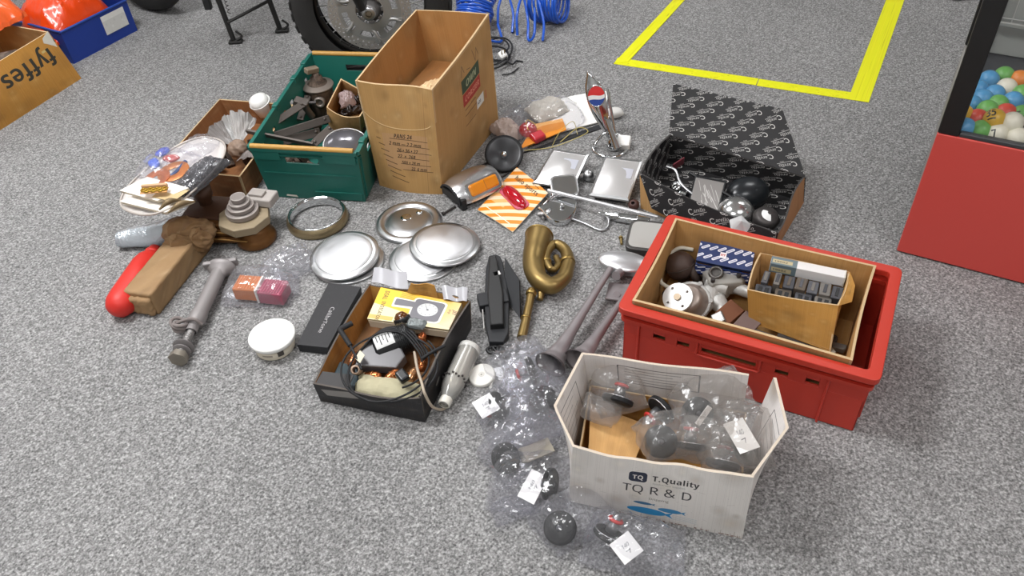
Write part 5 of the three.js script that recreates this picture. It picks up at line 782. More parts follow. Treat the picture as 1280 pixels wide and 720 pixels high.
  for (let i = 0; i <= 90; i++) { const a = -0.7 + i / 90 * 6.2832 * 2.3, w = i / 90; pts.push([k0[0] + Math.cos(a) * (0.118 - 0.012 * Math.sin(a * 0.6) - 0.01 * w), k0[1] - 0.004 + 0.01 * Math.sin(a * 1.3 + 1) + 0.006 * w, k0[2] + 0.01 + Math.sin(a) * (0.112 - 0.014 * w) + 0.012 * Math.sin(a * 0.3)]); }
  wpart(cab, 'cable', tube(pts, 0.0027, 420, 7), rubber);
  const bun = [], bp = [[-0.3938, 0.085, -1.449], [-0.3507, 0.11, -1.474], [-0.2907, 0.112, -1.469], [-0.2482, 0.095, -1.42], [-0.2371, 0.08, -1.394]]; for (let j = 0; j < 4; j++) bun.push(tube(bp.map(([x, y, z]) => [x + j * 0.004, y - j * 0.002, z - j * 0.007]), 0.0026, 50, 7)); wpart(cab, 'cable_bundle', bun, rubber);
  wpart(cab, 'cable_tail', [tube([[-0.3862, 0.09, -1.373], [-0.4093, 0.1, -1.425], [-0.4346, 0.11, -1.474], [-0.448, 0.115, -1.493]], 0.0034, 40, 7), tube([[-0.2359, 0.09, -1.396], [-0.2109, 0.1, -1.406], [-0.179, 0.1, -1.425]], 0.0045, 30, 7)], rubber);
  wpart(cab, 'grommet', [rod([-0.4188, 0.103, -1.445], [-0.4501, 0.116, -1.496], 0.0065), rod([-0.4501, 0.115, -1.494], [-0.4191, 0.115, -1.514], 0.0075)], rubber);
  wpart(cab, 'tag', slab([-0.4039, 0.097, -1.405], [-0.3942, 0.097, -1.432], [-0.3803, 0.098, -1.413], [-0.39, 0.098, -1.387], 0.001), M(0xd6d0b8, 0.6), 'cream tag');
  single('tube_end', 'round pale brown tube end in the front left of the black box', 'tube', [frame(lathe([[0.008, 0.02], [0.0125, 0.02], [0.0125, -0.02], [0.008, -0.02], [0.008, 0.02]], 28), [-0.406, 0.06, -1.399], [1, 0, 0], [0, 0.75, 0.6])], M(0xb59a84, 0.5));
  const bulb = (p, d, label, c = 0xb0673a) => { const o = thing('copper_part', label, 'copper part', p, 0, 'copper parts in the black box'); part(o, 'body', aim(lathe([[0, -0.02], [0.008, -0.02], [0.012, -0.01], [0.0125, 0.012], [0.008, 0.022], [0, 0.024]], 24), d, [0, 0, 0]), M(c, 0.22, 0.75)); part(o, 'ring', aim(new THREE.TorusGeometry(0.0125, 0.002, 8, 24).rotateX(Math.PI / 2), d, [0, 0, 0]), M(0xc78655, 0.25, 0.8)); };
  bulb([-0.3672, 0.045, -1.389], [1, 0.1, 0.3], 'copper part by the pale tube end in the black box'); bulb([-0.3172, 0.05, -1.38], [1, 0.2, -0.7], 'largest shiny copper part at the front of the black box'); bulb([-0.2674, 0.045, -1.38], [0.5, 0.2, -1], 'copper part in the front right of the black box', 0xc79368); bulb([-0.2415, 0.05, -1.414], [0.1, 0.3, -1], 'copper part against the right wall of the black box'); bulb([-0.247, 0.06, -1.489], [0.3, 0.1, -1], 'copper part right of the motor in the black box', 0xa85a34); bulb([-0.4231, 0.04, -1.454], [0.4, 0.2, -1], 'copper part against the left wall of the black box', 0xa9714f);
  single('black_plug', 'black two-part plug at the front of the cable loops', 'plug', xf(rbox(0.026, 0.02, 0.034, 0.006, 3), [-0.2842, 0.085, -1.346], [0.2, 0.6, 0]), blackPlastic);
  single('white_rag', 'cream cloth folded in the front of the black box', 'cloth', xf(pillow(0.17, 0.07, 0.022, 37, { amp: 0.005, freq: 16 }), [-0.3342, 0.03, -1.346], [0, -0.35, 0]), M(0xb5ae90, 0.85));
  single('blue_sheet', 'dark blue-green sheet in the front left of the black box', 'sheet', slab([-0.4852, 0.03, -1.365], [-0.4178, 0.03, -1.338], [-0.4017, 0.03, -1.428], [-0.4611, 0.03, -1.461], 0.004), M(0x2a3a40, 0.6));
  single('clear_tube', 'thin beige tube curling over the side of the black box', 'tube', tube([[-0.2578, 0.085, -1.424], [-0.2449, 0.1, -1.35], [-0.2324, 0.108, -1.301], [-0.2248, 0.1, -1.272], [-0.2136, 0.05, -1.273], [-0.1948, 0.012, -1.292], [-0.1797, 0.006, -1.308]], 0.0036, 80, 8), M(0xb6a794, 0.4));
}
// clear bottle, foam disc, clip-on bracket
{
  const a = [-0.1792, 0.03, -1.314], b = [-0.1221, 0.03, -1.474], d = A2(b).sub(A2(a)), L = d.length(), t = thing('clear_bottle', 'clear plastic bottle lying beside the black box, dark chain round its neck', 'bottle', [a[0], 0, a[2]]);
  wpart(t, 'body', rough(aim(lathe([[0, -0.02], [0.014, -0.02], [0.016, -0.004], [0.024, 0.02], [0.0285, 0.04], [0.029, L], [0.027, L + 0.004], [0, L + 0.005]], 44), d, a), 0.0012, 45, 2), new THREE.MeshPhysicalMaterial({ color: 0xdcdad4, transmission: 0.7, thickness: 0, roughness: 0.14, side: THREE.DoubleSide }));
  wpart(t, 'contents', rough(aim(lathe([[0, 0.02], [0.02, 0.03], [0.024, 0.05], [0.024, L - 0.01], [0, L - 0.008]], 30), d, a), 0.004, 34, 6), M(0xc4c1bb, 0.3, 0.4));
  wpart(t, 'neck', aim(lathe([[0.012, -0.024], [0.016, -0.022], [0.016, -0.004], [0.012, -0.003]], 30), d, a), M(0xd9d5ca, 0.4));
  const beads = []; for (let i = 0; i < 22; i++) { const an = i / 22 * 6.2832, q = V(Math.cos(an) * 0.0305, L * 0.33 + 0.004 * Math.sin(i * 2.1), Math.sin(an) * 0.0305); beads.push(new THREE.SphereGeometry(0.0032, 8, 6).translate(q.x, q.y, q.z)); } wpart(t, 'chain', aim(merge(beads), d, a), darkSteel).userData.kind = 'stuff';
  const end = aim(lathe([[0.025, L - 0.012], [0.03, L - 0.012], [0.03, L + 0.002], [0.025, L + 0.002]], 36), d, a); wpart(t, 'end_band', end, M(0xc9c7c2, 0.3));
  const p = [-0.09225, 0.002, -1.398], o = thing('foam_disc', 'round white disc with a centre hole, lying right of the clear bottle', 'disc', p); o.rotation.set(0.12, 0, 0.1);
  part(o, 'disc', lathe([[0.003, 0.004], [0.003, 0.0125], [0.031, 0.0125], [0.0345, 0.0105], [0.035, 0.003], [0.033, 0.001], [0.003, 0.001]], 52), M(0xdedbd4, 0.65)); part(o, 'centre_ring', xf(lathe([[0.002, 0.0118], [0.006, 0.0132], [0.008, 0.0126]], 24), [0, 0, 0]), M(0xc4c0b9, 0.6));
}
{
  const t = thing('black_bracket', 'black angular plastic bracket with a chain at its end, left of the brass horn', 'bracket', [-0.03, 0, -1.66]);
  const outl = [[-0.012, 0.2], [0.006, 0.205], [0.016, 0.195], [0.022, 0.17], [0.03, 0.02], [0.02, -0.12], [0.006, -0.15], [-0.028, -0.145], [-0.034, -0.06], [-0.032, 0.02], [-0.024, 0.14]];
  const g = extrude(outl, 0.02, 0.003); xf(g, [-0.043, 0.006, -1.645], [-Math.PI / 2, 0, 0.02]); wpart(t, 'body', g, matBlack);
  wpart(t, 'raised_spine', xf(extrude([[-0.01, 0.17], [0.004, 0.175], [0.014, 0.02], [0.008, -0.1], [-0.02, -0.1], [-0.022, 0.02]], 0.02, 0.004), [-0.043, 0.024, -1.645], [-Math.PI / 2, 0, 0.02]), black);
  wpart(t, 'cross_bar', xf(rbox(0.085, 0.03, 0.05, 0.004), [-0.055, 0.022, -1.66], [0.05, 0.15, 0]), matBlack);
  wpart(t, 'wing_plate', slab([-0.02218, 0.012, -1.679], [0.01594, 0.014, -1.59], [0.02188, 0.045, -1.712], [-0.01465, 0.045, -1.814], 0.006), matBlack);
  wpart(t, 'white_marks', [xf(rbox(0.02, 0.001, 0.016, 0.0004), [-0.04, 0.0475, -1.745], [0, 0.3, 0])], M(0xd0cecb, 0.5), 'white sticker');
  wpart(t, 'side_label', xf(rbox(0.003, 0.016, 0.075, 0.001), [-0.084, 0.02, -1.585], [0, 0.03, 0]), M(0xbfbdb8, 0.5), 'pale strip');
  for (const [x, z, a, b] of [[-0.058, -1.482, 0.2, 0], [-0.035, -1.475, 1.0, 0.5], [-0.012, -1.483, 0.1, 0], [-0.05, -1.5, 1.4, 0.6]]) wpart(t, 'chain_link', xf(new THREE.TorusGeometry(0.014, 0.0042, 8, 24), [x, 0.01, z], [Math.PI / 2 + b * 0.4, 0, a], [1.35, 0.9, 1]), black);
}
// brass horn
{
  const pts = [[...[0.09231, 0.045, -1.903], 0.041], [...[0.07527, 0.045, -1.83], 0.035], [...[0.06655, 0.044, -1.771], 0.031], [...[0.0782, 0.042, -1.71], 0.028], [...[0.1101, 0.04, -1.685], 0.025], [...[0.1465, 0.038, -1.714], 0.0215], [...[0.1688, 0.037, -1.778], 0.0195], [...[0.1631, 0.038, -1.839], 0.017], [...[0.1394, 0.04, -1.866], 0.015], [...[0.1133, 0.042, -1.836], 0.0132], [...[0.1046, 0.043, -1.786], 0.012], [...[0.1178, 0.042, -1.75], 0.0108], [...[0.1382, 0.038, -1.774], 0.0098], [...[0.1348, 0.034, -1.814], 0.0092]];
  const t = thing('bulb_horn', 'old brass coiled horn lying on the carpet, its mouth pointing away', 'horn', [pts[0][0], 0, pts[0][2]]);
  wpart(t, 'bell', taper(pts.slice(0, 7), 90, 32, false), brass);
  wpart(t, 'coil', taper(pts.slice(6), 140, 24, true), brass);
  const m = pts[0], dd = A2(pts[0]).sub(A2(pts[1])).normalize();
  wpart(t, 'mouth_rim', aim(new THREE.TorusGeometry(m[3], 0.0025, 8, 44).rotateX(Math.PI / 2), dd, m), M(0xa68d55, 0.4, 0.95));
  wpart(t, 'band', [[[0.1046, 0.043, -1.786], [0.1027, 0.043, -1.761], 0.0128], [[0.1648, 0.0375, -1.785], [0.1651, 0.037, -1.765], 0.0205]].map(([p, q, r]) => aim(lathe([[r, -0.005], [r + 0.0018, -0.004], [r + 0.0018, 0.004], [r, 0.005]], 28), A2(q).sub(A2(p)), p)), M(0xa08650, 0.4, 0.95));
  wpart(t, 'reed_pipe', taper([[...[0.05575, 0.03, -1.685], 0.0115], [...[0.03655, 0.022, -1.598], 0.0115], [...[0.01602, 0.014, -1.514], 0.0135]], 40, 20), brass);
  wpart(t, 'pipe_ring', aim(lathe([[0.011, -0.006], [0.0155, -0.004], [0.0155, 0.004], [0.011, 0.006]], 28), A2([0.01602, 0.014, -1.514]).sub(A2([0.05265, 0.03, -1.672])), [0.05244, 0.03, -1.669]), M(0xa08650, 0.4, 0.95)); wpart(t, 'pipe_ring', aim(lathe([[0.011, -0.003], [0.0145, -0.002], [0.0145, 0.002], [0.011, 0.003]], 28), A2([0.01602, 0.014, -1.514]).sub(A2([0.05265, 0.03, -1.672])), [0.0311, 0.02, -1.582]), M(0xa08650, 0.4, 0.95));
  wpart(t, 'stub', taper([[...[0.08735, 0.03, -1.715], 0.012], [...[0.08286, 0.025, -1.688], 0.011], [...[0.07588, 0.012, -1.659], 0.0085]], 16, 20), brass);
}
// twin trumpets
{
  const t = thing('twin_trumpet_horn', 'pair of grey trumpet horns under one chrome cover, beside the red crate', 'horn', [0.25, 0, -1.65]), g = M(0x8b8586, 0.5, 0.4);
  const tr = (a, b) => { const p = A2(a), q = A2(b), k = (f) => p.clone().lerp(q, f); const r = [[0, 0.009], [0.2, 0.0095], [0.45, 0.0115], [0.65, 0.0145], [0.8, 0.019], [0.92, 0.027], [1, 0.04]]; return taper(r.map(([f, rr]) => { const v = k(f); return [v.x, v.y, v.z, rr]; }), 70, 28, false); };
  const A0 = [0.2818, 0.05, -1.727], A1 = [0.08317, 0.042, -1.387], B0 = [0.3116, 0.045, -1.622], B1 = [0.1567, 0.042, -1.391];
  wpart(t, 'trumpet', tr(A0, A1), g); wpart(t, 'trumpet', tr(B0, B1), g);
  wpart(t, 'bell_rim', aim(new THREE.TorusGeometry(0.04, 0.0025, 8, 40).rotateX(Math.PI / 2), A2(A1).sub(A2(A0)), A1), M(0x5c5657, 0.4, 0.6)); wpart(t, 'bell_rim', aim(new THREE.TorusGeometry(0.04, 0.0025, 8, 40).rotateX(Math.PI / 2), A2(B1).sub(A2(B0)), B1), M(0x5c5657, 0.4, 0.6));
  const c = [0.326, 0.03, -1.759], e = V(0.93, 0, 0.36);
  wpart(t, 'chrome_cover', frame(xf(new THREE.SphereGeometry(0.05, 48, 24, 0, 6.2832, 0, 1.5708), [0, 0.016, 0], [0, 0, 0], [1.5, 0.3, 0.8]), c, e, [0, 1, 0.1]), M(0xd5d5d7, 0.3, 0.8));
  wpart(t, 'cover_base', frame(xf(new THREE.CylinderGeometry(0.05, 0.047, 0.018, 48), [0, 0.006, 0], [0, 0, 0], [1.5, 1, 0.8]), c, e, [0, 1, 0.1]), satin);
  wpart(t, 'mount', [xf(rbox(0.06, 0.008, 0.07, 0.003), [0.2939, 0.02, -1.661], [0, -0.3, 0]), rod([0.2903, 0.02, -1.651], [0.2884, 0.03, -1.641], 0.009), rod([0.2932, 0.05, -1.695], [0.3184, 0.03, -1.739], 0.013)], g);
}

// ---------- lamps, mirrors and cards ----------
// black reflector disc leaning on the tall box
{
  const c = [0.005282, 0.05, -2.353], n = V(-0.05, 0.8, 0.6).normalize(), t = thing('speaker_cone', 'black round cone with a silver centre cap, leaning by the tall cardboard box', 'speaker', c);
  part(t, 'cone', frame(lathe([[0.012, -0.014], [0.03, -0.006], [0.052, 0.004], [0.058, 0.004]], 64), [0, 0, 0], [1, 0, 0], n), M(0x37383b, 0.35));
  part(t, 'rim', frame(lathe([[0.056, 0.002], [0.06, 0.006], [0.065, 0.004], [0.066, -0.004], [0.06, -0.016], [0.04, -0.03], [0, -0.034]], 64), [0, 0, 0], [1, 0, 0], n), rubber);
  part(t, 'centre_cap', frame(lathe([[0, 0.004], [0.006, 0.003], [0.011, -0.002], [0.014, -0.01], [0.014, -0.016]], 32), [0, 0, 0], [1, 0, 0], n), chrome);
  single('steel_ring', 'thin dark ring lying under the black speaker cone', 'ring', xf(new THREE.TorusGeometry(0.05, 0.0035, 8, 60).rotateX(Math.PI / 2), [-0.03123, 0.006, -2.326]), darkSteel);
}
// chrome side lamp with amber lens
{
  const c = [-0.1067, 0.035, -2.21], t = thing('side_lamp', 'curved chrome lamp with an amber lens and black bracket', 'lamp', [c[0], 0, c[2]]);
  const ex = V(0.19, 0.0, -0.13).normalize(), shell = [], idx = [], uv = [], N = 24, K = 12, L = 0.175, R = 0.07;
  const sec = (a, s) => [Math.cos(a) * R * 1.05, Math.sin(a) * R * 0.9]; 
  for (let k = 0; k <= K; k++) for (let i = 0; i <= N; i++) { const a = 0.12 + i / N * 2.6, f = k / K, e = 1 - 0.25 * Math.pow(Math.abs(f * 2 - 1), 3), p = sec(a); shell.push((f - 0.5) * L, p[1] * e - 0.02, p[0] * e); uv.push(f, i / N); if (k < K && i < N) { const b = k * (N + 1) + i, d = b + N + 1; idx.push(b, b + 1, d, b + 1, d + 1, d); } }
  const g = new THREE.BufferGeometry(); g.setAttribute('position', new THREE.Float32BufferAttribute(shell, 3)); g.setAttribute('uv', new THREE.Float32BufferAttribute(uv, 2)); g.setIndex(idx); g.computeVertexNormals();
  const put = (q) => frame(q, c, ex, [0, 1, 0]);
  wpart(t, 'chrome_shell', put(g), M(0xdcdcde, 0.24, 0.9));
  const lensG = xf(new RoundedBoxGeometry(0.108, 0.018, 0.04, 4, 0.008), [0.008, 0.022, 0.058], [0.95, 0, 0]);
  wpart(t, 'amber_lens', put(lensG), M(0xd98208, 0.25, 0, { clearcoat: 1 })); wpart(t, 'lens_surround', put(xf(extrude((() => { const s = roundRect(0.126, 0.052, 0.014); s.holes.push(new THREE.Path(roundRect(0.108, 0.036, 0.008).getPoints())); return s; })(), 0.006, 0.0015), [0.008, 0.016, 0.053], [-0.62, 0, 0])), chrome);
  wpart(t, 'lens_line', put(xf(rbox(0.0015, 0.0015, 0.036, 0.0004), [0.01, 0.029, 0.064], [0.95, 0, 0])), M(0x9a5a06, 0.4));
  wpart(t, 'bracket', put(merge([xf(rbox(0.012, 0.03, 0.1, 0.003), [-0.082, -0.005, 0]), xf(rbox(0.02, 0.04, 0.03, 0.004), [-0.075, -0.014, 0.05]), xf(rbox(0.15, 0.004, 0.09, 0.002), [0, -0.028, 0])])), black);
  wpart(t, 'rubber_edge', put(tube(Array.from({ length: 20 }, (_, i) => { const a = 0.12 + i / 19 * 2.6, p = sec(a); return [-0.5 * L, p[1] * 0.76 - 0.02, p[0] * 0.76]; }), 0.004, 50, 8)), rubber);
  single('stud', 'thin dark bolt lying between the side lamp and the hubcaps', 'bolt', [rod([-0.2055, 0.006, -2.095], [-0.1646, 0.006, -2.133], 0.0035), aim(new THREE.CylinderGeometry(0.007, 0.007, 0.006, 6), A2([-0.1652, 2.22e-16, -2.141]).sub(A2([-0.2063, 0, -2.103])), [-0.2029, 0.007, -2.098])], darkSteel);
}
// striped card with a red lens
{
  const q = [[-0.09201, 0.012, -2.099], [0.01477, 0.006, -1.98], [0.1381, 0.022, -2.149], [0.04521, 0.02, -2.311]];
  const t = thing('blister_card', 'orange and white striped card with a red lens fixed to it', 'card', [(q[0][0] + q[2][0]) / 2, 0, (q[0][2] + q[2][2]) / 2]);
  const face = MT(paint(512, 640, (x, w, h) => {
    x.fillStyle = '#f6dcb8'; x.fillRect(0, 0, w, h); x.save(); x.translate(w / 2, h / 2); x.rotate(-0.62); x.fillStyle = '#ea8a10'; for (let i = -9; i < 10; i++) x.fillRect(-700, i * 88, 1400, 44); x.restore();
    x.fillStyle = 'rgba(250,215,180,.6)'; x.fillRect(0, h * 0.48, w * 0.45, h * 0.26);
    x.fillStyle = '#1c140e'; x.font = 'bold 76px sans-serif'; x.save(); x.translate(w * 0.36, h * 0.2); x.scale(0.85, 1); x.fillText('halo', -120, 0); x.fillText('sports', 70, 0); x.restore(); x.font = 'bold 24px sans-serif'; x.fillText('rear lamp', w * 0.56, h * 0.07);
    x.strokeStyle = '#fff3dd'; x.lineWidth = 9; x.beginPath(); x.moveTo(w * 0.12, h * 0.88); x.lineTo(w * 0.82, h * 0.91); x.stroke();
  }), 0.35, 0, { clearcoat: 0.6 });
  wpart(t, 'card', slab(q[0], q[1], q[2], q[3], 0.004, { nu: 8, nv: 8, bend: (u, v) => 0.003 * Math.sin(u * 3.14) }), [face, offWhite, offWhite]);
  const P = q.map(A2), at = (u, v) => P[0].clone().multiplyScalar((1 - u) * (1 - v)).addScaledVector(P[1], u * (1 - v)).addScaledVector(P[2], u * v).addScaledVector(P[3], (1 - u) * v);
  const n = P[1].clone().sub(P[0]).cross(P[3].clone().sub(P[0])).normalize(), a = at(0.2, 0.55), b = at(0.78, 0.48), ex = b.clone().sub(a);
  wpart(t, 'red_lens', frame(xf(new THREE.SphereGeometry(1, 40, 20), [0, 0, 0], [0, 0, 0], [ex.length() * 0.62, 0.026, 0.024]), a.clone().add(b).multiplyScalar(0.5).addScaledVector(n, 0.004), ex, n), redLens);
  wpart(t, 'lens_core', frame(xf(new THREE.SphereGeometry(1, 30, 16), [0, 0, 0], [0, 0, 0], [ex.length() * 0.55, 0.014, 0.012]), a.clone().add(b).multiplyScalar(0.5).addScaledVector(n, 0.006), ex, n), M(0xc21030, 0.3));
  wpart(t, 'lens_base', frame(extrude(roundRect(ex.length() * 1.2, 0.05, 0.022), 0.003, 0.001).rotateX(-Math.PI / 2), a.clone().add(b).multiplyScalar(0.5).addScaledVector(n, 0.003), ex, n), M(0xc65a70, 0.3));
}
// bagged red lens and white cards behind
{
  single('white_card', 'large white card lying under the clear bag with the round red lens', 'card', slab([0.06955, 0.006, -2.463], [0.3687, 0.012, -2.586], [0.4262, 0.016, -2.794], [0.2063, 0.02, -2.733], 0.004, { nu: 8, nv: 8, bend: (u, v) => 0.006 * Math.sin(u * 4) }), paper);
  single('orange_card', 'orange card inside the clear bag with the round red lens', 'card', slab([0.06207, 0.024, -2.416], [0.2329, 0.03, -2.509], [0.2253, 0.034, -2.58], [0.1221, 0.034, -2.555], 0.003), MT(paint(64, 64, (x, w, h) => { x.fillStyle = '#e08a22'; x.fillRect(0, 0, w, h); x.fillStyle = '#f0b060'; x.fillRect(0, 0, w, 18); }), 0.4));
  const c = [0.09644, 0.036, -2.512], t = thing('red_lens', 'round red lamp lens inside the clear bag behind the speaker cone', 'lamp lens', c);
  part(t, 'lens', xf(lathe([[0, 0.024], [0.018, 0.022], [0.03, 0.012], [0.034, 0], [0.03, -0.004], [0, -0.006]], 40), [0, 0, 0], [0.3, 0, -0.15]), redLens); part(t, 'core', xf(lathe([[0, 0.014], [0.02, 0.01], [0.028, -0.002], [0, -0.003]], 30), [0, 0, 0], [0.3, 0, -0.15]), M(0xb01424, 0.4)); part(t, 'wire', tube([[0.0, 0.02, 0.03], [-0.006, 0.03, 0.0], [0.004, 0.024, -0.03], [0.03, 0.01, -0.02]], 0.0015, 40, 6), M(0xd9b04a, 0.5));
  single('lens_fitting', 'second small red moulding beside the round red lens in the bag', 'lamp lens', xf(rbox(0.05, 0.026, 0.04, 0.008, 3), [0.1277, 0.032, -2.472], [0.2, 0.5, 0]), M(0xb8182a, 0.3, 0, { clearcoat: 0.7 }));
  single('white_wadding', 'crumpled off-white paper inside the upper part of the clear bag', 'paper', xf(pillow(0.15, 0.12, 0.025, 49, { amp: 0.008, freq: 26 }), [0.1732, 0.014, -2.66], [0, 0.5, 0]), M(0xcac4b8, 0.8));
  single('clear_bag', 'large clear bag over white cards and a red lens, behind the chrome lamps', 'bag', xf(pillow(0.3, 0.2, 0.058, 43, { amp: 0.007, freq: 20, px: 5 }), [0.1592, 0.002, -2.598], [0, 0.42, 0]), film);
  single('yellow_wire', 'thin yellow wire trailing from the clear bag over the carpet', 'wire', [tube([[0.07599, 0.01, -2.425], [0.1753, 0.005, -2.441], [0.2701, 0.01, -2.483], [0.3114, 0.01, -2.52], [0.2751, 0.02, -2.53], [0.2061, 0.004, -2.47]], 0.0016, 90, 6), tube([[0.1759, 0.004, -2.448], [0.2062, 0.05, -2.464], [0.2576, 0.05, -2.527], [0.2723, 0.01, -2.504]], 0.0012, 50, 6)], M(0xbfae6a, 0.5));
  single('black_strip', 'long dark flat strip along the edge of the clear bag', 'strip', slab([0.06118, 0.004, -2.416], [0.2061, 0.004, -2.47], [0.3636, 0.004, -2.545], [0.3604, 0.008, -2.566], 0.003), matBlack);
  single('pale_wrapper', 'pale pink wrapper between the tall box and the clear bag', 'wrapper', xf(pillow(0.09, 0.12, 0.03, 57, { amp: 0.008, freq: 30 }), [0.01911, 0.01, -2.538], [0.2, 0.6, 0]), M(0xb9a79e, 0.5));
}
// chrome tap lever with a round badge
{
  const base = [0.3856, 0, -2.411], t = thing('tap_lever', 'tall chrome tap lever with a red, white and blue round badge', 'tap lever', base);
  const W2 = (p) => p;
  const b0 = [0.3945, 0.03, -2.363], b1 = [base[0] - 0.02, 0.1, base[2] - 0.03], top = [0.3247, 0.235, -2.492];
  // blade: a leaf-shaped bowed plate
  const pos = [], idx = [], uv = [], NU = 10, NV = 28, P0 = A2([base[0] - 0.008, 0.03, base[2] - 0.02]), P1 = A2(top), mid = P0.clone().lerp(P1, 0.5).add(V(-0.02, -0.006, 0.0)), cv = new THREE.QuadraticBezierCurve3(P0, mid, P1);
  const wd = (v) => 0.012 + 0.024 * Math.pow(Math.sin(Math.min(1, v * 1.02) * Math.PI * 0.78), 1.5) * (v > 0.8 ? 1 - (v - 0.8) * 1.2 : 1);
  const side = V(0.93, 0.05, 0.2).normalize();
  for (const s of [0, 1]) for (let j = 0; j <= NV; j++) for (let i = 0; i <= NU; i++) { const u = i / NU * 2 - 1, v = j / NV, p = cv.getPoint(v).addScaledVector(side, u * wd(v)).add(V(0, 0, -0.008 * u * u - s * 0.006)); if (v === 1) p.y -= 0.0; p.y += u * -0.02 * v; pos.push(p.x, p.y, p.z); uv.push((u + 1) / 2, v); }
  const m = (NU + 1) * (NV + 1); for (let j = 0; j < NV; j++) for (let i = 0; i < NU; i++) { const a = j * (NU + 1) + i, b = a + NU + 1; idx.push(a, a + 1, b, a + 1, b + 1, b, m + a, m + b, m + a + 1, m + a + 1, m + b, m + b + 1); }
  for (let j = 0; j < NV; j++) for (const i of [0, NU]) { const a = j * (NU + 1) + i, b = a + NU + 1; idx.push(a, b, m + a, b, m + b, m + a); } for (let i = 0; i < NU; i++) { const a = NV * (NU + 1) + i; idx.push(a, a + 1, m + a, a + 1, m + a + 1, m + a); }
  const g = new THREE.BufferGeometry(); g.setAttribute('position', new THREE.Float32BufferAttribute(pos, 3)); g.setAttribute('uv', new THREE.Float32BufferAttribute(uv, 2)); g.setIndex(idx); g.computeVertexNormals();
  wpart(t, 'blade', g, chrome);
  const bc = cv.getPoint(0.74).add(V(0.002, -0.004, 0.003)), tan = cv.getTangent(0.74), bn = side.clone().cross(tan).normalize(); if (bn.z < 0) bn.negate();
  const badge = MT(paint(256, 256, (x, w, h) => { x.fillStyle = '#e9e6e4'; x.fillRect(0, 0, w, h); x.fillStyle = '#d02020'; x.beginPath(); x.moveTo(0, 0); x.lineTo(w, 0); x.lineTo(w, h * 0.36); x.bezierCurveTo(w * 0.7, h * 0.62, w * 0.4, h * 0.36, 0, h * 0.52); x.fill(); x.fillStyle = '#22418f'; x.beginPath(); x.moveTo(w, h * 0.55); x.bezierCurveTo(w * 0.7, h * 0.8, w * 0.4, h * 0.55, 0, h * 0.74); x.lineTo(0, h); x.lineTo(w, h); x.fill(); }), 0.25, 0, { clearcoat: 1 });
  const dg = new THREE.CircleGeometry(1, 48); dg.scale(0.03, 0.036, 1); const bm = new THREE.Matrix4().makeBasis(side.clone(), tan.clone().addScaledVector(side, -tan.dot(side)).normalize(), bn).setPosition(bc.x, bc.y, bc.z); dg.applyMatrix4(bm);
  const rim = new THREE.TorusGeometry(1, 0.06, 8, 48); rim.scale(0.03, 0.036, 0.03); rim.applyMatrix4(bm);
  wpart(t, 'badge', dg, badge, 'round red, white and blue badge'); wpart(t, 'badge_rim', rim, chrome);
  wpart(t, 'stem', [rod(b0, b1, 0.014, 0.008), rod([base[0] + 0.012, 0.03, base[2] - 0.01], [top[0] + 0.045, 0.2, top[2] + 0.02], 0.005)], chrome);
  wpart(t, 'foot_ring', tube([[0.3286, 0.02, -2.428], [0.317, 0.006, -2.401], [0.3502, 0.006, -2.356], [0.403, 0.006, -2.359], [0.4408, 0.01, -2.409], [0.4157, 0.035, -2.434], [0.3654, 0.05, -2.438]], 0.005, 80, 8, true), chrome);
  wpart(t, 'socket', [xf(lathe([[0.02, 0], [0.024, 0.006], [0.018, 0.03], [0.01, 0.04], [0, 0.041]], 32), [base[0], 0.003, base[2]]), xf(new THREE.SphereGeometry(0.012, 20, 14), [base[0] + 0.006, 0.05, base[2]])], chrome);
  wpart(t, 'white_foot', frame(rbox(0.05, 0.032, 0.045, 0.006), [0.4214, 0.022, -2.413], [0.8, 0, 0.25], [0.1, 0.9, 0.4]), white, 'white block');
  single('white_piece', 'rounded white piece lying behind the tap lever', 'plastic piece', [xf(rough(new THREE.SphereGeometry(0.028, 24, 16), 0.003, 30), [0.4194, 0.02, -2.616], [0, 0, 0], [1.2, 0.7, 0.8])], M(0xd8d6d2, 0.4));
}
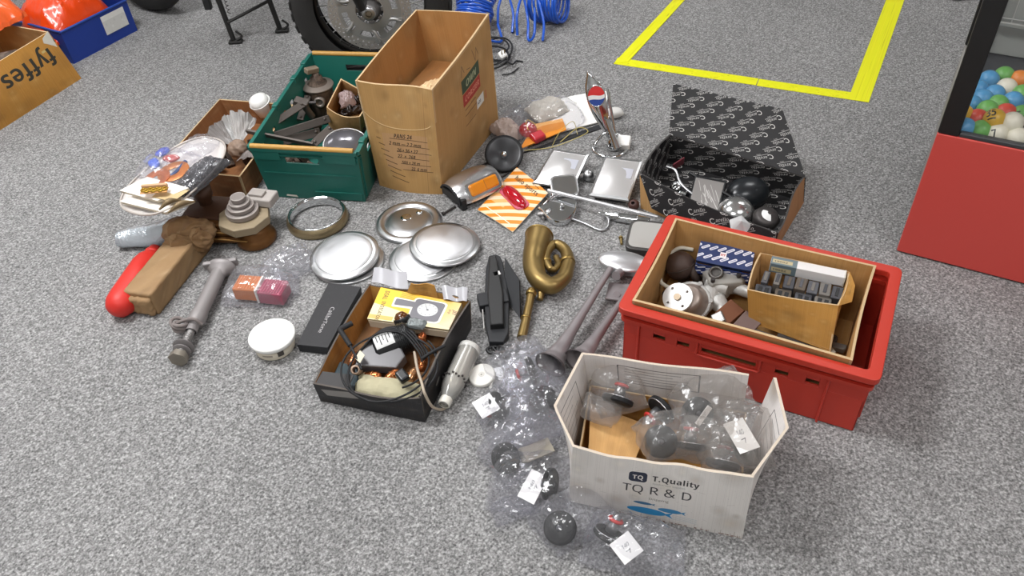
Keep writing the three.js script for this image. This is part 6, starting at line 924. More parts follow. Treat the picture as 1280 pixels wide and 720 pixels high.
// rectangular chrome lamps
{
  const lamp = (c4, h, label, blue) => {
    const P = c4.map(A2), t = thing('rectangular_lamp', label, 'lamp', [(c4[0][0] + c4[2][0]) / 2, 0, (c4[0][2] + c4[2][2]) / 2], 0, 'rectangular chrome lamps'), mid = P[0].clone().add(P[2]).multiplyScalar(0.5);
    const inner = P.map((p) => p.clone().lerp(mid, 0.1)), low = P.map((p) => p.clone().lerp(mid, 0.22).setY(0.012));
    const n = P[1].clone().sub(P[0]).cross(P[3].clone().sub(P[0])).normalize();
    wpart(t, 'lens', slab(...inner.map((p) => p.clone().addScaledVector(n, 0.001)), 0.004, { nu: 10, nv: 10, bend: (u, v) => 0.006 * Math.sin(u * Math.PI) * Math.sin(v * Math.PI) }), M(0xcfcdcc, 0.26, 0.5));
    wpart(t, 'bezel', [0, 1, 2, 3].map((i) => { const j = (i + 1) % 4; return slab(P[i], P[j], inner[j].clone().addScaledVector(n, 0.003), inner[i].clone().addScaledVector(n, 0.003), 0.006); }), satin);
    [0, 1, 2, 3].forEach((i) => { const j = (i + 1) % 4; wpart(t, 'housing_side', slab(low[i], low[j], P[j].clone().addScaledVector(n, -0.006), P[i].clone().addScaledVector(n, -0.006), 0.003), i === 0 ? M(0x8e8b89, 0.3, 0.8) : M(0x2c2b2b, 0.45)); });
    wpart(t, 'back_shell', slab(low[0], low[1], low[2], low[3], 0.008), matBlack);
    wpart(t, 'prism', frame(rbox(0.05, 0.002, 0.045, 0.0008), mid.clone().add(V(0.03, 0.0075, -0.012)), P[1].clone().sub(P[0]), n), M(0xd7d9e4, 0.12, 0.3), 'pale window in the lens');
    return t;
  };
  lamp([[0.09256, 0.03, -2.202], [0.2187, 0.03, -2.15], [0.2884, 0.055, -2.304], [0.1717, 0.055, -2.353]], 0.05, 'rectangular chrome lamp with its lens up, nearest the striped card', 0);
  lamp([[0.2658, 0.03, -2.11], [0.387, 0.03, -2.065], [0.4569, 0.06, -2.237], [0.3388, 0.06, -2.28]], 0.05, 'rectangular chrome lamp with its lens up, nearest the black-lined carton', 1);
  const b = [0.2775, 0.022, -2.231], k = thing('ball_stud', 'small chrome ball on a stud between the two rectangular lamps', 'ball stud', b); part(k, 'ball', new THREE.SphereGeometry(0.02, 28, 18), satin); part(k, 'stud', rod([-0.015, 0.002, 0], [-0.045, 0.004, 0.006], 0.009, 0.006), steel); part(k, 'nut', aim(new THREE.CylinderGeometry(0.011, 0.011, 0.008, 6), V(-1, 0, 0), [-0.022, 0.002, 0]), chrome);
  // small rounded mirror leaning on the first lamp
  const sm = (q, label, glass, frameM, th = 0.012) => { const P = q.map(A2), t = thing('wing_mirror', label, 'mirror', [P[0].x, P[0].y, P[0].z], 0), ex = P[1].clone().sub(P[0]), ey = P[3].clone().sub(P[0]), n = ex.clone().cross(ey).normalize(), w = ex.length(), h = ey.length(), o = P[0].clone().add(P[2]).multiplyScalar(0.5); const mk = (g) => { g.applyMatrix4(new THREE.Matrix4().makeBasis(ex.clone().normalize(), n.clone().cross(ex.clone().normalize()), n).setPosition(o)); return g; }; wpart(t, 'housing', mk(extrude(roundRect(w, h, Math.min(w, h) * 0.22), th, 0.003).translate(0, 0, -th)), frameM); wpart(t, 'glass', mk(extrude(roundRect(w * 0.9, h * 0.88, Math.min(w, h) * 0.2), 0.001, 0).translate(0, 0, 0.0031)), glass); return t; };
  sm([[0.1461, 0.035, -2.117], [0.2284, 0.035, -2.12], [0.2358, 0.065, -2.165], [0.1446, 0.065, -2.186]], 'small rounded chrome mirror resting on the front of the left rectangular lamp', mirrorGlass, satin);
  const rm = sm([[0.3447, 0.03, -1.836], [0.453, 0.034, -1.797], [0.4793, 0.06, -1.897], [0.3667, 0.055, -1.94]], 'dark framed rectangular mirror beside the red crate corner', M(0xc2c0bb, 0.2, 0.35), M(0x3a3735, 0.4), 0.02);
  // long chrome arm with bullet head
  const t = thing('mirror_arm', 'long straight chrome rod with a bullet-shaped chrome head lying beneath it', 'mirror arm', [0.3, 0, -2.08]);
  wpart(t, 'rod', [rod([0.1356, 0.062, -2.107], [0.4064, 0.05, -1.974], 0.006), rod([0.4064, 0.05, -1.974], [0.4572, 0.045, -1.954], 0.006, 0.004)], M(0xe4e4e6, 0.3, 0.7));
  wpart(t, 'bullet_head', taper([[...[0.2871, 0.016, -2.033], 0.003], [...[0.3151, 0.016, -2.017], 0.01], [...[0.3503, 0.016, -2.001], 0.0145], [...[0.4022, 0.016, -1.982], 0.0155], [...[0.4373, 0.016, -1.97], 0.013]], 50, 28), chrome);
  wpart(t, 'head_ring', aim(new THREE.TorusGeometry(0.015, 0.002, 8, 32).rotateX(Math.PI / 2), A2([0.4373, 0.016, -1.97]).sub(A2([0.3503, 0.016, -2.001])), [0.4022, 0.016, -1.982]), satin);
  single('rubber_grommet', 'dark red-brown rubber grommet by the carton corner', 'grommet', [xf(lathe([[0.006, 0], [0.016, 0.002], [0.018, 0.014], [0.012, 0.024], [0.006, 0.024]], 24), [0.4049, 0.01, -2.06], [0.4, 0, 0.3])], M(0x4a2e28, 0.6));
  // fan-shaped chrome mirror on a bent wire arm
  const f = thing('fan_mirror', 'fan-shaped chrome mirror on a bent wire arm, below the long chrome rod', 'mirror', [0.1655, 0.012, -2.052]);
  const s = new THREE.Shape(); s.moveTo(-0.055, 0.012); s.quadraticCurveTo(0, 0.05, 0.05, 0.035); s.quadraticCurveTo(0.055, -0.02, 0.01, -0.05); s.quadraticCurveTo(-0.02, -0.05, -0.03, -0.03); s.closePath();
  part(f, 'shell', xf(new THREE.ExtrudeGeometry(s, { depth: 0.004, bevelEnabled: true, bevelSize: 0.008, bevelThickness: 0.012, bevelSegments: 6, curveSegments: 20 }), [0, 0.006, 0], [-Math.PI / 2 + 0.2, 0, 0]), chrome);
  part(f, 'brim', xf(tube([[-0.06, 0.012, -0.012], [-0.02, 0.035, -0.038], [0.02, 0.04, -0.044], [0.055, 0.036, -0.036]], 0.004, 40, 8), [0, 0, 0]), chrome); part(f, 'pivot', [xf(new THREE.SphereGeometry(0.007, 16, 12), [0.01, 0.03, 0]), xf(lathe([[0, 0], [0.011, 0], [0.011, 0.01], [0, 0.012]], 20), [-0.035, 0.012, 0.01])], satin);
  wpart(f, 'wire_arm', [tube([[0.1066, 0.02, -2.04], [0.1422, 0.02, -2.044], [0.1785, 0.016, -2.029], [0.2376, 0.008, -1.996], [0.2783, 0.006, -1.961], [0.3005, 0.007, -1.962], [0.3139, 0.01, -1.988], [0.3108, 0.02, -2.004]], 0.0042, 120, 10)], satin);
  wpart(f, 'clamp', [rod([0.09937, 0.016, -2.046], [0.1219, 0.02, -2.043], 0.008), rod([0.109, 0.012, -2.076], [0.1128, 0.012, -2.025], 0.0045)], steel);
  single('small_bolt', 'tiny brass bolt lying on the carpet left of the framed mirror', 'bolt', [rod([0.3411, 0.004, -1.918], [0.339, 0.004, -1.887], 0.004), aim(new THREE.CylinderGeometry(0.007, 0.007, 0.005, 6), V(0, 0, 1), [0.3409, 0.005, -1.916])], M(0xa08a58, 0.4, 0.7));
}
// inside the black-lined carton
{
  const t = thing('wing_mirror', 'square scratched mirror standing in the black-lined carton', 'mirror', [0.6145, 0.08, -1.999]);
  const o = A2([0.607, 0.095, -1.983]), ex = V(0.9, 0.0, 0.45).normalize(), n = V(-0.3, 0.7, 0.62).normalize();
  wpart(t, 'housing', frame(xf(rbox(0.1, 0.018, 0.105, 0.008, 3), [0, -0.01, 0]), o, ex, n), blackPlastic); wpart(t, 'glass', frame(xf(rbox(0.086, 0.002, 0.09, 0.004), [0, 0, 0]), o, ex, n), MT(paint(128, 128, (x, w, h) => { x.fillStyle = '#7c7875'; x.fillRect(0, 0, w, h); const r = rng(4); x.strokeStyle = '#b6b2ae'; for (let i = 0; i < 18; i++) { x.lineWidth = 1 + r() * 2; const a = r() * w, b = r() * h; x.beginPath(); x.moveTo(a, b); x.lineTo(a + 20 + r() * 20, b + 40 + r() * 30); x.stroke(); } }), 0.3, 0.5));
  const d = thing('lamp_shell', 'large smooth black domed shell in the black-lined carton', 'lamp shell', [0.7469, 0.07, -2.022]); part(d, 'dome', xf(new THREE.SphereGeometry(0.075, 40, 24, 0, 6.2832, 0, 1.9), [0, -0.01, 0], [0.3, 0.4, -0.25], [1, 0.6, 0.72]), M(0x1d2023, 0.28)); part(d, 'rim', xf(new THREE.TorusGeometry(0.07, 0.004, 8, 48).rotateX(Math.PI / 2), [0, -0.022, 0], [0.3, 0.4, -0.25], [1, 1, 0.72]), black);
  const c = thing('chrome_lamp', 'round chrome headlamp bowl in the black-lined carton', 'lamp', [0.6844, 0.085, -1.919]); part(c, 'bowl', xf(lathe([[0, 0.024], [0.02, 0.022], [0.04, 0.012], [0.052, -0.006], [0.054, -0.02]], 44), [0, 0, 0], [0.2, 0, 0]), M(0xd0d0d0, 0.18, 0.95)); part(c, 'rim', xf(new THREE.TorusGeometry(0.053, 0.003, 8, 44).rotateX(Math.PI / 2), [0, -0.018, 0], [0.2, 0, 0]), chrome);
  const w = thing('white_lens', 'small faceted white lens in front of the chrome bowl in the black-lined carton', 'lens', [0.6596, 0.125, -1.797]); part(w, 'lens', xf(new THREE.ConeGeometry(0.032, 0.03, 5), [0, 0, 0], [0.5, 0.3, 0]), M(0xdcdcdc, 0.15, 0.3)); part(w, 'base', xf(new THREE.CylinderGeometry(0.033, 0.03, 0.008, 5), [0, -0.018, -0.008], [0.5, 0.3, 0]), satin);
  const w2 = thing('white_lens', 'round lamp half white and half dark, at the right end of the black-lined carton', 'lens', [0.7598, 0.08, -1.87]); part(w2, 'body', xf(lathe([[0, 0.02], [0.03, 0.016], [0.04, 0], [0.036, -0.02]], 36), [0, 0, 0], [0.2, 0, -0.1]), darkSteel); part(w2, 'pale_face', xf(new THREE.SphereGeometry(0.037, 30, 16, -0.9, 2.4, 0.2, 1.2), [0.002, -0.012, 0.001], [0.2, 0, -0.1]), M(0xe4e4e2, 0.3));
  const rr = thing('bent_arm', 'bent chrome arm with a clamp in the left of the black-lined carton', 'mirror arm', [0.5314, 0.09, -2.028]); wpart(rr, 'rod', tube([[0.5073, 0.12, -2.109], [0.5318, 0.115, -2.091], [0.5392, 0.1, -2.047], [0.5616, 0.09, -2.008], [0.5896, 0.08, -1.985]], 0.0045, 60, 10), satin); wpart(rr, 'clamp', [xf(lathe([[0.008, 0], [0.018, 0.002], [0.018, 0.02], [0.008, 0.022]], 24), [0.5319, 0.075, -2.049], [0.6, 0, 0.4]), rod([0.5125, 0.07, -2.05], [0.5561, 0.07, -2.02], 0.009)], chrome);
  single('red_reflector', 'dim red reflector against the back of the black-lined carton', 'reflector', xf(rbox(0.05, 0.03, 0.006, 0.003), [0.5577, 0.09, -2.161], [0.2, 0.6, 0]), M(0x5e1f28, 0.3));
  single('black_rod', 'thin black rod leaning across the black-lined carton', 'rod', rod([0.5709, 0.12, -2.066], [0.6762, 0.1, -1.952], 0.005), black);
  single('dark_fittings', 'dark fittings in the bottom of the black-lined carton', 'fittings', [xf(rbox(0.1, 0.05, 0.06, 0.01), [0.6329, 0.03, -1.99], [0, 0.4, 0.2]), xf(rbox(0.08, 0.04, 0.07, 0.01), [0.7149, 0.03, -1.924], [0, -0.4, 0]), xf(new THREE.CylinderGeometry(0.03, 0.03, 0.05, 20), [0.5624, 0.03, -2.057], [1.2, 0, 0.3])], matBlack).userData.kind = 'stuff';
}

// ---------- what is in the red crate's cardboard box ----------
{
  const yaw = RC.yaw;
  // patterned box
  const P = [[0.493, 0.15, -1.625], [0.6243, 0.15, -1.566], [0.6459, 0.175, -1.621], [0.5136, 0.175, -1.673]];
  const pt = MT(paint(512, 256, (x, w, h) => { x.fillStyle = '#1f2f5e'; x.fillRect(0, 0, w, h); for (let i = 0; i < 9; i++) for (let j = -1; j < 3; j++) { x.save(); x.translate(i * 78 + (j % 2 ? 39 : 0) - 20, j * 118 + 60); x.rotate(-0.65); x.fillStyle = '#d9d6dc'; x.beginPath(); x.roundRect(-46, -15, 92, 30, 15); x.fill(); x.fillStyle = '#8d90a8'; x.beginPath(); x.roundRect(-34, -5, 68, 10, 5); x.fill(); x.restore(); } x.fillStyle = '#e8dfe0'; x.fillRect(w * 0.4, h * 0.36, 60, 70); x.fillStyle = '#b4493e'; x.font = 'bold 36px sans-serif'; x.fillText('A1', w * 0.41, h * 0.55); x.fillRect(w * 0.41, h * 0.45, 50, 7); }), 0.5);
  const t = thing('patterned_box', 'dark blue box with white slanted lozenges, beside the brown ball in the red crate', 'box', [P[0][0], 0.09, P[0][2]]);
  wpart(t, 'lid', slab(P[0], P[1], P[2], P[3], 0.012, { nu: 6, nv: 4, bend: (u, v) => -0.003 * Math.sin(u * Math.PI) }), pt);
  const Q = P.map((p) => V(p[0], p[1] - 0.013, p[2]));
  [0, 1, 2, 3].forEach((i) => { const j = (i + 1) % 4; wpart(t, 'side', slab(Q[i].clone().setY(Q[i].y - 0.032), Q[j].clone().setY(Q[j].y - 0.032), Q[j], Q[i], 0.003), pt); });
  // brown ball
  const b = [0.4593, 0.11, -1.652], o = thing('brown_ball', 'dull brown ball-shaped casting in the corner of the box in the red crate', 'casting', b); part(o, 'ball', rough(new THREE.SphereGeometry(0.04, 40, 28), 0.0016, 50), M(0x4b3a33, 0.55, 0.25)); part(o, 'flange', xf(rough(lathe([[0.01, 0], [0.026, 0.002], [0.026, 0.016], [0.01, 0.018]], 24), 0.001, 40), [0.03, -0.015, 0.018], [0.5, 0, -1]), M(0x3f322c, 0.6, 0.3)); part(o, 'seam', xf(new THREE.TorusGeometry(0.0405, 0.0018, 6, 48), [0, 0, 0], [1.2, 0.3, 0]), M(0x3f322c, 0.6, 0.3));
  single('white_cable', 'stiff white cable bent round the brown ball in the red crate', 'cable', tube([[0.5005, 0.13, -1.691], [0.4659, 0.135, -1.696], [0.4395, 0.12, -1.69], [0.4133, 0.1, -1.659], [0.4017, 0.09, -1.615], [0.428, 0.085, -1.592], [0.4646, 0.085, -1.582]], 0.0055, 90, 10), M(0xcfc8b8, 0.5));
  // water pump
  const c = [0.4628, 0.085, -1.533], n = V(-0.28, 0.85, 0.42).normalize(), wp = thing('water_pump', 'aluminium water pump with a drilled round flange, in the red crate', 'pump', c), fl = new THREE.Shape(); fl.absarc(0, 0, 0.038, 0, Math.PI * 2); for (let i = 0; i < 4; i++) fl.holes.push(circlePath(Math.cos(i * 1.5708 + 0.5) * 0.028, Math.sin(i * 1.5708 + 0.5) * 0.028, 0.0042));
  const F = (g) => frame(g, [0, 0, 0], [0.9, 0.25, 0.3], n);
  part(wp, 'flange', F(new THREE.ExtrudeGeometry(fl, { depth: 0.007, bevelEnabled: true, bevelSize: 0.001, bevelThickness: 0.001, curveSegments: 40 }).rotateX(-Math.PI / 2).translate(-0.018, 0.056, 0.006)), M(0xdcdcda, 0.35, 0.2));
  part(wp, 'shaft_nut', F(new THREE.CylinderGeometry(0.009, 0.01, 0.008, 12).translate(-0.018, 0.066, 0.006)), M(0x8c7c68, 0.4, 0.6));
  part(wp, 'drum', F(lathe([[0, 0.045], [0.03, 0.045], [0.04, 0.03], [0.042, 0.006], [0.05, 0.004], [0.052, -0.006], [0.05, -0.02], [0, -0.022]], 44)), M(0x9b8d84, 0.4, 0.6));
  part(wp, 'rim', F(lathe([[0.05, 0.004], [0.056, 0.006], [0.057, -0.006], [0.05, -0.008]], 44)), castAlu);
  const bolts = []; for (let i = 0; i < 6; i++) bolts.push(F(new THREE.CylinderGeometry(0.006, 0.006, 0.012, 12).translate(Math.cos(i * 1.047) * 0.056, 0.002, Math.sin(i * 1.047) * 0.056))); part(wp, 'bolt_lug', bolts, castAlu);
  wpart(wp, 'body', [rough(taper([[...[0.4936, 0.075, -1.534], 0.03], [...[0.5347, 0.08, -1.568], 0.032], [...[0.5658, 0.085, -1.584], 0.028], [...[0.5915, 0.09, -1.595], 0.022]], 40, 24), 0.004, 42, 3), rough(taper([[...[0.5353, 0.08, -1.543], 0.024], [...[0.5482, 0.07, -1.503], 0.018], [...[0.5549, 0.06, -1.483], 0.014]], 24, 18), 0.003, 50, 5), rough(taper([[...[0.5229, 0.1, -1.591], 0.02], [...[0.5415, 0.1, -1.57], 0.022], [...[0.5675, 0.1, -1.555], 0.016]], 24, 18), 0.003, 50, 6)], castAlu);
  const cs = thing('cast_housing', 'rough grey cast housing with a round opening behind the water pump', 'casting', [0.5661, 0.1, -1.593]); part(cs, 'housing', [rough(new RoundedBoxGeometry(0.1, 0.05, 0.08, 8, 0.016), 0.005, 34, 4)], M(0x98958f, 0.55, 0.35)); part(cs, 'opening', [xf(lathe([[0.012, -0.004], [0.012, 0.008], [0.019, 0.008], [0.02, -0.004]], 28), [-0.026, 0.03, 0.004], [0.3, 0, 0.2]), xf(lathe([[0, 0], [0.012, 0]], 28), [-0.026, 0.03, 0.004], [0.3, 0, 0.2])], M(0x6d6a67, 0.35, 0.7)); part(cs, 'outlet', xf(rough(new THREE.CylinderGeometry(0.014, 0.018, 0.06, 20, 4), 0.002, 40), [0.04, 0.0, 0.045], [1.2, 0, -0.5]), castAlu); for (const p of [[-0.04, 0.03, 0.03], [0.03, 0.032, 0.02], [0.02, 0.03, -0.02]]) part(cs, 'bolt', xf(new THREE.CylinderGeometry(0.006, 0.006, 0.01, 6), p), darkSteel);
  // small carton with blocks
  const r2 = [[0.5816, 0.185, -1.461], [0.7815, 0.185, -1.383], [0.8452, 0.192, -1.491], [0.6469, 0.192, -1.588]], f1 = [0.5964, 0.085, -1.448], f2 = [0.7639, 0.085, -1.325], fl2 = [f1, f2, [f2[0] + 0.06, 0.085, f2[2] - 0.13], [f1[0] + 0.06, 0.085, f1[2] - 0.13]];
  const sc = thing('small_carton', 'small open cardboard carton of metal blocks standing in the red crate', 'carton', [0.71, 0.085, -1.46]); openCarton(sc, fl2, r2, 0.004, cardGold, cardIn, cardEdge, { baseAt: 0.085, bend: (i, u, v) => 0.005 * Math.sin(u * Math.PI) * v });
  wpart(sc, 'bent_flap', slab(A2(r2[1]).add(V(0, -0.002, 0)), A2(r2[2]).add(V(0, -0.002, 0)), [0.8443, 0.182, -1.449], [0.8227, 0.172, -1.404], 0.003, { nu: 6, nv: 3 }), cardGold);
  const wb = thing('label_box', 'white and blue-grey slim box along the back of the small carton in the red crate', 'box', [0.748, 0.181, -1.518]); part(wb, 'box', xf(rbox(0.18, 0.03, 0.03, 0.002), [0, 0, 0], [0, -0.43, 0]), MT(paint(256, 64, (x, w, h) => { x.fillStyle = '#dcd8d6'; x.fillRect(0, 0, w, h); x.fillStyle = '#66757b'; x.fillRect(0, 0, w * 0.36, h); x.fillStyle = '#b9ab86'; x.fillRect(6, h * 0.35, 70, 30); x.fillStyle = '#5b5348'; x.font = 'bold 18px sans-serif'; x.fillText('19602', 10, h * 0.7); }), 0.5));
  part(wb, 'end_cap', xf(rbox(0.004, 0.031, 0.031, 0.001), [0.0905 * Math.cos(-0.43), 0, 0.0905 * Math.sin(0.43)], [0, -0.43, 0]), offWhite);
  const bm = [M(0x56565a, 0.45, 0.4), M(0x77726c, 0.5, 0.4), M(0x4a4a4e, 0.45, 0.5), M(0x63594f, 0.5, 0.4)], row = [[952, 340], [962, 345], [973, 348], [986, 353], [1000, 357], [1014, 362], [1028, 366]];
  row.forEach(([px, py], i) => { const k = i / 6, p = [0.643 + 0.155 * k, 0.163 + 0.003 * (i % 2), -1.51 + 0.075 * k]; const q = thing('metal_block', `${['small dark', 'ribbed grey', 'rounded grey', 'square brown-grey', 'wide grey', 'broad slate grey', 'slotted dark'][i]} metal block in the small carton, back row, ${['leftmost', 'second', 'third', 'fourth', 'fifth', 'sixth', 'rightmost'][i]}`, 'metal block', p, yaw, 'metal blocks in the small carton'); part(q, 'block', xf(rbox(i < 2 ? 0.016 : 0.027, 0.034, 0.044, 0.003), [0, 0, 0], [0.05, 0.04 * (i % 3), 0]), bm[i % 4]); part(q, 'notch', [xf(rbox(0.008, 0.003, 0.03, 0.001), [0, 0.017, 0.0], [0.05, 0, 0])], i === 6 ? black : bm[(i + 1) % 4]); });
  const row2 = [[0.628, 0.155, -1.475], [0.672, 0.154, -1.455], [0.716, 0.154, -1.435], [0.758, 0.156, -1.416]]; row2.forEach((p, i) => { const q = thing('metal_block', `${['thin plated', 'square brownish', 'plain grey', 'black two-slot'][i]} block in the front row of the small carton, ${['leftmost', 'second', 'third', 'rightmost'][i]}`, 'metal block', p, yaw, 'metal blocks in the small carton'); part(q, 'block', xf(rbox(0.04, 0.03, 0.034, 0.003), [0, 0, 0], [0.1, 0.1, 0]), bm[(i + 2) % 4]); part(q, 'slot', [xf(rbox(0.01, 0.004, 0.018, 0.001), [-0.008, 0.0145, 0.002]), xf(rbox(0.01, 0.004, 0.018, 0.001), [0.008, 0.0145, 0.002])], black); });
  const pad = single('carton_fill', 'dark packing under the blocks in the small carton', 'packing', xf(rbox(0.16, 0.045, 0.08, 0.01), [0.706, 0.118, -1.455], [0, yaw, 0]), matBlack);
  // scrap between pump and small carton
  const bit = (p, s, r, m, label, name = 'metal_plate', cat = 'metal plate') => { const q = thing(name, label, cat, p); q.rotation.set(...r); part(q, 'plate', rbox(s[0], s[1], s[2], 0.003), m); part(q, 'edge', xf(rbox(s[0] * 0.9, s[1] * 1.6, 0.004, 0.001), [0, 0, s[2] * 0.45]), m); };
  const rust = M(0x6d4128, 0.7, 0.3), grey = M(0x66605b, 0.5, 0.5);
  bit([0.5555, 0.085, -1.481], [0.06, 0.02, 0.05], [0.2, 0.6, 0.2], rust, 'rusty brown bracket beside the water pump', 'rusty_bracket', 'bracket');
  bit([0.582, 0.085, -1.432], [0.07, 0.006, 0.05], [0.35, 0.7, 0.2], M(0x6b5650, 0.6, 0.2), 'brown-grey plate in front of the small carton');
  bit([0.6353, 0.075, -1.391], [0.1, 0.006, 0.03], [0.3, -0.5, 0.05], grey, 'long grey plate along the front wall in the red crate');
  bit([0.6908, 0.08, -1.359], [0.1, 0.008, 0.03], [0.25, -0.55, 0.0], M(0x3f3c3a, 0.5, 0.4), 'dark bar below the small carton in the red crate');
  bit([0.752, 0.075, -1.33], [0.05, 0.012, 0.03], [0.1, 0.3, 0.3], M(0x8d8577, 0.5, 0.3), 'tan-grey piece in the front right corner of the box in the red crate');
  bit([0.7837, 0.075, -1.354], [0.06, 0.01, 0.02], [0.1, -0.6, 0.2], grey, 'small grey bar in the right corner of the box in the red crate');
  bit([0.5231, 0.085, -1.467], [0.03, 0.012, 0.03], [0.3, 0.2, 0.5], M(0x8b8a88, 0.4, 0.6), 'small bright metal lug below the water pump');
  const rr = rng(31), g = []; for (let i = 0; i < 40; i++) { const a = 0.05 + 0.46 * rr(), d2 = 0.05 + (a > 0.22 && a < 0.45 ? 0.1 : 0.28) * rr(), q = RC.q(a, 0.04 + 0.035 * rr(), d2); g.push(rr() > 0.4 ? xf(rbox(0.02 + 0.04 * rr(), 0.008, 0.014 + 0.02 * rr(), 0.002), [q.x, q.y, q.z], [rr(), rr() * 3, rr()]) : xf(lathe([[0.004, 0], [0.012, 0], [0.012, 0.008], [0.004, 0.008]], 12), [q.x, q.y, q.z], [rr(), 0, rr()])); }
  single('scrap_metal', 'loose metal bits over the bottom of the cardboard box in the red crate', 'scrap metal', g, rusty).userData.kind = 'stuff';
}
// ---------- bagged knobs in and beside the white carton ----------
{
  const capG = toCreasedNormals(lathe([[0, 0.008], [0.006, 0.0085], [0.008, 0.0108], [0.02, 0.0105], [0.031, 0.0088], [0.0355, 0.005], [0.036, -0.003], [0.033, -0.006], [0.02, -0.006], [0, -0.006]], 44), 0.45), stemG = lathe([[0, -0.006], [0.013, -0.006], [0.013, -0.022], [0.009, -0.026], [0.009, -0.044], [0, -0.046]], 28), ringG = new THREE.TorusGeometry(0.013, 0.004, 10, 28).rotateX(Math.PI / 2).translate(0, -0.034, 0), bandG = new THREE.TorusGeometry(0.034, 0.0016, 8, 44).rotateX(Math.PI / 2).translate(0, -0.0045, 0), dotG = lathe([[0, 0.0115], [0.005, 0.011], [0.0065, 0.0085]], 20);
  const capM = M(0x101012, 0.7), stemM = M(0x9a9a9c, 0.3, 0.8), redM = M(0xc2322f, 0.35), bandM = M(0xb9b9bb, 0.25, 0.9);
  const proto = thing('rubber_fitting', 'x', 'fitting', [0, 0, 0], 0, 'black rubber-capped fittings');
  part(proto, 'cap', capG, capM); part(proto, 'stem', stemG, stemM); part(proto, 'red_ring', ringG, redM, 'red ring'); part(proto, 'band', bandG, bandM); part(proto, 'centre_dot', dotG, M(0x47474c, 0.4));
  let first = true;
  const knob = (p, rot, label) => { let k = proto; if (!first) { k = proto.clone(); k.name = numbered('rubber_fitting'); scene.add(k); } first = false; k.position.set(p[0], p[1], p[2]); k.rotation.set(rot[0], rot[1], rot[2]); k.userData = { label, category: 'fitting', group: 'black rubber-capped fittings' }; };
  const tagTex = paint(128, 128, (x, w, h) => { x.fillStyle = '#eceae8'; x.fillRect(0, 0, w, h); x.strokeStyle = '#33333a'; x.lineWidth = 4; x.font = 'italic 28px sans-serif'; x.fillStyle = '#55555c'; x.save(); x.translate(40, 62); x.fillText('140', 0, 0); x.restore(); x.lineWidth = 3; x.beginPath(); x.moveTo(50, 80); x.lineTo(76, 78); x.lineTo(64, 96); x.stroke(); });
  const tagM = MT(tagTex, 0.6);
  let seed = 100;
  const bag = (p, w, d, h, yaw, label, tg, m = film) => {
    const t = thing('clear_bag', label, 'bag', p, yaw, 'clear bags of knobs'); seed += 7;
    part(t, 'film', pillow(w, d, h, seed, { amp: 0.009, freq: 13, px: 4, n: 40, crease: 0.3 }), m);
    if (tg) { const g = frame(rbox(tg[3], 0.0012, tg[4], 0.0005), [tg[0], h + tg[5], tg[1]], [Math.cos(tg[2]), 0.1, -Math.sin(tg[2])], [tg[6] ?? 0.1, 1, tg[7] ?? 0.25]); part(t, 'paper_tag', g, tagM, 'white paper tag'); }
    return t;
  };
  // pile on the carpet
  knob([0.03367, 0.035, -1.379], [0.3, 0.2, -1.35], 'black knob on its edge at the top of the bag pile, nearest the trumpet bell'); bag([0.01472, 0.001, -1.392], 0.17, 0.15, 0.055, 0.4, 'clear bag at the top of the pile, its knob standing on edge');
  knob([-0.05527, 0.035, -1.273], [0.5, 0.3, -0.9], 'black knob half behind a diamond-shaped white tag, left edge of the pile'); bag([-0.02969, 0.001, -1.276], 0.14, 0.12, 0.055, -0.4, 'clear bag with a diamond-shaped white tag, at the left edge of the pile', [-0.04, 0.04, 0.9, 0.05, 0.05, 0.004]);
  knob([0.05657, 0.035, -1.28], [0.35, 0, 0.15], 'black knob lying flat against the white carton in the pile'); bag([0.04874, 0.001, -1.294], 0.17, 0.14, 0.05, 0.2, 'clear bag pressed against the left side of the white carton');
  knob([-0.0424, 0.03, -1.122], [0.8, 0.4, -0.6], 'dark knob face outwards at the lower left of the pile'); bag([-0.02799, 0.001, -1.147], 0.15, 0.13, 0.055, 0.7, 'clear bag low on the left of the pile with a dark knob and no tag', null);
  knob([0.05214, 0.045, -1.033], [0.7, -0.2, -1.1], 'black knob on edge right of the tall white tag'); bag([0.007631, 0.001, -1.056], 0.19, 0.15, 0.06, -0.2, 'clear bag with a tall white tag, left of the printed carton', [0.015, 0.04, 1.25, 0.072, 0.04, 0.008, 0.15, 0.3]);
  knob([0.06572, 0.03, -0.9319], [0.5, 0, 0.3], 'black knob in the bag at the front left corner of the printed carton'); bag([0.0921, 0.001, -0.9571], 0.17, 0.12, 0.055, 0.5, 'clear bag with a black knob, between the tall tag and the square tag');
  knob([0.1679, 0.035, -0.9056], [2.3, 0.4, 0.5], 'upturned knob with its red ring showing, nearest the viewer'); bag([0.2137, 0.001, -0.8864], 0.21, 0.13, 0.05, -0.35, 'clear bag nearest the viewer, with a square white tag', [-0.008, 0.032, 0.9, 0.05, 0.05, 0.008]);
  bag([-0.008486, 0.02, -1.212], 0.18, 0.13, 0.05, 0.3, 'crumpled clear bag heaped over the middle of the pile'); bag([0.01396, 0.03, -1.324], 0.13, 0.09, 0.04, -0.5, 'crumpled clear bag bridging the two upper knobs of the pile'); bag([0.02765, 0.015, -1.182], 0.14, 0.1, 0.05, 0.9, 'small clear bag against the carton, above the tall tag'); bag([0.01171, 0.001, -1.448], 0.12, 0.09, 0.04, 0.3, 'clear bag behind the white foam disc, furthest back in the pile'); bag([-0.03517, 0.001, -0.9972], 0.1, 0.06, 0.012, 0.3, 'flat empty clear bag end left of the tall tag');
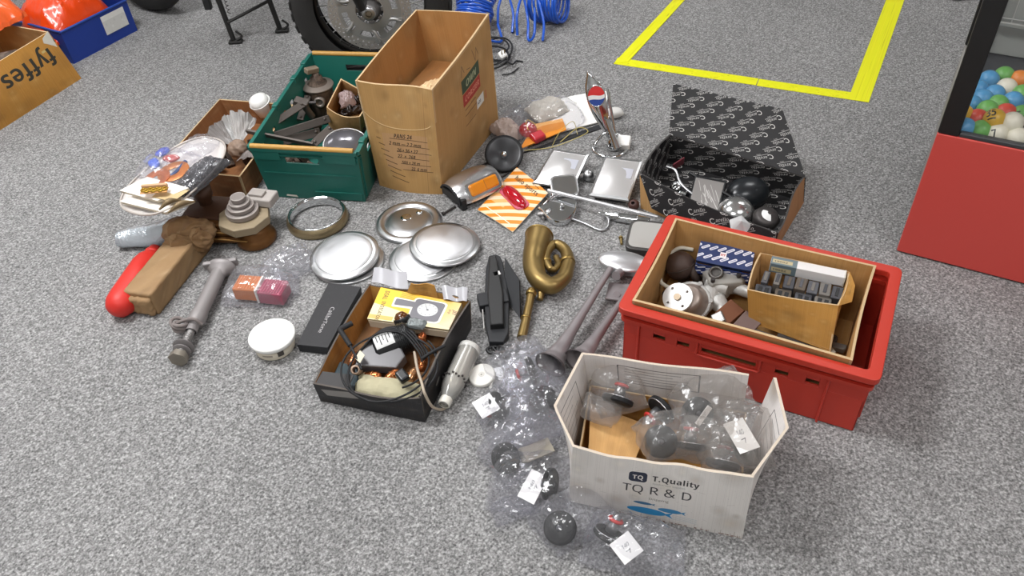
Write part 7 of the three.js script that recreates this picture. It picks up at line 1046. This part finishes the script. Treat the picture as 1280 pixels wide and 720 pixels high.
  single('stacked_cards', 'small stack of pale cards among the bags of the pile', 'cards', [0, 1, 2, 3, 4].map((i) => xf(rbox(0.07, 0.003, 0.04, 0.001), [[0.02476, 0, -1.147][0] + i * 0.002, 0.01 + i * 0.006, [0.02476, 0, -1.147][2] + i * 0.003], [0.1, 0.2 + i * 0.04, 0])), M(0xa59d8e, 0.7));
  // in the carton
  knob([0.2187, 0.15, -1.17], [2.0, 0.3, 0.4], 'upturned knob with a red ring, in the bag at the back left of the carton'); bag([0.2178, 0.115, -1.206], 0.12, 0.12, 0.06, 0.2, 'clear bag standing at the back left in the printed carton', null, filmMilky); bag([0.1732, 0.13, -1.149], 0.09, 0.07, 0.02, -0.5, 'flat clear bag folded over the loose cardboard in the printed carton', null, filmMilky);
  knob([0.3127, 0.135, -1.146], [-0.5, 0.5, -1.2], 'bare upright knob with its grey stem showing, at the back of the carton');
  knob([0.3818, 0.17, -1.101], [0.75, 0.1, -0.15], 'knob with a pale centre facing the viewer, in the topmost bag of the carton'); bag([0.4161, 0.145, -1.14], 0.19, 0.12, 0.05, 0.35, 'topmost clear bag in the printed carton, round a pale-centred knob', [-0.045, 0.045, 0.5, 0.055, 0.012, -0.01], filmMilky);
  knob([0.2948, 0.145, -1.052], [0.75, -0.1, 0.1], 'dark grey knob face up behind the front panel of the carton'); bag([0.3143, 0.125, -1.066], 0.15, 0.11, 0.048, 0.2, 'clear bag just behind the front panel of the carton, over a grey knob', null, filmMilky);
  knob([0.3551, 0.14, -1.042], [2.2, 0.2, 0.2], 'upturned knob with a red ring in the middle of the carton'); bag([0.374, 0.125, -1.043], 0.11, 0.1, 0.05, -0.3, 'clear bag in the middle of the carton with a red ring showing', null, filmMilky);
  knob([0.4703, 0.13, -1.031], [0.5, 0, -0.8], 'dark knob under the white tag at the right of the carton'); bag([0.4661, 0.13, -1.049], 0.13, 0.15, 0.055, -0.25, 'clear bag with a folded white tag, at the right end of the carton', [-0.005, 0.03, 0.5, 0.045, 0.075, 0.004, -0.3, 0.3], filmMilky);
  knob([0.4168, 0.125, -0.9984], [2.1, 0, 0.3], 'upturned knob with a red ring in the front right of the carton'); bag([0.423, 0.115, -1.005], 0.12, 0.09, 0.045, 0.3, 'clear bag in the front right corner of the carton', null, filmMilky); bag([0.4125, 0.135, -1.058], 0.1, 0.1, 0.045, 0.8, 'empty milky bag standing between the other bags of the carton', null, filmMilky);
}

renderer.render(scene, camera);
